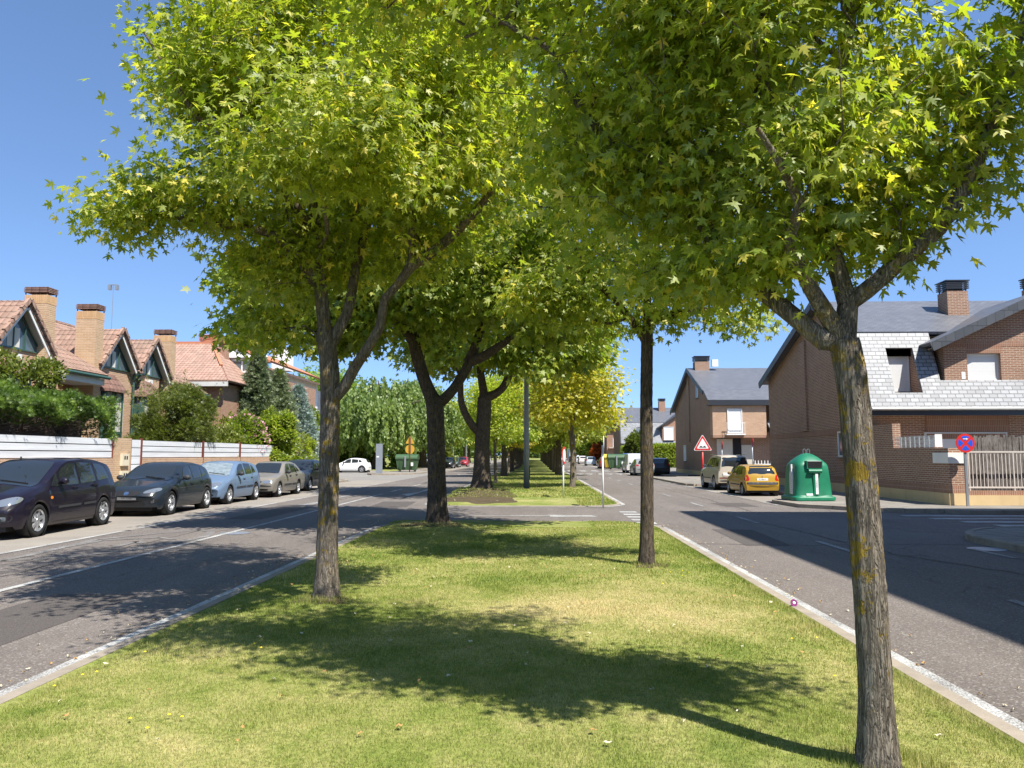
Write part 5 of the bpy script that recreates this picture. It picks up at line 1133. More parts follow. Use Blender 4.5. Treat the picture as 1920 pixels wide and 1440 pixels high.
def bay(parent, yc, ztop=4.55, x=FX):
    m = MB(); w_ = .8; zt, zb_ = ztop + .55, ztop - .05; X1 = x + .62
    m.add([(x, yc - w_ - .1, zb_), (X1, yc - w_ + .1, zb_), (X1, yc + w_ - .1, zb_), (x, yc + w_ + .1, zb_), (x, yc - .45, zt + .1), (x + .25, yc - .4, zt), (x + .25, yc + .4, zt), (x, yc + .45, zt + .1),
           (x, yc - w_ - .1, zb_ - .12), (X1, yc - w_ + .1, zb_ - .12), (X1, yc + w_ - .1, zb_ - .12), (x, yc + w_ + .1, zb_ - .12)],
          [(0, 1, 5, 4), (1, 2, 6, 5), (2, 3, 7, 6), (4, 5, 6, 7), (8, 9, 1, 0), (9, 10, 2, 1), (10, 11, 3, 2), (11, 10, 9, 8)])
    m.build('bay_roof', M['tile_brown'], parent)
    b = MB(); b.box(x, X1 - .2, yc - w_ + .15, yc + w_ - .15, 1.2, zb_ - .13); b_ = b.build('bay_window', M['winglass'], parent); f = MB(); X2 = X1 - .2
    for yy in (yc - w_ + .12, yc - .12, yc + w_ - .2): f.box(X2 + .002, X2 + .06, yy, yy + .09, 1.2, zb_ - .13)
    f.box(X2 + .003, X2 + .05, yc - w_ + .2, yc + w_ - .2, 2.6, 2.7); f.box(x + .001, X2, yc - w_ + .1, yc - w_ + .149, 1.2, 4); f.build('window_frame', M['green_trim'], b_)
    c = MB(); 
    for k in range(14): yy = yc - w_ + .25 + k * .1; c.box(X2 + .0, X2 + .012 + .006 * (k % 2), yy, yy + .05, 2.72, zb_ - .14) if k not in (6, 7) else None
    c.build('curtain', M['curtain'], b_)
def terrace(yC1, label, gl=(True, True), chim=(True, True), bays=True, ln=8.9):
    """unit: chimney, recess, chimney, two gables"""
    h = empty('terraced_house', (FX, yC1, .12), 0, label, 'house', None)
    ya, yb_ = yC1 - .45, yC1 + ln
    m = MB()
    if ln > 5: MB().box(FX - 9, FX, yC1 + 3.65, yb_, .12, 5.44).build('front_wall', M['brick_or2'], h)
    MB().box(FX - 9, FX - 1.61, ya, min(yb_, yC1 + 3.649), .12, 5.6).build('rear_wall', M['brick_or2'], h); m.box(FX - 1.6, FX - .4, ya, min(yb_, yC1 + 3.64), .12, 3.0); m.build('wall', M['brick_or2'], h)
    r = MB(); xr = FX - 4.3; zr = 7.85; r.slab((FX - 1.3, ya, 5.6), (FX - 1.3, yb_, 5.6), (xr, yb_, zr), (xr, ya, zr), .12); r.slab((xr, ya, zr), (xr, yb_, zr), (FX - 9, yb_, 5.5), (FX - 9, ya, 5.5), .12)
    for k in range(int((yb_ - ya) / .34)): r.tube([(xr, ya + k * .34, zr + .1), (xr, ya + k * .34 + .35, zr + .12)], [.12, .1], 8)
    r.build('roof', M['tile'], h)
    if ln < 5: h['_s'] = 1
    # lower roof over the recess
    r = MB(); r.slab((FX + .75, yC1 + .35, 4.9), (FX + .75, yC1 + 3.1, 4.9), (FX - 1.4, yC1 + 1.6, 6.5), (FX - 1.4, yC1 + .35, 6.5), .1); r.slab((FX + .75, yC1 + 3.1, 4.9), (FX - .7, yC1 + 3.6, 5.1), (FX - 1.4, yC1 + 2.0, 6.4), (FX - 1.4, yC1 + 1.6, 6.5), .1); r.build('lower_roof', M['tile'], h)
    g = MB(); g.tube([(FX + .82, yC1 + .3, 4.86), (FX + .82, yC1 + 3.15, 4.86)], .07, 8); g.build('gutter', M['green_trim'], h); g = MB(); g.box(FX - .5, FX + .7, yC1 + .4, yC1 + 3.0, 4.55, 4.8); g.build('eaves_board', M['gutter_white'], h)
    for k, yc in enumerate((yC1, yC1 + 3.2)):
        if not chim[k]: continue
        c = MB(); c.box(FX - .55, FX + .3, yc - .3, yc + .26, .12, 7.3); ch_ = c.build('chimney', M['brick_or'], h); c = MB(); c.box(FX - .555, FX + .305, yc - .305, yc + .265, 7.3, 7.62); c.build('chimney_head', M['brick_or_s'], ch_)
        c = MB(); x0, x1, y0, y1 = FX - .53, FX + .28, yc - .28, yc + .24
        for xx in (x0, (x0 + x1) / 2, x1):
            for yy in (y0, y1): c.box(xx - .015, xx + .015, yy - .015, yy + .015, 7.62, 7.75)
        for k2 in range(4): z = 7.72 + k2 * .055; c.box(x0 - .05 + .02 * (k2 == 3), x1 + .05, y0 - .05, y1 + .05, z, z + .03)
        c.build('chimney_cap', M['tile_brown'], ch_)
    for k, yc in enumerate((yC1 + 4.85, yC1 + 7.85)):
        if gl[k]: gable(h, yc)
    if bays: bay(h, yC1 + 4.2); bay(h, yC1 + 7.3)
    if ln < 5: del h['_s']; return h
    d = MB(); d.tube([(FX + .12, yC1 + 6.35, .3), (FX + .12, yC1 + 6.35, 5.1)], .05, 8); d.tube([(FX + .12, yC1 + 6.35, 5.1), (FX + .3, yC1 + 6.35, 5.42)], [.1, .2], 8); d.build('downpipe', M['green_trim'], h)
    v = MB(); v.box(FX, FX + .25, yC1 + 7.6, yC1 + 7.8, 5.0 - .0, 5.25); v.build('vent', M['white'], h)
    for k, yy in enumerate((yC1 + 1.2,)): MB().box(xr - .4, xr + .2, yy - .4, yy + .4, 7.7, 8.35).build('rear_chimney', M['tile_brown'], h)
    return h
terrace(18.3, 'terraced orange brick house at the left edge of the view, gable cut by the frame')
terrace(27.5, 'terraced orange brick house with two tall chimneys and twin white edged gables')
terrace(37.1, 'terraced orange brick house with a single tall chimney behind the feathery shrub', gl=(False, False), chim=(True, False), bays=False, ln=3.3)
an = MB(); an.tube([(-20.5, 38.5, 7.6), (-20.5, 38.5, 10.9)], .02, 6); an.box(-20.7, -20.3, 38.48, 38.52, 10.85, 10.9); an.box(-20.75, -20.62, 38.4, 38.6, 10.6, 10.86); an.box(-20.38, -20.25, 38.4, 38.6, 10.6, 10.86); 
anp = P(213, 533, 38.5); 
for i, v in enumerate(an.v): an.v[i] = (v[0] + anp.x + 20.5, v[1], v[2] + anp.z - 10.9)
tag(an.build('antenna', M['steel']), 'tall thin roof antenna behind the second chimney of the orange terrace', 'antenna')
# orange hip roofed house with white gable and glazed gallery
hb = empty('gabled_house', (-19, 47, .12), 0, 'left house with a broad orange hipped roof and glazed white gallery', 'house')
def Q(px, py, X):   # point on the plane x = X
    d = ray(px, py); t = X / d.x; return Vector((X, d.y * t, H + d.z * t))
MB().box(-28, -17.6, 42.3, 46.9, .12, 5.75).build('wall', M['brick_far'], hb); MB().box(-26, -16.9, 47, 58, .12, 6.75).build('wall', M['brick_far'], hb)
m = MB(); m.slab((-28, 41.9, 5.8), (-17.2, 41.9, 5.8), (-20.0, 46.2, 8.5), (-28, 46.2, 8.5), .12); m.slab((-17.2, 41.9, 5.8), (-17.2, 47.2, 5.8), (-20.0, 47.2, 8.5), (-20.0, 46.2, 8.5), .12); m.build('roof', M['tile2'], hb)
m = MB(); m.bar((-28, 46.2, 8.62), (-20.0, 46.2, 8.62), .22, .2); m.bar((-20, 46.2, 8.62), (-18.2, 43.4, 6.9), .16, .14); m.build('ridge', M['terracotta'], hb); m = MB(); m.box(-28, -17.15, 41.75, 41.9, 5.55, 5.8); m.build('gutter', M['gutter_white'], hb)
m = MB(); m.prism([(-22.4, 6.75), (-16.9, 6.75), (-16.9, 7.6), (-19.9, 8.85), (-22.4, 8.2)], 'y', 47.02, 47.3); m.build('gable_wall', M['whitewall'], hb)
m = MB(); m.slab((-16.6, 46.9, 7.5), (-16.6, 58, 7.5), (-19.9, 58, 8.95), (-19.9, 46.9, 8.95), .13); m.slab((-19.9, 46.9, 8.95), (-19.9, 58, 8.95), (-23.5, 58, 8.1), (-23.5, 46.9, 8.1), .13); m.build('gallery_roof', M['terracotta'], hb)
m = MB(); m.box(-19.55, -16.8, 46.5, 47.01, 6.8, 7.68); m.build('gallery', M['white'], hb); gl_ = hb.children[-1]
for k in range(4): x = -19.45 + k * .66; m = MB(); m.box(x, x + .54, 46.47, 46.499, 7.0, 7.52); m.build('pane', M['winglass'], gl_)
m = MB(); m.slab((-19.8, 46.3, 7.7), (-16.5, 46.3, 7.7), (-16.9, 47.0, 7.95), (-19.4, 47.0, 7.95), .06); m.build('canopy', M['white'], hb)
win(hb, -19.45, -18.72, 4.25, 5.95, 47.0, 'white', 'white'); m = MB(); m.box(-19.55, -18.6, 46.6, 46.99, 4.1, 4.2)
for k in range(8): m.box(-19.53 + k * .13, -19.51 + k * .13, 46.6, 46.62, 4.2, 4.95)
m.box(-19.55, -18.6, 46.59, 46.63, 4.95, 4.99); m.build('balcony_rail', M['white'], hb)
chimney(hb, -21.7, -20.7, 48.2, 49.2, 8.0, 9.0, 'brick_far', 'terracotta'); c_ = MB(); c_.box(-19.3, -18.85, 45.6, 46.1, 6.5, 8.45); c_.build('chimney', M['brick_far'], hb); MB().box(-19.38, -18.77, 45.52, 46.18, 8.45, 8.95).build('chimney_cap', M['rust'], hb.children[-1])
for (px, py, Y_, hh, lab) in ((418, 640, 45.8, .9, 'small aerial with side arm on the chimney of the white gabled house'), (455, 668, 50, 1.9, 'tall aerial mast right of the white gabled house')):
    p = P(px, py, Y_); a = MB(); a.tube([tuple(p + Vector((0, 0, -.6))), tuple(p + Vector((0, 0, hh)))], .018, 6); a.bar(p + Vector((-.1, 0, hh * .8)), p + Vector((.45, 0, hh * .9)), .02, .02)
    for k in range(5): a.bar(p + Vector((.0 + k * .1, -.15, hh * .82 + k * .018)), p + Vector((.0 + k * .1, .15, hh * .82 + k * .018)), .01, .01)
    tag(a.build('antenna', M['steel']), lab, 'antenna')
# further houses on the left
hc = empty('white_house', (-22, 60, .12), 0, 'white house with a tiled balcony parapet behind the conifers', 'house')
MB().box(-30, -20.2, 59, 70, .12, 8.4).build('wall', M['whitewall'], hc); MB().box(-20.9, -19.5, 59.5, 60.5, 8.4, 10.2).build('chimney', M['whitewall'], hc); m = MB(); m.slab((-19.4, 58.6, 8.0), (-19.4, 70, 8.0), (-25, 70, 9.6), (-25, 58.6, 9.6), .14); m.build('roof', M['tile2'], hc)
for k in range(3): win(hc, -29 + k * 3.2, -27.5 + k * 3.2, 5.6, 7.2, 59, 'winglass')
hd = empty('slate_house', (-26, 82, .12), 0, 'pale yellow house with a dark slate roof left of the first willow', 'house')
m = MB(); m.prism([(-34, .12), (-24.2, .12), (-24.2, 6.3), (-27.2, 9.3), (-34, 9.3)], 'y', 84, 96); m.build('wall', M['paleyellow'], hd)
m = MB(); m.slab((-23.9, 83.6, 6.2), (-23.9, 96, 6.2), (-27.2, 96, 9.6), (-27.2, 83.6, 9.6), .15); m.box(-34, -27.2, 83.8, 96, 9.6, 9.72); m.build('roof', M['slate_dark'], hd); win(hd, -33, -31, 3, 5, 84, 'winglass'); win(hd, -29, -27, 3, 5, 84, 'winglass')
# ---------------------------------------------------------------- boundary walls on the left pavement
WXL = -14.5
def bfence(y0, y1, label, seed, zt=2.3, posts=True, end=True):
    e = empty('boundary_fence', (WXL, y0, .12), 0, label, 'fence', 'white boarded fences along the left pavement')
    MB().box(WXL - .25, WXL, y0, y1, .12, 1.62).build('brick_base', M['brick_or2'], e); m = MB(); z = 1.63; n = 3; hh = (zt - z) / n
    for k in range(n): m.box(WXL - .09, WXL - .05, y0 + .04, y1 - .04, z + k * hh + .012, z + (k + 1) * hh - .018)
    m.build('boards', M['slats'], e); m = MB(); m.box(WXL - .14, WXL - .1, y0, y1, 1.6, zt - .02); m.build('backing', M['black'], e)
    if posts:
        m = MB(); m.box(WXL - .1, WXL - .02, y1 - .04, y1, .2, zt + .04); m.box(WXL - .1, WXL - .02, y0, y0 + .04, .2, zt + .04); m.build('posts', M['red_post'], e)
    return e
bfence(12, 25.9, 'white boarded fence on a brick base under the cypress hedge beside the nearest car', 1)
pil = empty('gate_pillar', (WXL, 26.4, .12), 0, 'orange brick gate pillar with two cream meter boxes between the white fences', 'pillar'); MB().box(WXL - .3, WXL + .02, 25.95, 27.0, .12, 2.32).build('pillar', M['brick_or'], pil)
for zz in (.75, 1.35):
    mb_ = MB().box(WXL + .02, WXL + .1, 26.3, 26.75, zz, zz + .42).build('meter_box', M['meter'], pil); q = MB(); q.box(WXL + .1, WXL + .106, 26.42, 26.5, zz + .22, zz + .34); q.box(WXL + .1, WXL + .106, 26.56, 26.64, zz + .22, zz + .34); q.build('meter_window', M['black'], mb_)
g = empty('garden_gate', (WXL, 27.4, .12), 0, 'narrow white boarded garden gate with red posts beside the brick pillar', 'gate'); m = MB()
for k in range(7): m.box(WXL - .08, WXL - .04, 27.1, 27.75, .2 + k * .3, .2 + k * .3 + .275)
m.build('boards', M['slats'], g); m = MB(); m.box(WXL - .09, WXL - .01, 27.75, 27.84, .15, 2.34); m.box(WXL - .09, WXL - .01, 27.02, 27.08, .15, 2.34); m.build('posts', M['red_post'], g)
bfence(27.9, 33.0, 'white boarded fence right of the gate pillar under the feathery shrub', 2, 2.28, False); bfence(33.1, 37.2, 'white boarded fence on an orange brick base behind the light blue hatchback', 3, 2.3)
bfence(37.3, 42.2, 'last and farthest white boarded fence, beside the round dark shrub', 4, 2.28)
bw = empty('boundary_wall', (WXL, 43, .12), 0, 'orange brick wall with a peach upper part at the end of the left gardens', 'wall'); MB().box(WXL - .25, WXL, 42.25, 51.4, .12, 1.55).build('brick_base', M['brick_or2'], bw); m = MB(); m.box(WXL - .22, WXL - .03, 46, 51.4, 1.55, 2.62); m.build('upper_wall', M['peach'], bw)
m = MB(); m.box(WXL - .35, WXL + .06, 51.4, 51.9, .12, 2.75); m.box(WXL - .4, WXL + .1, 51.35, 51.95, 2.751, 2.87); m.build('end_pier', M['peach'], bw)
# small brick building and trunks under the willows
bb = empty('garden_wall', (-15.5, 108, .12), 0, 'reddish brick wall glimpsed under the willows', 'wall'); MB().box(-17.6, -15.6, 106, 107, .12, 2.6).build('wall', M['terracotta'], bb)
# ================================================================= CARS
def interp(tab, s):
    xs = [a for a, b in tab]; ys = [b for a, b in tab]; return float(np.interp(s, xs, ys))
def smoothtab(tab, r=.07):
    return lambda s: (interp(tab, s - r) + 2 * interp(tab, s) + interp(tab, s + r) + interp(tab, s - r/2) + interp(tab, s + r/2)) / 6
def chaikin(p, n=2):
    for _ in range(n):
        q = []
        for i in range(len(p)):
            a, b = p[i], p[(i + 1) % len(p)]; q += [(a[0]*.75+b[0]*.25, a[1]*.75+b[1]*.25), (a[0]*.25+b[0]*.75, a[1]*.25+b[1]*.75)]
        p = q
    return p
def roundpoly(p, r=.045, n=3):
    out = []
    for i in range(len(p)):
        a, b, c = Vector(p[i-1]), Vector(p[i]), Vector(p[(i+1) % len(p)]); u = (a - b); v = (c - b); lu, lv = u.length, v.length
        if lu < 1e-6 or lv < 1e-6: out.append(tuple(b)); continue
        q = min(r, lu * .45, lv * .45); s = b + u / lu * q; e = b + v / lv * q
        for k in range(n + 1): t = k / n; w = s * (1-t)**2 + b * 2*t*(1-t) + e * t*t; out.append((w.x, w.y))
    return out
def car(spec):
    """local frame: front towards -y, ground z=0. spec: profile tables along s (0 = front)"""
    L, W = spec['L'], spec['W']; hw = W / 2; top = smoothtab(spec['top']); belt = smoothtab(spec['belt'], .1); sill = spec.get('sill', .2); wr = spec['wr']; ws = spec['ws']; ra = wr + .05; tum = spec.get('tum', .34)
    ss = sorted(set([round(x, 4) for x in list(np.linspace(0, L, 78)) + [.015, .03, .05, .08, L - .015, L - .03, L - .05, L - .08] + [w + ra * math.cos(a) for w in ws for a in np.linspace(0, math.pi, 15)]]))
    NJ = 22; V = []; F = []
    wf = spec.get('plan', [(0, .80), (.08, .88), (.25, .95), (.6, .99), (1.2, 1), (L - 1.1, 1), (L - .5, .97), (L - .12, .92), (L, .86)])
    kf = spec.get('nose', .16)
    for s in ss:
        t = top(s); w = hw * interp(wf, s); zl = sill + (.06 if s < .12 or s > L - .12 else 0)
        for c in ws:
            if abs(s - c) < ra: zl = max(zl, wr + math.sqrt(ra * ra - (s - c) ** 2))
        zs = min(belt(s), t - .03); zs = max(zs, zl + .03); g = max(t - zs, .03)
        side = lambda z: w * (1 - .10 * max(0, (.5 - z) / .35) ** 2 * .6 - .055 * max(0, (z - .6) / .4) ** 2)
        wsd = side(zs) * .985; yr = wsd - tum * max(0, g - .05) - .02
        if g < .2: yr = wsd * (.93 - .0 * g) - tum * max(0, g - .05)
        pts = [(side(zl) * .97, zl), (side(zl + .02), zl + (zs - zl) * .12), (side(zl + (zs-zl)*.4), zl + (zs - zl) * .4), (side(zl + (zs-zl)*.75), zl + (zs - zl) * .75), (side(zs) * .997, zs - min(.04, (zs-zl)*.12)), (wsd - .012, zs), (wsd - .012 - (wsd - yr) * .5 + .012 * min(1, g * 2), zs + g * .5 - .01), (yr, t - min(.05, g * .3)), (yr - .06, t - min(.02, g * .15)), (yr * .55, t - .004 * (g > .1)), (0, t)]
        xs = [p[0] for p in pts]; zz = [p[1] for p in pts]; d = [0]
        for i in range(1, len(pts)): d.append(d[-1] + math.hypot(xs[i]-xs[i-1], zz[i]-zz[i-1]))
        u = np.concatenate([np.linspace(0, d[5], 10)[:-1], np.linspace(d[5], d[7], 6)[:-1], np.linspace(d[7], d[-1], 8)])[:]
        X = np.interp(u, d, xs); Z = np.interp(u, d, zz)
        fr = max(0, 1 - s / .9); bk = max(0, 1 - (L - s) / .8)
        row = []
        for x, z in zip(X, Z):
            yy = s + kf * fr * (abs(x) / hw) ** 3 - .10 * bk * (abs(x) / hw) ** 3 + spec.get('lean', .0) * 0; row.append((x, yy - L / 2, z))
        V.append(row)
    nj = len(V[0]); vs = []; 
    for row in V: vs += [row[j] for j in range(nj)] + [(-row[j][0], row[j][1], row[j][2]) for j in range(nj - 2, -1, -1)]
    m = 2 * nj - 1
    for i in range(len(V) - 1):
        for j in range(m - 1): F.append((i*m + j, i*m + j + 1, (i+1)*m + j + 1, (i+1)*m + j))
    F.append(tuple(range(m))[::-1]); F.append(tuple((len(V)-1) * m + j for j in range(m)))
    root = empty('parked_car', (0, 0, 0)); mb = MB(); mb.v = vs; mb.f = F
    body = mb.build('body', M['paint_car'], root, world=False, auto=38); body.color = (*spec['col'], 1)
    bvh = BVHTree.FromPolygons([Vector(v) for v in vs], F)
    def patch(name, poly, axis, mat, parent=root, off=.006, smoothn=2, mirror=False, step=.07, both=False):
        """lay a polygon on the body: axis 'side' (y from front s, z), 'front'/'rear' (x, z), 'top' (x, s)"""
        poly = roundpoly(poly) if smoothn == 1 else chaikin(poly, smoothn); mb = MB()
        for sg in ((1, -1) if both else ((-1,) if mirror else (1,))):
            xs = [p[0] for p in poly]; ys = [p[1] for p in poly]; n = len(poly); pts = [Vector(p) for p in poly]
            def ins(px, py):
                c = False
                for i in range(n):
                    a, b = poly[i], poly[i-1]
                    if (a[1] > py) != (b[1] > py) and px < (b[0]-a[0]) * (py-a[1]) / (b[1]-a[1]) + a[0]: c = not c
                return c
            gx = min(xs) + step * .6
            while gx < max(xs):
                gy = min(ys) + step * .6
                while gy < max(ys):
                    if ins(gx, gy): pts.append(Vector((gx, gy)))
                    gy += step
                gx += step
            v, e, f, *_ = delaunay_2d_cdt(pts, [(i, (i+1) % n) for i in range(n)], [list(range(n))], 1, 1e-5)
            out = []; bad = set()
            for k, q in enumerate(v):
                if axis == 'side': o = Vector((3 * sg, q[0] - L/2, q[1])); d = Vector((-sg, 0, 0))
                elif axis == 'front': o = Vector((q[0] * sg, -L, q[1])); d = Vector((0, 1, 0))
                elif axis == 'rear': o = Vector((q[0] * sg, L, q[1])); d = Vector((0, -1, 0))
                else: o = Vector((q[0] * sg, q[1] - L/2, 4)); d = Vector((0, 0, -1))
                h, nr, *_ = bvh.ray_cast(o, d)
                if h is None: bad.add(k); h = o; nr = -d
                if nr.dot(d) > 0: nr = -nr
                out.append(h + nr * off)
            fs = []
            for t in f:
                if any(i in bad for i in t): continue
                a, b, c = (out[i] for i in t); nn = (b - a).cross(c - a)
                dd = {'side': Vector((sg, 0, 0)), 'front': Vector((0, -1, 0)), 'rear': Vector((0, 1, 0)), 'top': Vector((0, 0, 1))}[axis]
                fs.append(tuple(t) if nn.dot(dd) > 0 else tuple(t)[::-1])
            mb.add(out, fs)
        if not mb.f: return None
        return mb.build(name, M[mat] if isinstance(mat, str) else mat, parent, world=False, smooth=True)
    def strip(name, pts, axis, w, mat, both=True, parent=body, off=.004):
        poly = []; P2 = [Vector(p) for p in pts]
        for i, p in enumerate(P2):
            d = (P2[min(i+1, len(P2)-1)] - P2[max(i-1, 0)]).normalized(); poly.append(p + Vector((-d.y, d.x)) * w / 2)
        for i, p in reversed(list(enumerate(P2))):
            d = (P2[min(i+1, len(P2)-1)] - P2[max(i-1, 0)]).normalized(); poly.append(p - Vector((-d.y, d.x)) * w / 2)
        return patch(name, [tuple(p) for p in poly], axis, mat, parent, off, 0, both=both, step=.12)
    for nm, pl, ax, mt in spec['patches']:
        sm = 1 if mt == 'glass' or mt == 'foil' else 2
        if ax == 'side': patch(nm, pl, ax, mt, smoothn=sm); patch(nm, pl, ax, mt, mirror=True, smoothn=sm)
        elif nm in ('headlight', 'tail_light', 'fog_lamp', 'fog_lamp_recess'):
            patch(nm, pl, ax, mt); patch(nm, pl, ax, mt, mirror=True)
        else:
            full = pl + [(-x, y) for x, y in reversed(pl)]; patch(nm, full, ax, mt, smoothn=sm)
    for pts in spec.get('seams', []): strip('door_seam', pts, 'side', .014, 'black')
    for pts in spec.get('rub', []): strip('rub_strip', pts, 'side', .05, 'plastic_dark', off=.012)
    for pts in spec.get('seams_top', []): strip('bonnet_seam', pts, 'top', .012, 'black')
    for (s, z) in spec.get('handles', []):
        for sg in (1, -1):
            h, nr, *_ = bvh.ray_cast(Vector((3*sg, s - L/2, z)), Vector((-sg, 0, 0)))
            if h: q = MB(); q.box(h.x - .01, h.x + .035 * sg, h.y - .09, h.y + .09, h.z - .015, h.z + .02); o = q.build('door_handle', M['paint_car'] if spec.get('hcol', 1) else M['plastic_dark'], root, world=False, auto=40); o.color = body.color
    s, z = spec['mirror']
    for sg in (1, -1):
        h, nr, *_ = bvh.ray_cast(Vector((3*sg, s - L/2, z)), Vector((-sg, 0, 0)))
        hx = abs(h.x) if h else hw * .9
        q = MB(); q.lathe([(.0, -.07), (.06, -.065), (.085, -.03), (.09, .02), (.075, .07), (.04, .1), (0, .11)], 'y', (0, 0, 0), 14); q.v = [(sg * (hx + .13) + v[0] * 1.15, h.y - .02 + v[1] * .8, z + .05 + v[2] * .85) for v in q.v]; q.box(sg * (hx - .02), sg * (hx + .08), h.y - .02, h.y + .03, z - .01, z + .03)
        o = q.build('wing_mirror', M['paint_car'] if spec.get('mcol', 1) else M['plastic_dark'], root, world=False, smooth=True); o.color = body.color
        g = MB(); g.box(sg * (hx + .06), sg * (hx + .2), h.y + .055, h.y + .06, z, z + .1); g.build('mirror_glass', M['chrome'], o, world=False)
    # underbody and wheel wells
    q = MB(); q.box(-hw + .27, hw - .27, -L/2 + .2, L/2 - .2, sill - .04, .62); q.box(-hw + .08, hw - .08, -L/2 + .95 + (ws[0] - .75) + .1, ws[1] - L/2 - ra - .04, sill + .0, .5); q.build('underbody', M['black'], root, world=False)
    for c in ws:
        for sg in (1, -1): q = MB(); q.lathe([(ra - .01, 0), (ra - .01, .26)], 'x', (0, 0, 0), 24); q.v = [(sg * (hw - .30 + v[0]), c - L/2 + v[1], wr + v[2]) for v in q.v]; q.build('wheel_arch', M['black'], root, world=False)
    for c in ws:
        for sg in (1, -1):
            wx = sg * (hw - .125); cy = c - L/2; tw = .1
            hub = MB(); hub.lathe([(0, -.02), (wr * .62, -.02), (wr * .62, .03), (0, .03)], 'x', (wx, cy, wr), 20); hub = hub.build('wheel', M['black'], root, world=False, auto=40)
            ty = MB(); ty.lathe([(wr * .66, -tw * .9), (wr * .9, -tw), (wr * .985, -tw * .75), (wr, -tw * .4), (wr, tw * .4), (wr * .985, tw * .75), (wr * .9, tw), (wr * .66, tw * .9), (wr * .64, 0), (wr * .66, -tw * .9)], 'x', (wx, cy, wr), 32); ty.build('tyre', M['rubber'], hub, world=False, smooth=True)
            rm = MB(); xo = sg * .075; rr_ = wr * .67; rm.lathe([(rr_, sg * .1), (rr_ * .93, sg * .095), (rr_ * .9, sg * .05), (rr_ * .94, sg * .0)], 'x', (wx, cy, wr), 28)
            ns = spec.get('spokes', 7); two = spec.get('twin', False)
            for k in range(ns):
                for off in ((-.13, .13) if two else (0,)):
                    a = 2 * math.pi * k / ns + .3 + off; a0 = a - off * .6; p = Vector((wx + xo * 1.0, cy + math.cos(a0) * .03, wr + math.sin(a0) * .03)); e_ = Vector((wx + sg * .07, cy + math.cos(a) * rr_ * .93, wr + math.sin(a) * rr_ * .93)); rm.bar(p, e_, wr * (.11 if two else spec.get('spw', .17)), .02) if False else rm.add([p + Vector((sg*.012, -math.sin(a)*q_, math.cos(a)*q_)) for q_ in (-.028, .028)] + [e_ + Vector((0, -math.sin(a)*q_, math.cos(a)*q_)) for q_ in ((.024, -.024) if two else (.04, -.04))] + [p + Vector((-sg*.02, -math.sin(a)*q_, math.cos(a)*q_)) for q_ in (-.034, .034)] + [e_ + Vector((-sg*.03, -math.sin(a)*q_, math.cos(a)*q_)) for q_ in ((.03, -.03) if two else (.046, -.046))], [(0,1,2,3) if sg > 0 else (3,2,1,0), (1,5,6,2), (0,3,7,4), (4,7,6,5)])
            rm.lathe([(.0, sg * .1), (.05, sg * .095), (.065, sg * .06)], 'x', (wx, cy, wr), 14); rm.build('rim', M[spec.get('rim', 'alu')], hub, world=False, auto=35)
    if spec.get('wipers'):
        for x0, x1, sf, sr in spec['wipers']:
            a, *_ = bvh.ray_cast(Vector((x0, sf - L/2, 4)), Vector((0, 0, -1))); b, *_ = bvh.ray_cast(Vector((x1, sr - L/2, 4)), Vector((0, 0, -1)))
            if a and b: q = MB(); q.bar(a + Vector((0, 0, .02)), b + Vector((0, 0, .025)), .02, .015); q.build('wiper', M['black'], root, world=False)
    root['_L'] = L
    return root, body, bvh, patch
def plate(root, bvh, rear, z, txt, w=.5, h=.11, x=0.0, L=4):
    d = Vector((0, -1 if rear else 1, 0)); hit, *_ = bvh.ray_cast(Vector((x, L if rear else -L, z)), d)
    y = hit.y + (.012 if rear else -.012); mb = MB(); mb.box(x - w/2, x + w/2, y - .006, y + .006, z - h/2, z + h/2); p = mb.build('number_plate', M['plate'], root, world=False)
    if txt: text('plate_text', txt, h * .78, M['sign_black'], p, (x + .01, y + (.0075 if rear else -.0075), z - .003), (R(90), 0, R(180) if rear else 0), .0008, .92)
    return p
S = {}
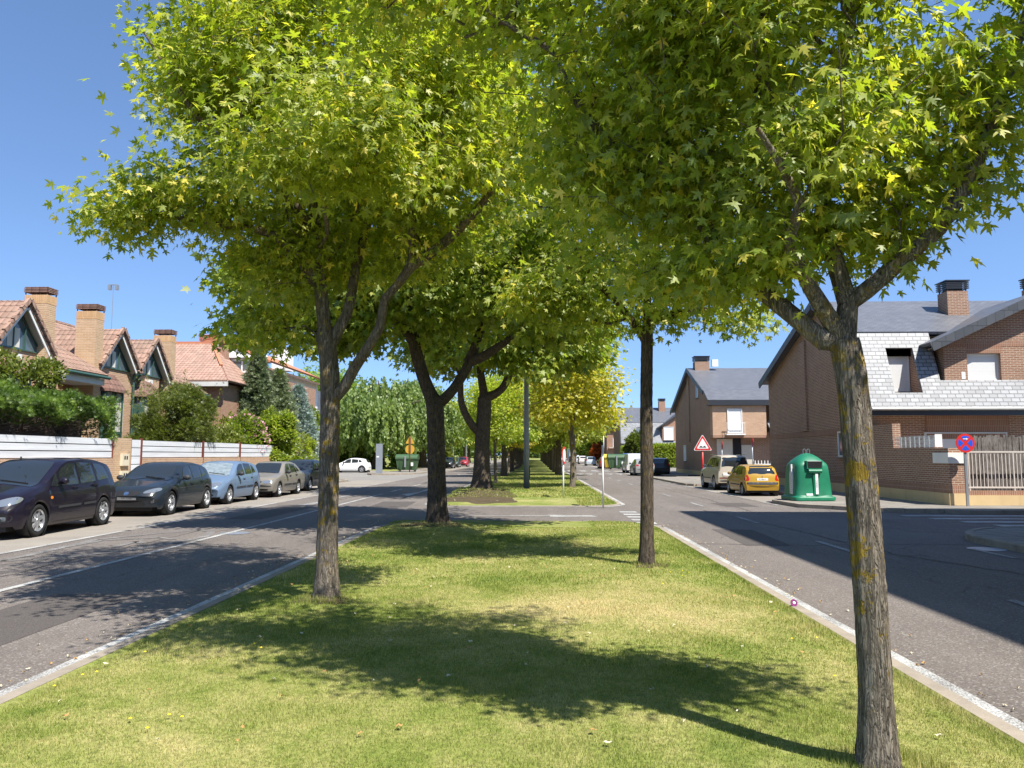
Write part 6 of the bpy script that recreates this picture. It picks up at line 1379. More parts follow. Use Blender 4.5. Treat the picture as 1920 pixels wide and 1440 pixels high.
S['minivan'] = dict(L=4.34, W=1.82, wr=.33, ws=(.86, 3.5), col=(.006, .0035, .011), sill=.2, tum=.30, nose=.2, spokes=7, spw=.2,
    top=[(0, .5), (.02, .62), (.12, .78), (.3, .87), (.95, 1.02), (1.15, 1.08), (1.95, 1.50), (2.2, 1.57), (2.8, 1.60), (3.5, 1.56), (4.0, 1.47), (4.15, 1.36), (4.28, .98), (4.33, .75), (4.34, .45)],
    belt=[(0, .55), (.3, .78), (.9, .92), (1.4, .95), (3.2, 1.02), (4.0, 1.06), (4.34, .95)],
    patches=[('windscreen', [(0, 1.06), (.66, 1.0), (.68, 1.04), (.55, 1.46), (.5, 1.5), (0, 1.53)], 'front', 'glass'),
             ('side_window', [(1.32, 1.0), (1.62, .99), (1.62, 1.26), (1.58, 1.26)], 'side', 'glass'),
             ('side_window', [(1.70, 1.0), (2.42, 1.01), (2.42, 1.46), (2.15, 1.47), (1.88, 1.38), (1.70, 1.26)], 'side', 'glass'), ('side_window', [(2.5, 1.02), (3.18, 1.05), (3.12, 1.47), (2.5, 1.49)], 'side', 'glass'),
             ('side_window', [(3.26, 1.06), (3.86, 1.10), (3.72, 1.38), (3.5, 1.44), (3.22, 1.46)], 'side', 'glass'),
             ('rear_window', [(0, 1.1), (.6, 1.1), (.5, 1.42), (0, 1.44)], 'rear', 'glass'),
             ('headlight', [(.40, .62), (.80, .68), (.84, .80), (.72, .84), (.42, .74)], 'front', 'lens_clear'), ('tail_light', [(.66, .9), (.78, .9), (.66, 1.3), (.58, 1.3)], 'rear', 'lens_red'),
             ('grille', [(0, .62), (.3, .62), (.33, .72), (0, .73)], 'front', 'plastic_dark'), ('lower_grille', [(0, .30), (.62, .30), (.66, .44), (0, .46)], 'front', 'plastic_dark'),
             ('fog_lamp_recess', [(.52, .33), (.78, .36), (.78, .5), (.52, .5)], 'front', 'black'), ('fog_lamp', [(.58, .37), (.7, .37), (.7, .47), (.58, .47)], 'front', 'lens_clear'), ('indicator', [(1.22, .74), (1.32, .74), (1.32, .80), (1.22, .80)], 'side', 'lens_amber')],
    seams=[[(1.36, .3), (1.34, .7), (1.62, 1.0)], [(2.46, .26), (2.46, 1.48)], [(3.2, .72), (3.3, .9), (3.3, 1.06)], [(1.4, .26), (3.1, .26)]], rub=[[(1.5, .56), (2.4, .57)], [(2.52, .57), (3.05, .58)]], handles=[(2.2, .93), (3.05, .96)], mirror=(1.62, 1.05), wipers=[(.5, -.15, 1.08, 1.22), (-.1, -.6, 1.08, 1.2)])
S['hatch5'] = dict(L=4.06, W=1.78, wr=.33, ws=(.84, 3.40), col=(.012, .018, .025), sill=.19, tum=.38, nose=.2, spokes=5, twin=True,
    top=[(0, .5), (.02, .6), (.1, .70), (.3, .79), (1.15, .95), (1.3, 1.0), (2.0, 1.36), (2.3, 1.43), (2.7, 1.44), (3.3, 1.38), (3.72, 1.26), (3.92, 1.02), (4.02, .85), (4.05, .6), (4.06, .45)],
    belt=[(0, .5), (.3, .7), (.9, .84), (1.4, .88), (3.0, .95), (3.7, 1.0), (4.06, .85)],
    patches=[('windscreen', [(0, 1.0), (.62, .93), (.66, .96), (.52, 1.32), (.46, 1.35), (0, 1.38)], 'front', 'glass'),
             ('side_window', [(1.52, .93), (2.30, .95), (2.30, 1.33), (2.1, 1.33), (1.88, 1.24)], 'side', 'glass'), ('side_window', [(2.38, .95), (3.02, .98), (3.0, 1.30), (2.38, 1.34)], 'side', 'glass'), ('side_window', [(3.08, .99), (3.42, 1.04), (3.28, 1.22), (3.06, 1.28)], 'side', 'glass'),
             ('rear_window', [(0, .98), (.58, .98), (.46, 1.26), (0, 1.28)], 'rear', 'glass'),
             ('headlight', [(.42, .60), (.78, .66), (.80, .74), (.70, .76), (.44, .68)], 'front', 'lens_clear'), ('tail_light', [(.5, .8), (.78, .8), (.76, .95), (.54, .94)], 'rear', 'lens_red'),
             ('grille', [(0, .55), (.30, .55), (.36, .68), (0, .68)], 'front', 'black'), ('lower_grille', [(0, .26), (.5, .26), (.44, .42), (0, .42)], 'front', 'black'), ('emblem', [(0, .575), (.06, .575), (.06, .66), (0, .66)], 'front', 'chrome'),
             ('fog_lamp_recess', [(.58, .33), (.78, .38), (.8, .48), (.6, .44)], 'front', 'black'), ('fog_lamp', [(.63, .36), (.71, .37), (.71, .43), (.63, .42)], 'front', 'lens_clear')],
    seams=[[(1.34, .28), (1.32, .66), (1.5, .92)], [(2.34, .26), (2.34, 1.34)], [(3.02, .66), (3.08, .8), (3.06, .98)], [(1.36, .25), (3.0, .25)]], handles=[(2.15, .82), (2.92, .86)], mirror=(1.62, .95), mcol=0, wipers=[(.5, -.1, 1.2, 1.34)])
S['hatch_old'] = dict(L=3.95, W=1.70, wr=.31, ws=(.78, 3.24), col=(.11, .165, .25), sill=.2, tum=.34, nose=.24, spokes=9, spw=.1,
    top=[(0, .48), (.02, .58), (.1, .70), (.25, .79), (1.0, .96), (1.15, 1.0), (1.75, 1.36), (2.1, 1.44), (2.6, 1.45), (3.2, 1.40), (3.6, 1.30), (3.82, .98), (3.9, .8), (3.94, .6), (3.95, .4)],
    belt=[(0, .5), (.3, .72), (.9, .86), (1.3, .90), (3.0, .96), (3.6, .98), (3.95, .85)],
    patches=[('windscreen', [(0, .99), (.60, .94), (.64, .97), (.52, 1.33), (.46, 1.36), (0, 1.39)], 'front', 'foil'),
             ('side_window', [(1.38, .95), (2.16, .96), (2.16, 1.34), (1.9, 1.34), (1.66, 1.22)], 'side', 'glass'), ('side_window', [(2.24, .97), (2.86, .99), (2.84, 1.34), (2.24, 1.36)], 'side', 'glass'), ('side_window', [(2.92, 1.0), (3.28, 1.03), (3.14, 1.26), (2.92, 1.32)], 'side', 'glass'),
             ('rear_window', [(0, 1.0), (.56, 1.0), (.46, 1.3), (0, 1.32)], 'rear', 'glass'),
             ('headlight', [(.34, .58), (.62, .60), (.74, .70), (.66, .76), (.36, .70)], 'front', 'lens_clear'), ('tail_light', [(.6, .75), (.76, .75), (.74, 1.0), (.64, 1.0)], 'rear', 'lens_red'),
             ('grille', [(0, .60), (.26, .60), (.29, .69), (0, .69)], 'front', 'black'), ('lower_grille', [(0, .27), (.55, .28), (.52, .38), (0, .38)], 'front', 'black')],
    seams=[[(1.22, .28), (1.2, .66), (1.36, .94)], [(2.2, .26), (2.2, 1.36)], [(2.86, .62), (2.92, .8), (2.9, .99)]], rub=[[(1.3, .54), (2.16, .55)], [(2.24, .55), (2.84, .56)]], handles=[(2.0, .84), (2.74, .87)], mirror=(1.5, .96), mcol=0, wipers=[(.5, -.1, 1.08, 1.2)])
S['sedan'] = dict(L=4.35, W=1.66, wr=.29, ws=(.80, 3.24), col=(.18, .165, .14), sill=.2, tum=.36, nose=.08, spokes=8, spw=.1, plan=[(0, .88), (.06, .93), (.3, .98), (.9, 1), (3.4, 1), (4.2, .96), (4.35, .9)],
    top=[(0, .42), (.02, .64), (.08, .74), (.25, .80), (1.1, .94), (1.25, .97), (1.85, 1.34), (2.15, 1.40), (2.8, 1.41), (3.2, 1.34), (3.72, 1.04), (3.9, 1.0), (4.25, .96), (4.32, .85), (4.35, .45)],
    belt=[(0, .55), (.3, .74), (.9, .86), (1.3, .89), (3.2, .93), (4.0, .92), (4.35, .85)],
    patches=[('windscreen', [(0, .96), (.60, .93), (.62, .95), (.52, 1.30), (.48, 1.33), (0, 1.34)], 'front', 'glass'),
             ('side_window', [(1.48, .93), (2.2, .94), (2.2, 1.31), (1.95, 1.31), (1.85, 1.25)], 'side', 'glass'), ('side_window', [(2.28, .94), (3.02, .96), (2.98, 1.28), (2.28, 1.32)], 'side', 'glass'), ('side_window', [(3.06, .97), (3.4, .99), (3.12, 1.18), (3.05, 1.2)], 'side', 'glass'),
             ('rear_window', [(0, 1.06), (.52, 1.06), (.46, 1.3), (0, 1.31)], 'rear', 'glass'),
             ('headlight', [(.36, .56), (.74, .56), (.74, .68), (.36, .68)], 'front', 'lens_clear'), ('tail_light', [(.4, .74), (.76, .74), (.76, .88), (.4, .88)], 'rear', 'lens_red'),
             ('grille', [(0, .57), (.33, .57), (.33, .67), (0, .67)], 'front', 'black'), ('lower_grille', [(0, .28), (.6, .28), (.6, .36), (0, .36)], 'front', 'black'), ('bumper_strip', [(0, .43), (.74, .43), (.74, .48), (0, .48)], 'front', 'plastic_dark')],
    seams=[[(1.3, .28), (1.3, .66), (1.46, .92)], [(2.24, .26), (2.24, 1.32)], [(2.9, .62), (2.98, .8), (3.02, .96)]], rub=[[(1.3, .48), (2.2, .48)], [(2.28, .48), (2.88, .48)]], handles=[(2.05, .82), (2.86, .84)], mirror=(1.56, .93), mcol=0, hcol=0, wipers=[(.5, -.1, 1.1, 1.22)])
S['hatch3'] = dict(L=3.81, W=1.64, wr=.29, ws=(.74, 3.21), col=(.36, .21, .02), sill=.2, tum=.30, nose=.2, spokes=8, spw=.1, rim='steel', plan=[(0, .8), (.1, .9), (.4, .97), (1, 1), (3.0, 1), (3.5, .97), (3.76, .92), (3.81, .88)],
    top=[(0, .45), (.02, .56), (.12, .70), (.3, .80), (.95, .94), (1.1, .98), (1.7, 1.34), (2.1, 1.41), (2.6, 1.42), (3.2, 1.38), (3.5, 1.30), (3.68, .98), (3.74, .86), (3.79, .55), (3.81, .4)],
    belt=[(0, .5), (.3, .72), (.9, .86), (1.3, .90), (3.0, .94), (3.5, .96), (3.81, .85)],
    patches=[('windscreen', [(0, .98), (.58, .93), (.62, .96), (.5, 1.32), (0, 1.36)], 'front', 'glass'), ('side_window', [(1.35, .93), (2.3, .94), (2.3, 1.31), (1.9, 1.32), (1.62, 1.2)], 'side', 'glass'), ('side_window', [(2.38, .95), (3.12, .98), (2.98, 1.28), (2.38, 1.32)], 'side', 'glass'),
             ('rear_window', [(0, .99), (.58, .99), (.60, 1.03), (.50, 1.32), (.4, 1.35), (0, 1.36)], 'rear', 'glass'), ('tail_light', [(.54, .70), (.76, .68), (.78, .8), (.68, .96), (.62, .95)], 'rear', 'lens_red'), ('headlight', [(.4, .56), (.72, .6), (.7, .72), (.4, .68)], 'front', 'lens_clear'),
             ('bumper_strip', [(0, .52), (.82, .52), (.82, .64), (0, .63)], 'rear', 'plastic_dark'), ('lower_grille', [(0, .27), (.5, .28), (.5, .38), (0, .38)], 'front', 'black'), ('emblem', [(0, .84), (.035, .87), (0, .90)], 'rear', 'chrome')],
    seams=[[(1.2, .28), (1.18, .66), (1.34, .92)], [(2.34, .26), (2.36, .9), (2.34, 1.32)]], rub=[[(1.3, .5), (2.3, .5)], [(2.4, .5), (2.9, .5)]], handles=[(2.2, .84)], mirror=(1.46, .94), mcol=1)
S['suv'] = dict(L=4.7, W=1.86, wr=.39, ws=(.92, 3.70), col=(.42, .37, .29), sill=.34, tum=.24, nose=.18, spokes=6, spw=.2, plan=[(0, .84), (.1, .92), (.4, .98), (1, 1), (3.8, 1), (4.5, .97), (4.7, .94)],
    top=[(0, .6), (.02, .8), (.1, 1.0), (.3, 1.10), (1.2, 1.18), (1.4, 1.24), (1.95, 1.72), (2.3, 1.83), (3.4, 1.86), (4.3, 1.82), (4.5, 1.74), (4.62, 1.2), (4.66, 1.0), (4.69, .7), (4.7, .55)],
    belt=[(0, .7), (.3, .98), (1, 1.10), (1.4, 1.14), (4.0, 1.20), (4.5, 1.20), (4.7, 1.05)],
    patches=[('windscreen', [(0, 1.24), (.66, 1.2), (.58, 1.68), (0, 1.74)], 'front', 'glass'), ('side_window', [(1.65, 1.19), (2.5, 1.2), (2.5, 1.68), (2.2, 1.68), (1.95, 1.56)], 'side', 'glass'), ('side_window', [(2.58, 1.2), (3.38, 1.22), (3.38, 1.69), (2.58, 1.69)], 'side', 'glass'), ('side_window', [(3.48, 1.23), (4.25, 1.25), (4.14, 1.64), (3.48, 1.69)], 'side', 'glass'),
             ('rear_window', [(0, 1.24), (.68, 1.24), (.60, 1.72), (0, 1.75)], 'rear', 'glass'), ('tail_light', [(.74, 1.02), (.87, 1.02), (.84, 1.46), (.76, 1.46)], 'rear', 'lens_red'), ('headlight', [(.5, .8), (.82, .84), (.8, .98), (.5, .96)], 'front', 'lens_clear'),
             ('rear_bumper_shadow', [(0, .46), (.8, .46), (.8, .54), (0, .54)], 'rear', 'plastic_dark'), ('reflector', [(.5, .62), (.82, .62), (.82, .68), (.5, .68)], 'rear', 'lens_red'), ('grille', [(0, .72), (.4, .74), (.42, .94), (0, .96)], 'front', 'black')],
    seams=[[(1.5, .42), (1.48, .8), (1.66, 1.18)], [(2.54, .4), (2.54, 1.7)], [(3.22, .8), (3.4, 1.2), (3.42, 1.7)]], handles=[(2.35, 1.08), (3.2, 1.1)], mirror=(1.75, 1.22), mcol=0, rub=[[(1.4, .62), (3.2, .62)]])
S['wagon'] = dict(L=4.5, W=1.78, wr=.32, ws=(.86, 3.52), col=(.015, .016, .02), sill=.2, tum=.30, nose=.2, spokes=6,
    top=[(0, .5), (.02, .62), (.12, .76), (.3, .84), (1.15, 1.0), (1.3, 1.04), (1.95, 1.42), (2.3, 1.48), (3.4, 1.48), (4.1, 1.42), (4.25, 1.3), (4.4, .98), (4.47, .8), (4.5, .5)],
    belt=[(0, .5), (.3, .74), (.9, .88), (1.4, .92), (3.4, .98), (4.2, 1.0), (4.5, .9)],
    patches=[('windscreen', [(0, 1.04), (.62, .99), (.54, 1.38), (0, 1.43)], 'front', 'glass'), ('side_window', [(1.5, .97), (2.35, .99), (2.35, 1.37), (2.0, 1.37), (1.85, 1.3)], 'side', 'glass'), ('side_window', [(2.43, .99), (3.15, 1.01), (3.15, 1.38), (2.43, 1.38)], 'side', 'glass'), ('side_window', [(3.23, 1.01), (3.95, 1.04), (3.8, 1.34), (3.23, 1.38)], 'side', 'glass'),
             ('rear_window', [(0, 1.03), (.6, 1.03), (.52, 1.38), (0, 1.4)], 'rear', 'glass'), ('tail_light', [(.6, .82), (.8, .82), (.74, 1.12), (.66, 1.12)], 'rear', 'lens_red'), ('headlight', [(.42, .62), (.78, .68), (.76, .8), (.44, .74)], 'front', 'lens_clear'),
             ('grille', [(0, .58), (.34, .58), (.36, .72), (0, .72)], 'front', 'black'), ('lower_grille', [(0, .28), (.6, .28), (.56, .42), (0, .42)], 'front', 'black')],
    seams=[[(2.39, .26), (2.39, 1.38)]], handles=[(2.2, .86), (3.0, .88)], mirror=(1.62, .98), mcol=0)
S['van'] = dict(L=4.8, W=1.9, wr=.34, ws=(.9, 3.95), col=(.62, .62, .6), sill=.24, tum=.10, nose=.14, spokes=6, rim='steel', plan=[(0, .86), (.1, .93), (.4, .98), (1, 1), (4.6, 1), (4.8, .98)],
    top=[(0, .6), (.02, .8), (.1, .96), (.3, 1.05), (.8, 1.18), (.95, 1.24), (1.55, 1.78), (1.9, 1.92), (3.0, 1.96), (4.6, 1.94), (4.74, 1.86), (4.79, 1.0), (4.8, .6)], belt=[(0, .6), (.3, .9), (1, 1.06), (4.6, 1.1), (4.8, 1.0)],
    patches=[('windscreen', [(0, 1.26), (.76, 1.2), (.66, 1.7), (0, 1.76)], 'front', 'glass'), ('side_window', [(1.2, 1.1), (2.0, 1.12), (2.0, 1.6), (1.72, 1.6)], 'side', 'glass'), ('rear_window', [(.06, 1.15), (.72, 1.15), (.72, 1.7), (.06, 1.7)], 'rear', 'white'), ('tail_light', [(.8, .8), (.92, .8), (.9, 1.5), (.82, 1.5)], 'rear', 'lens_red'), ('headlight', [(.5, .7), (.84, .74), (.8, .94), (.5, .88)], 'front', 'lens_clear'), ('grille', [(0, .6), (.5, .6), (.5, .8), (0, .8)], 'front', 'black')],
    seams=[[(2.08, .3), (2.08, 1.75)]], handles=[(1.9, 1.0)], mirror=(1.3, 1.15), mcol=0)
PROTO = {}
def get(kind):
    PROTO[kind] = car(S[kind]); return PROTO[kind]
def put(root, x, y, face, label, cat='car', group=None, s=1.0, z=.004, rz=0):
    """face 'S' front towards the camera, 'N' away"""
    root.location = (x, y, z); root.rotation_euler = (0, 0, (0 if face == 'S' else math.pi) + rz); root.scale = (s, s, s); tag(root, label, cat, group)
def recolor(root, col):
    for c in root.children:
        if c.name.split('.')[0] in ('body', 'door_handle', 'wing_mirror'): c.color = (*col, 1)
GL = 'cars parked along the left road'; GR = 'cars parked along the right road'
# left row, nearest first. positions from the wheel contact points
r, b_, bv, pt = get('minivan'); put(r, -11.5, 17.3, 'S', 'dark aubergine compact minivan parked nearest on the left', 'car', GL, 1.04, rz=R(3.5))
MB().box(-.012, .012, -.55, -.53, 1.56, 1.62).build('aerial', M['black'], r, world=False)
r, b_, bv, pt = get('hatch5'); put(r, -11.5, 23.2, 'S', 'dark slate blue five door hatchback with alloy wheels behind the aubergine minivan', 'car', GL, 1.05, rz=R(2.5)); plate(r, bv, False, .5, '511 LGD')
r, b_, bv, pt = get('hatch_old'); put(r, -11.65, 28.1, 'S', 'light metallic blue hatchback with a silver sunshade in its windscreen', 'car', GL, 1.04)
r, b_, bv, pt = get('sedan'); put(r, -11.4, 32.9, 'S', 'beige grey older saloon with boxy headlights behind the light blue hatchback', 'car', GL, 1.03)
s_ = dict(S['hatch_old']); s_['col'] = (.02, .025, .03); s_['patches'] = [(a, b, c, 'glass' if d == 'foil' else d) for a, b, c, d in s_['patches']]
S['hatch_dark'] = s_; r, b_, bv, pt = get('hatch_dark'); put(r, -11.7, 37.9, 'S', 'dark hatchback parked behind the beige grey saloon, half hidden by the trunk', 'car', GL, 1.04)
# white car crossing on the side street (seen from its side)
c = copy_tree(PROTO['hatch5'][0]); 
for q in list(c.children):
    if q.name.startswith('number_plate'): 
        for w2 in list(q.children): bpy.data.objects.remove(w2)
        bpy.data.objects.remove(q)
recolor(c, (.75, .76, .76)); put(c, -18.5, 76, 'S', 'white hatchback seen from the side beyond the side street', 'car', None, 1.0, 0, rz=R(-90))
# right side
r, b_, bv, pt = get('hatch3'); put(r, 9.5, 34.2, 'N', 'mustard yellow three door hatchback parked beside the green bottle bank', 'car', GR, .93); plate(r, bv, True, .76, 'P 5186 H', .5, .11, 0)
r, b_, bv, pt = get('suv'); put(r, 9.7, 39.8, 'N', 'champagne beige off-roader with a spare wheel on its tailgate', 'car', GR, .93)
plate(r, bv, True, .86, None, .42, .16, -.42 * -1)
hit, *_ = bv.ray_cast(Vector((-.28, 4, 1.12)), Vector((0, -1, 0))); t = MB(); t.lathe([(.22, -.1), (.34, -.1), (.385, -.06), (.39, .0), (.385, .06), (.34, .1), (.22, .1)], 'y', (-.28, hit.y + .13, 1.12), 28); sw = t.build('spare_wheel', M['rubber'], r, world=False, smooth=True)
t = MB(); t.lathe([(0, .11), (.2, .11), (.25, .09), (.26, .0)], 'y', (-.28, hit.y + .13, 1.12), 24); t.build('wheel_cover', M['alu'], sw, world=False, auto=40)
t = MB()
for sx in (-.72, .72): t.bar((sx, -.05, 1.86), (sx, 1.75, 1.87), .04, .03)
t.build('roof_rail', M['alu'], r, world=False)
r, b_, bv, pt = get('wagon'); put(r, 10.6, 67.5, 'N', 'black estate car parked nose away behind the slim tree on the right', 'car', GR, 1.0)
c = copy_tree(PROTO['hatch5'][0]); 
def strip_plate(c):
    for q in list(c.children):
        if q.name.startswith('number_plate'):
            for w2 in list(q.children): bpy.data.objects.remove(w2)
            bpy.data.objects.remove(q)
strip_plate(c); recolor(c, (.25, .25, .24)); put(c, 9.1, 66.0, 'N', 'grey hatchback between the white van and the black estate on the right', 'car', GR)
r, b_, bv, pt = get('van'); put(r, 9.6, 75.8, 'N', 'white panel van parked nose away on the right road', 'van', GR, .96)
far_r = [('van', 9.7, 104, (.05, .07, .2), 'dark blue van beyond the green containers on the right', .95), ('hatch_dark', 8.9, 99, (.2, .06, .05), 'dark red hatchback just left of the green containers', 1.0), ('wagon', 9.1, 128, (.45, .5, .55), 'pale silver car seen from behind on the right road, middle of the far row', 1.0),
         ('hatch_dark', 9.3, 152, (.6, .55, .53), 'pale beige car farther along the right row', 1.1), ('wagon', 9.3, 166, (.5, .52, .55), 'silver estate far along the right row', 1.0), ('hatch_dark', 9.4, 180, (.3, .03, .03), 'red hatchback far along the right row', 1.0), ('wagon', 9.3, 196, (.02, .02, .025), 'black car at the far end of the right row', 1.0), ('sedan', 7.0, 214, (.7, .7, .7), 'white car at the far end of the right road', 1.0)]
for kd, x, y, col, lab, s in far_r:
    if kd not in PROTO: get(kd)
    c = copy_tree(PROTO[kd][0]); recolor(c, col); put(c, x, y, 'N', lab, 'van' if kd == 'van' else 'car', GR, s)
far_l = [('wagon', -11.6, 101, (.02, .025, .03), 'black car facing the camera beyond the big trunk, nearest of the far left row'), ('hatch_dark', -11.5, 108, (.03, .05, .05), 'dark green car second in the far left row'), ('wagon', -10.9, 115, (.35, .03, .05), 'red car third in the far left row'),
         ('hatch_dark', -12.2, 126, (.5, .52, .54), 'silver car behind the red one on the left road'), ('van', -9.8, 150, (.7, .7, .7), 'white van on the left road in the distance'), ('wagon', -12.6, 168, (.1, .2, .5), 'blue car in the distance on the left road'), ('wagon', -17.3, 122, (.6, .62, .62), 'pale car parked on the far left behind the lidded container')]
for kd, x, y, col, lab in far_l:
    c = copy_tree(PROTO[kd][0]); recolor(c, col); put(c, x, y, 'S', lab, 'van' if kd == 'van' else 'car', 'cars in the far left row')
for kd, (r, *_) in PROTO.items():
    if '_L' in r: pass
for o in bpy.data.objects:
    if '_L' in o: del o['_L']
# ================================================================= STREET FURNITURE
def superell(hx, hy, z, n=4.0, k=40, c=(0, 0)):
    return [(c[0] + hx * math.copysign(abs(math.cos(a)) ** (2/n), math.cos(a)), c[1] + hy * math.copysign(abs(math.sin(a)) ** (2/n), math.sin(a)), z) for a in [2 * math.pi * i / k for i in range(k)]]
ig = empty('bottle_bank', (9.75, 27.9, .12), R(4), 'green dome shaped glass recycling container with a black slot on the corner pavement', 'recycling container')
mb = MB(); prof = [(.76, .02, 8), (.76, .12, 8), (.75, .14, 8), (.69, .16, 7), (.675, .2, 6), (.65, .6, 6), (.62, 1.0, 5.5), (.60, 1.2, 5.2), (.57, 1.30, 4.6), (.48, 1.41, 3.6), (.35, 1.53, 2.9), (.2, 1.63, 2.3), (.05, 1.67, 2)]
rings = [superell(r, r * .96, z, n, 48) for r, z, n in prof]; mb.v = [p for rg in rings for p in rg]; mb.f = [(i*48+j, i*48+(j+1) % 48, (i+1)*48+(j+1) % 48, (i+1)*48+j) for i in range(len(rings)-1) for j in range(48)] + [tuple((len(rings)-1)*48+j for j in range(48))]
body = mb.build('shell', M['igloo'], ig, world=False, auto=50)
mb = MB(); mb.box(-.28, .28, -.665, -.45, 1.12, 1.40); mb.build('slot_hood', M['igloo'], ig, world=False, auto=30); mb = MB(); mb.add([(-.24, -.668, 1.15), (.24, -.668, 1.15), (.26, -.668, 1.38), (-.26, -.668, 1.38)], [(0, 1, 2, 3)]); mb.build('slot', M['black'], ig, world=False)
mb = MB(); mb.tube([(-.23, -.66, 1.04), (.23, -.66, 1.04)], .07, 12); mb.box(-.06, .1, -.665, -.57, .2, 1.02); mb.build('slot_lip', M['igloo'], ig, world=False, auto=40)
mb = MB(); mb.box(-.26, .24, -.670, -.666, 1.385, 1.40); mb.build('slot_edge', M['sticker'], ig, world=False)
mb = MB(); mb.box(.0, .095, -.685, -.664, .24, .96); s_ = mb.build('label_sticker', M['sign_white'], ig, world=False)
text('lettering', 'VIDRIO', .09, M['steel'], s_, (.047, -.6865, .6), (R(90), R(-90), 0), .0008, 1.0)
mb = MB(); mb.box(-.33, -.10, -.668, -.655, .19, .265); mb.build('small_label', M['sign_white'], ig, world=False)
bp = [(-.13, .2), (.13, .2), (.135, .75), (.12, .95), (.06, 1.08), (.045, 1.28), (-.045, 1.28), (-.06, 1.08), (-.12, .95), (-.135, .75)]
mb = MB(); mb.prism([(y - .18, z) for y, z in bp], 'x', -.672, -.62); bt = mb.build('bottle_sticker', M['sticker'], ig, world=False); mb = MB()
for k in range(7): mb.box(-.6755, -.6725, -.27, -.10, .3 + k * .075, .315 + k * .075)
mb.build('print_lines', M['steel'], bt, world=False)
mb = MB()
for x in (-.07, .07): mb.tube([(x - .05, 0, 1.62), (x - .05, 0, 1.78), (x, 0, 1.83), (x + .05, 0, 1.78), (x + .05, 0, 1.62)], .012, 6)
mb.build('lifting_hook', M['steel'], ig, world=False)
def bin_(x, y, col, label, s=1.0, rz=0, z=.12, group='lidded street containers'):
    e = empty('waste_container', (x, y, z), rz, label, 'container', group); e.scale = (s, s, s); mb = MB()
    lo = [(-.78, -.45), (.78, -.45), (.78, .45), (-.78, .45)]; hi = [(-.92, -.58), (.92, -.58), (.92, .58), (-.92, .58)]
    mb.add([(*p, .15) for p in lo] + [(*p, 1.08) for p in hi], [(0, 3, 2, 1), (0, 1, 5, 4), (1, 2, 6, 5), (2, 3, 7, 6), (3, 0, 4, 7)])
    for xx in (-.55, -.2, .2, .55): mb.slab((xx - .05, -.475, .2), (xx + .05, -.475, .2), (xx + .055, -.595, 1.05), (xx - .055, -.595, 1.05), -.03)
    mb.box(-.97, .97, -.63, .63, 1.081, 1.16); mb.build('tub', M[col], e, world=False, auto=30)
    mb = MB(); n = 10; rows = []
    for i in range(n + 1):
        a = math.pi * i / n; yy = -.62 * math.cos(a); zz = 1.165 + .34 * math.sin(a) ** .8; rows.append([(x_, yy, zz) for x_ in (-.96, 0, .96)])
    mb.v = [p for r_ in rows for p in r_]; mb.f = [(i*3+j, i*3+j+1, (i+1)*3+j+1, (i+1)*3+j) for i in range(n) for j in range(2)] + [tuple(i*3 for i in range(n+1)), tuple(i*3+2 for i in range(n, -1, -1))]; mb.build('lid', M[col], e, world=False, auto=40)
    mb = MB(); mb.box(-.16, -.02, -.70, -.6, .4, 1.35); mb.build('foot_bar', M['steel'], e, world=False); mb = MB(); mb.box(.4, .6, -.615, -.60, .5, .8); mb.build('label', M['sign_white'], e, world=False)
    mb = MB()
    for xx in (-.65, .65):
        for yy in (-.35, .35): mb.lathe([(0, -.03), (.1, -.03), (.1, .03), (0, .03)], 'x', (xx, yy, .1), 12)
    mb.build('castors', M['rubber'], e, world=False, auto=40); return e
bin_(-12.5, 74.5, 'bin_green', 'green lidded waste container on the left pavement, near the yellow signs', 1.12)
bin_(9.3, 88, 'bin_green', 'green lidded container nearest the road in the right hand group', 1.15); bin_(10.4, 89.8, 'bin_green', 'green lidded container right behind the front one, partly hidden', 1.15); bin_(9.1, 90.8, 'bin_yellow', 'yellow lidded container at the left of the right hand group', 1.15); bin_(11.4, 90.5, 'bin_blue', 'blue paper container at the right end of the group beside the white van', 1.2)
# grey totem
tt_ = empty('info_totem', (-13.7, 66.8, .12), 0, 'slim grey rectangular totem standing on the left corner pavement', 'totem'); mb = MB(); mb.box(-.28, .28, -.1, .1, .0, 2.6); mb.build('panel', M['grey_panel'], tt_, world=False); mb = MB(); mb.box(-.22, -.0, -.108, -.1, 1.4, 1.52); mb.build('notice', M['sign_white'], tt_, world=False)
# lamp post on the second median
lp_ = empty('lamp_post', (-.42, 35.6, gz(-.42, 35.6)), 0, 'grey round lamp post rising into the crowns on the second median', 'lamp post'); mb = MB(); mb.tube([(0, 0, -.05), (0, 0, 2.5), (0, 0, 5), (0, 0, 10)], [.14, .125, .11, .075], 20); mb.build('pole', M['lamp_post'], lp_, world=False, smooth=True)
mb = MB(); mb.box(.1, .165, -.02, .05, .5, 1.1); mb.build('hatch', M['black'], lp_, world=False); mb = MB(); mb.tube([(0, 0, 9.9), (-.6, 0, 10.4), (-1.6, 0, 10.5)], [.05, .045, .04], 8); mb.build('arm', M['lamp_post'], lp_, world=False, smooth=True); mb = MB(); mb.box(-2.2, -1.5, -.14, .14, 10.42, 10.56); mb.build('lantern', M['grey_panel'], lp_, world=False)
for i, (x, y) in enumerate([(-12.7, 118), (-12.7, 140), (-12.7, 165), (-12.7, 195)]):
    e = empty('lamp_post', (x, y, .12), 0, 'thin pale street lamp far along the left pavement', 'lamp post', 'distant lamps on the left pavement'); mb = MB(); mb.tube([(0, 0, 0), (0, 0, 5.6)], [.09, .06], 8); mb.build('pole', M['lamp_post'], e, world=False); mb = MB(); mb.box(-.1, .9, -.1, .1, 5.5, 5.65); mb.build('lantern', M['lamp_post'], e, world=False)
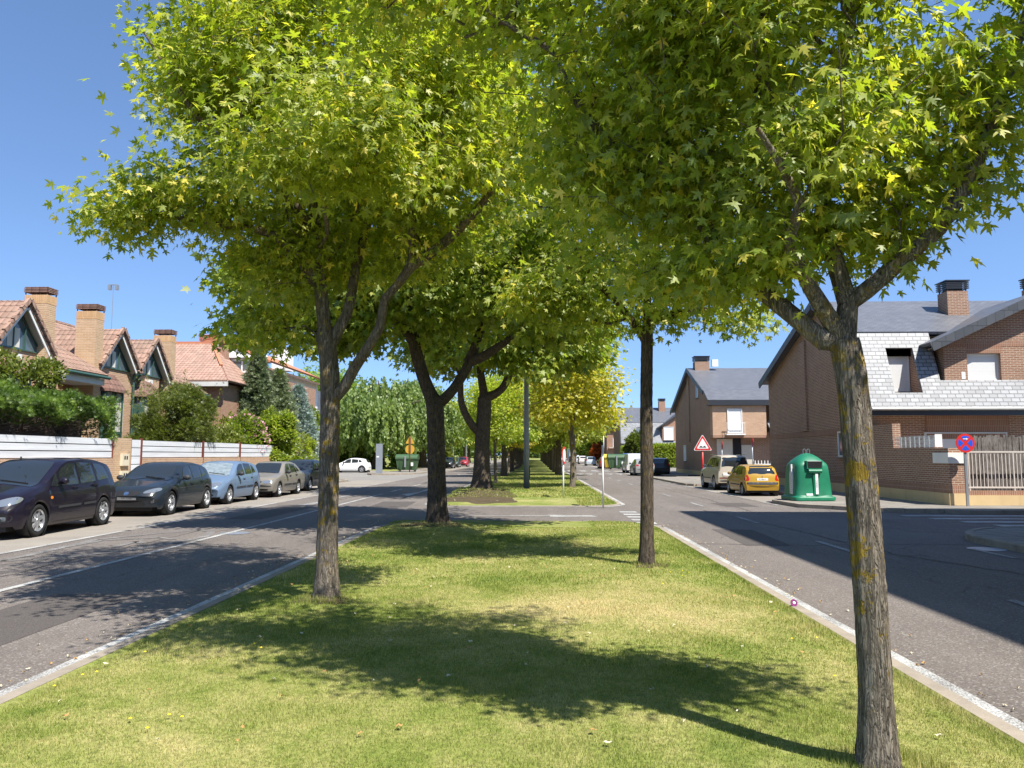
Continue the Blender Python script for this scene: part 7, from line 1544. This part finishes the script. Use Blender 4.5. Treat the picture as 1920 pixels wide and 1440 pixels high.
# signs ----------------------------------------------------------------
def post(e, h, r=.03, mat='steel', z0=0): return MB().tube([(0, 0, z0 - .05), (0, 0, h)], r, 10).build('post', M[mat], e, world=False, smooth=True)
def discm(r, y0, y1, z, n=40, x=0, a0=0, a1=360):
    mb = MB(); pts = [(x + r * math.cos(R(a0 + (a1 - a0) * i / n)), z + r * math.sin(R(a0 + (a1 - a0) * i / n))) for i in range(n if a1 - a0 == 360 else n + 1)]; mb.prism(pts, 'y', y0, y1); return mb
ns = empty('no_stopping_sign', (13.62, 24.72, .12), R(2), 'round blue and red no stopping sign in front of the brick pier', 'road sign')
mb = MB(); mb.box(-.04, .04, -.02, .03, -.05, 2.1); mb.build('post', M['steel'], ns, world=False)
sz = 1.98; pl = discm(.30, -.045, -.03, sz).build('sign_plate', M['red'], ns, world=False); ns_b = MB(); rb_ = .232
for k in range(4):      # four blue quarters between the red cross bars
    a = 90 * k; n = 14; g = 11; pts = []
    for i in range(n + 1): t = R(a - 45 + g + (90 - 2 * g) * i / n); pts.append((rb_ * math.cos(t), sz + rb_ * math.sin(t)))
    t = R(a); pts.append((.055 * math.cos(t), sz + .055 * math.sin(t))); ns_b.prism(pts, 'y', -.048, -.0455)
ns_b.build('blue_field', M['sign_blue'], pl, world=False); mb = MB(); zz = sz + .135; mb.prism([(-.075, zz - .012), (.03, zz - .012), (.03, zz - .035), (.085, zz), (.03, zz + .035), (.03, zz + .012), (-.075, zz + .012)], 'y', -.051, -.0485); mb.build('arrow', M['sign_white'], pl, world=False)
bs = empty('bump_sign', (13.7, 62.9, .12), 0, 'red bordered triangular uneven road sign on a red post', 'road sign'); p_ = P(1318, 880, 44); bs.location = (p_.x, 44, .12)
post(bs, 2.0, .045, 'red'); 
def tri(r, zc, y0, y1, rnd=.06):
    p = [(r * math.cos(R(a)), zc + r * math.sin(R(a))) for a in (90, 210, 330)]; q = []
    for i in range(3):
        a, b, c = Vector(p[i-1]), Vector(p[i]), Vector(p[(i+1) % 3]); q += [tuple(b + (a - b).normalized() * rnd * 1.6), tuple(b + (a - b).normalized() * rnd * .5 + (c - b).normalized() * rnd * .5), tuple(b + (c - b).normalized() * rnd * 1.6)]
    mb = MB(); mb.prism(q, 'y', y0, y1); return mb
zc = 2.17; pl = tri(.62, zc, -.08, -.06).build('sign_plate', M['sign_white'], bs, world=False); tri(.575, zc, -.084, -.0805).build('border', M['red'], pl, world=False); tri(.40, zc, -.088, -.0845, .03).build('field', M['sign_white'], pl, world=False)
mb = MB(); pts = [(-.2, zc - .14)] + [(-.2 + .4 * i / 20, zc - .14 + .02 + .075 * abs(math.sin(math.pi * i / 10)) ** 1.2) for i in range(21)] + [(.2, zc - .14)]; mb.prism(pts, 'y', -.092, -.0885); mb.build('bump_symbol', M['sign_black'], pl, world=False)
def edge_sign(px, Y_, ztop, label, face='E', col='red', plate_z=None, mat='steel', r=.3, base=.12, rz=None, low=None, group=None):
    p = P(px, 860, Y_); e = empty('road_sign', (p.x, Y_, base), rz if rz is not None else R(84), label, 'road sign', group); post(e, ztop - r - base, .03, mat)
    pl = discm(r, -.045, -.03, ztop - r - base).build('sign_plate', M[col], e, world=False); discm(r * .74, -.0485, -.0455, ztop - r - base).build('field', M['sign_white'], pl, world=False)
    if low: mb = MB(); mb.box(-.15, .15, -.04, -.025, low - .15, low + .15); mb.build('lower_plate', M['sign_white'], e, world=False)
    return e
edge_sign(1354, 56, 2.75, 'round road sign seen edge on behind the beige off-roader', low=1.4); edge_sign(1411, 55.5, 2.95, 'round road sign seen edge on right of the garage of the second house')
edge_sign(1056, 30.0, 2.05, 'red and white keep-side sign seen edge on at the tip of the second median', col='red', base=.05, rz=R(76), r=.34, mat='white')
edge_sign(1130, 25.2, 2.35, 'white sign seen edge on upon a thin pale post at the median tip', col='white', base=.05, rz=R(86), r=.3, mat='lip')
# yellow temporary signs by the green container
ys = empty('temporary_signs', (0, 0, .12), 0, 'rusty post with yellow triangular and round temporary signs in front of the green container', 'road sign'); p_ = P(768, 880, 72.5); ys.location = (p_.x, 72.5, .12); post(ys, 3.4, .05, 'rust')
zc = 2.95; tri(.52, zc, .02, .04).build('triangular_plate', M['sign_orange'], ys, world=False); discm(.44, .02, .04, 2.15).build('round_plate', M['sign_orange'], ys, world=False); mb = MB(); mb.box(-.09, .09, -.03, .018, 1.8, 3.3); mb.build('bracket', M['rust'], ys, world=False)
# drain covers and manhole on the road
for k, (px, py) in enumerate(((440, 1000), (1850, 1030))):
    g = G(px, py, .0); mb = MB(); mb.lathe([(0, 0), (.3, 0), (.3, -.01)], 'z', (g.x, g.y, .006), 24) if False else mb.add([(g.x + .32*math.cos(a), g.y + .32*math.sin(a), .007) for a in [2*math.pi*i/28 for i in range(28)]], [tuple(range(28))])
    o = mb.build('manhole_cover', M['steel']); tag(o, ['round metal manhole cover in the shaded left lane', 'round metal manhole cover near the right corner kerb'][k], 'manhole cover')
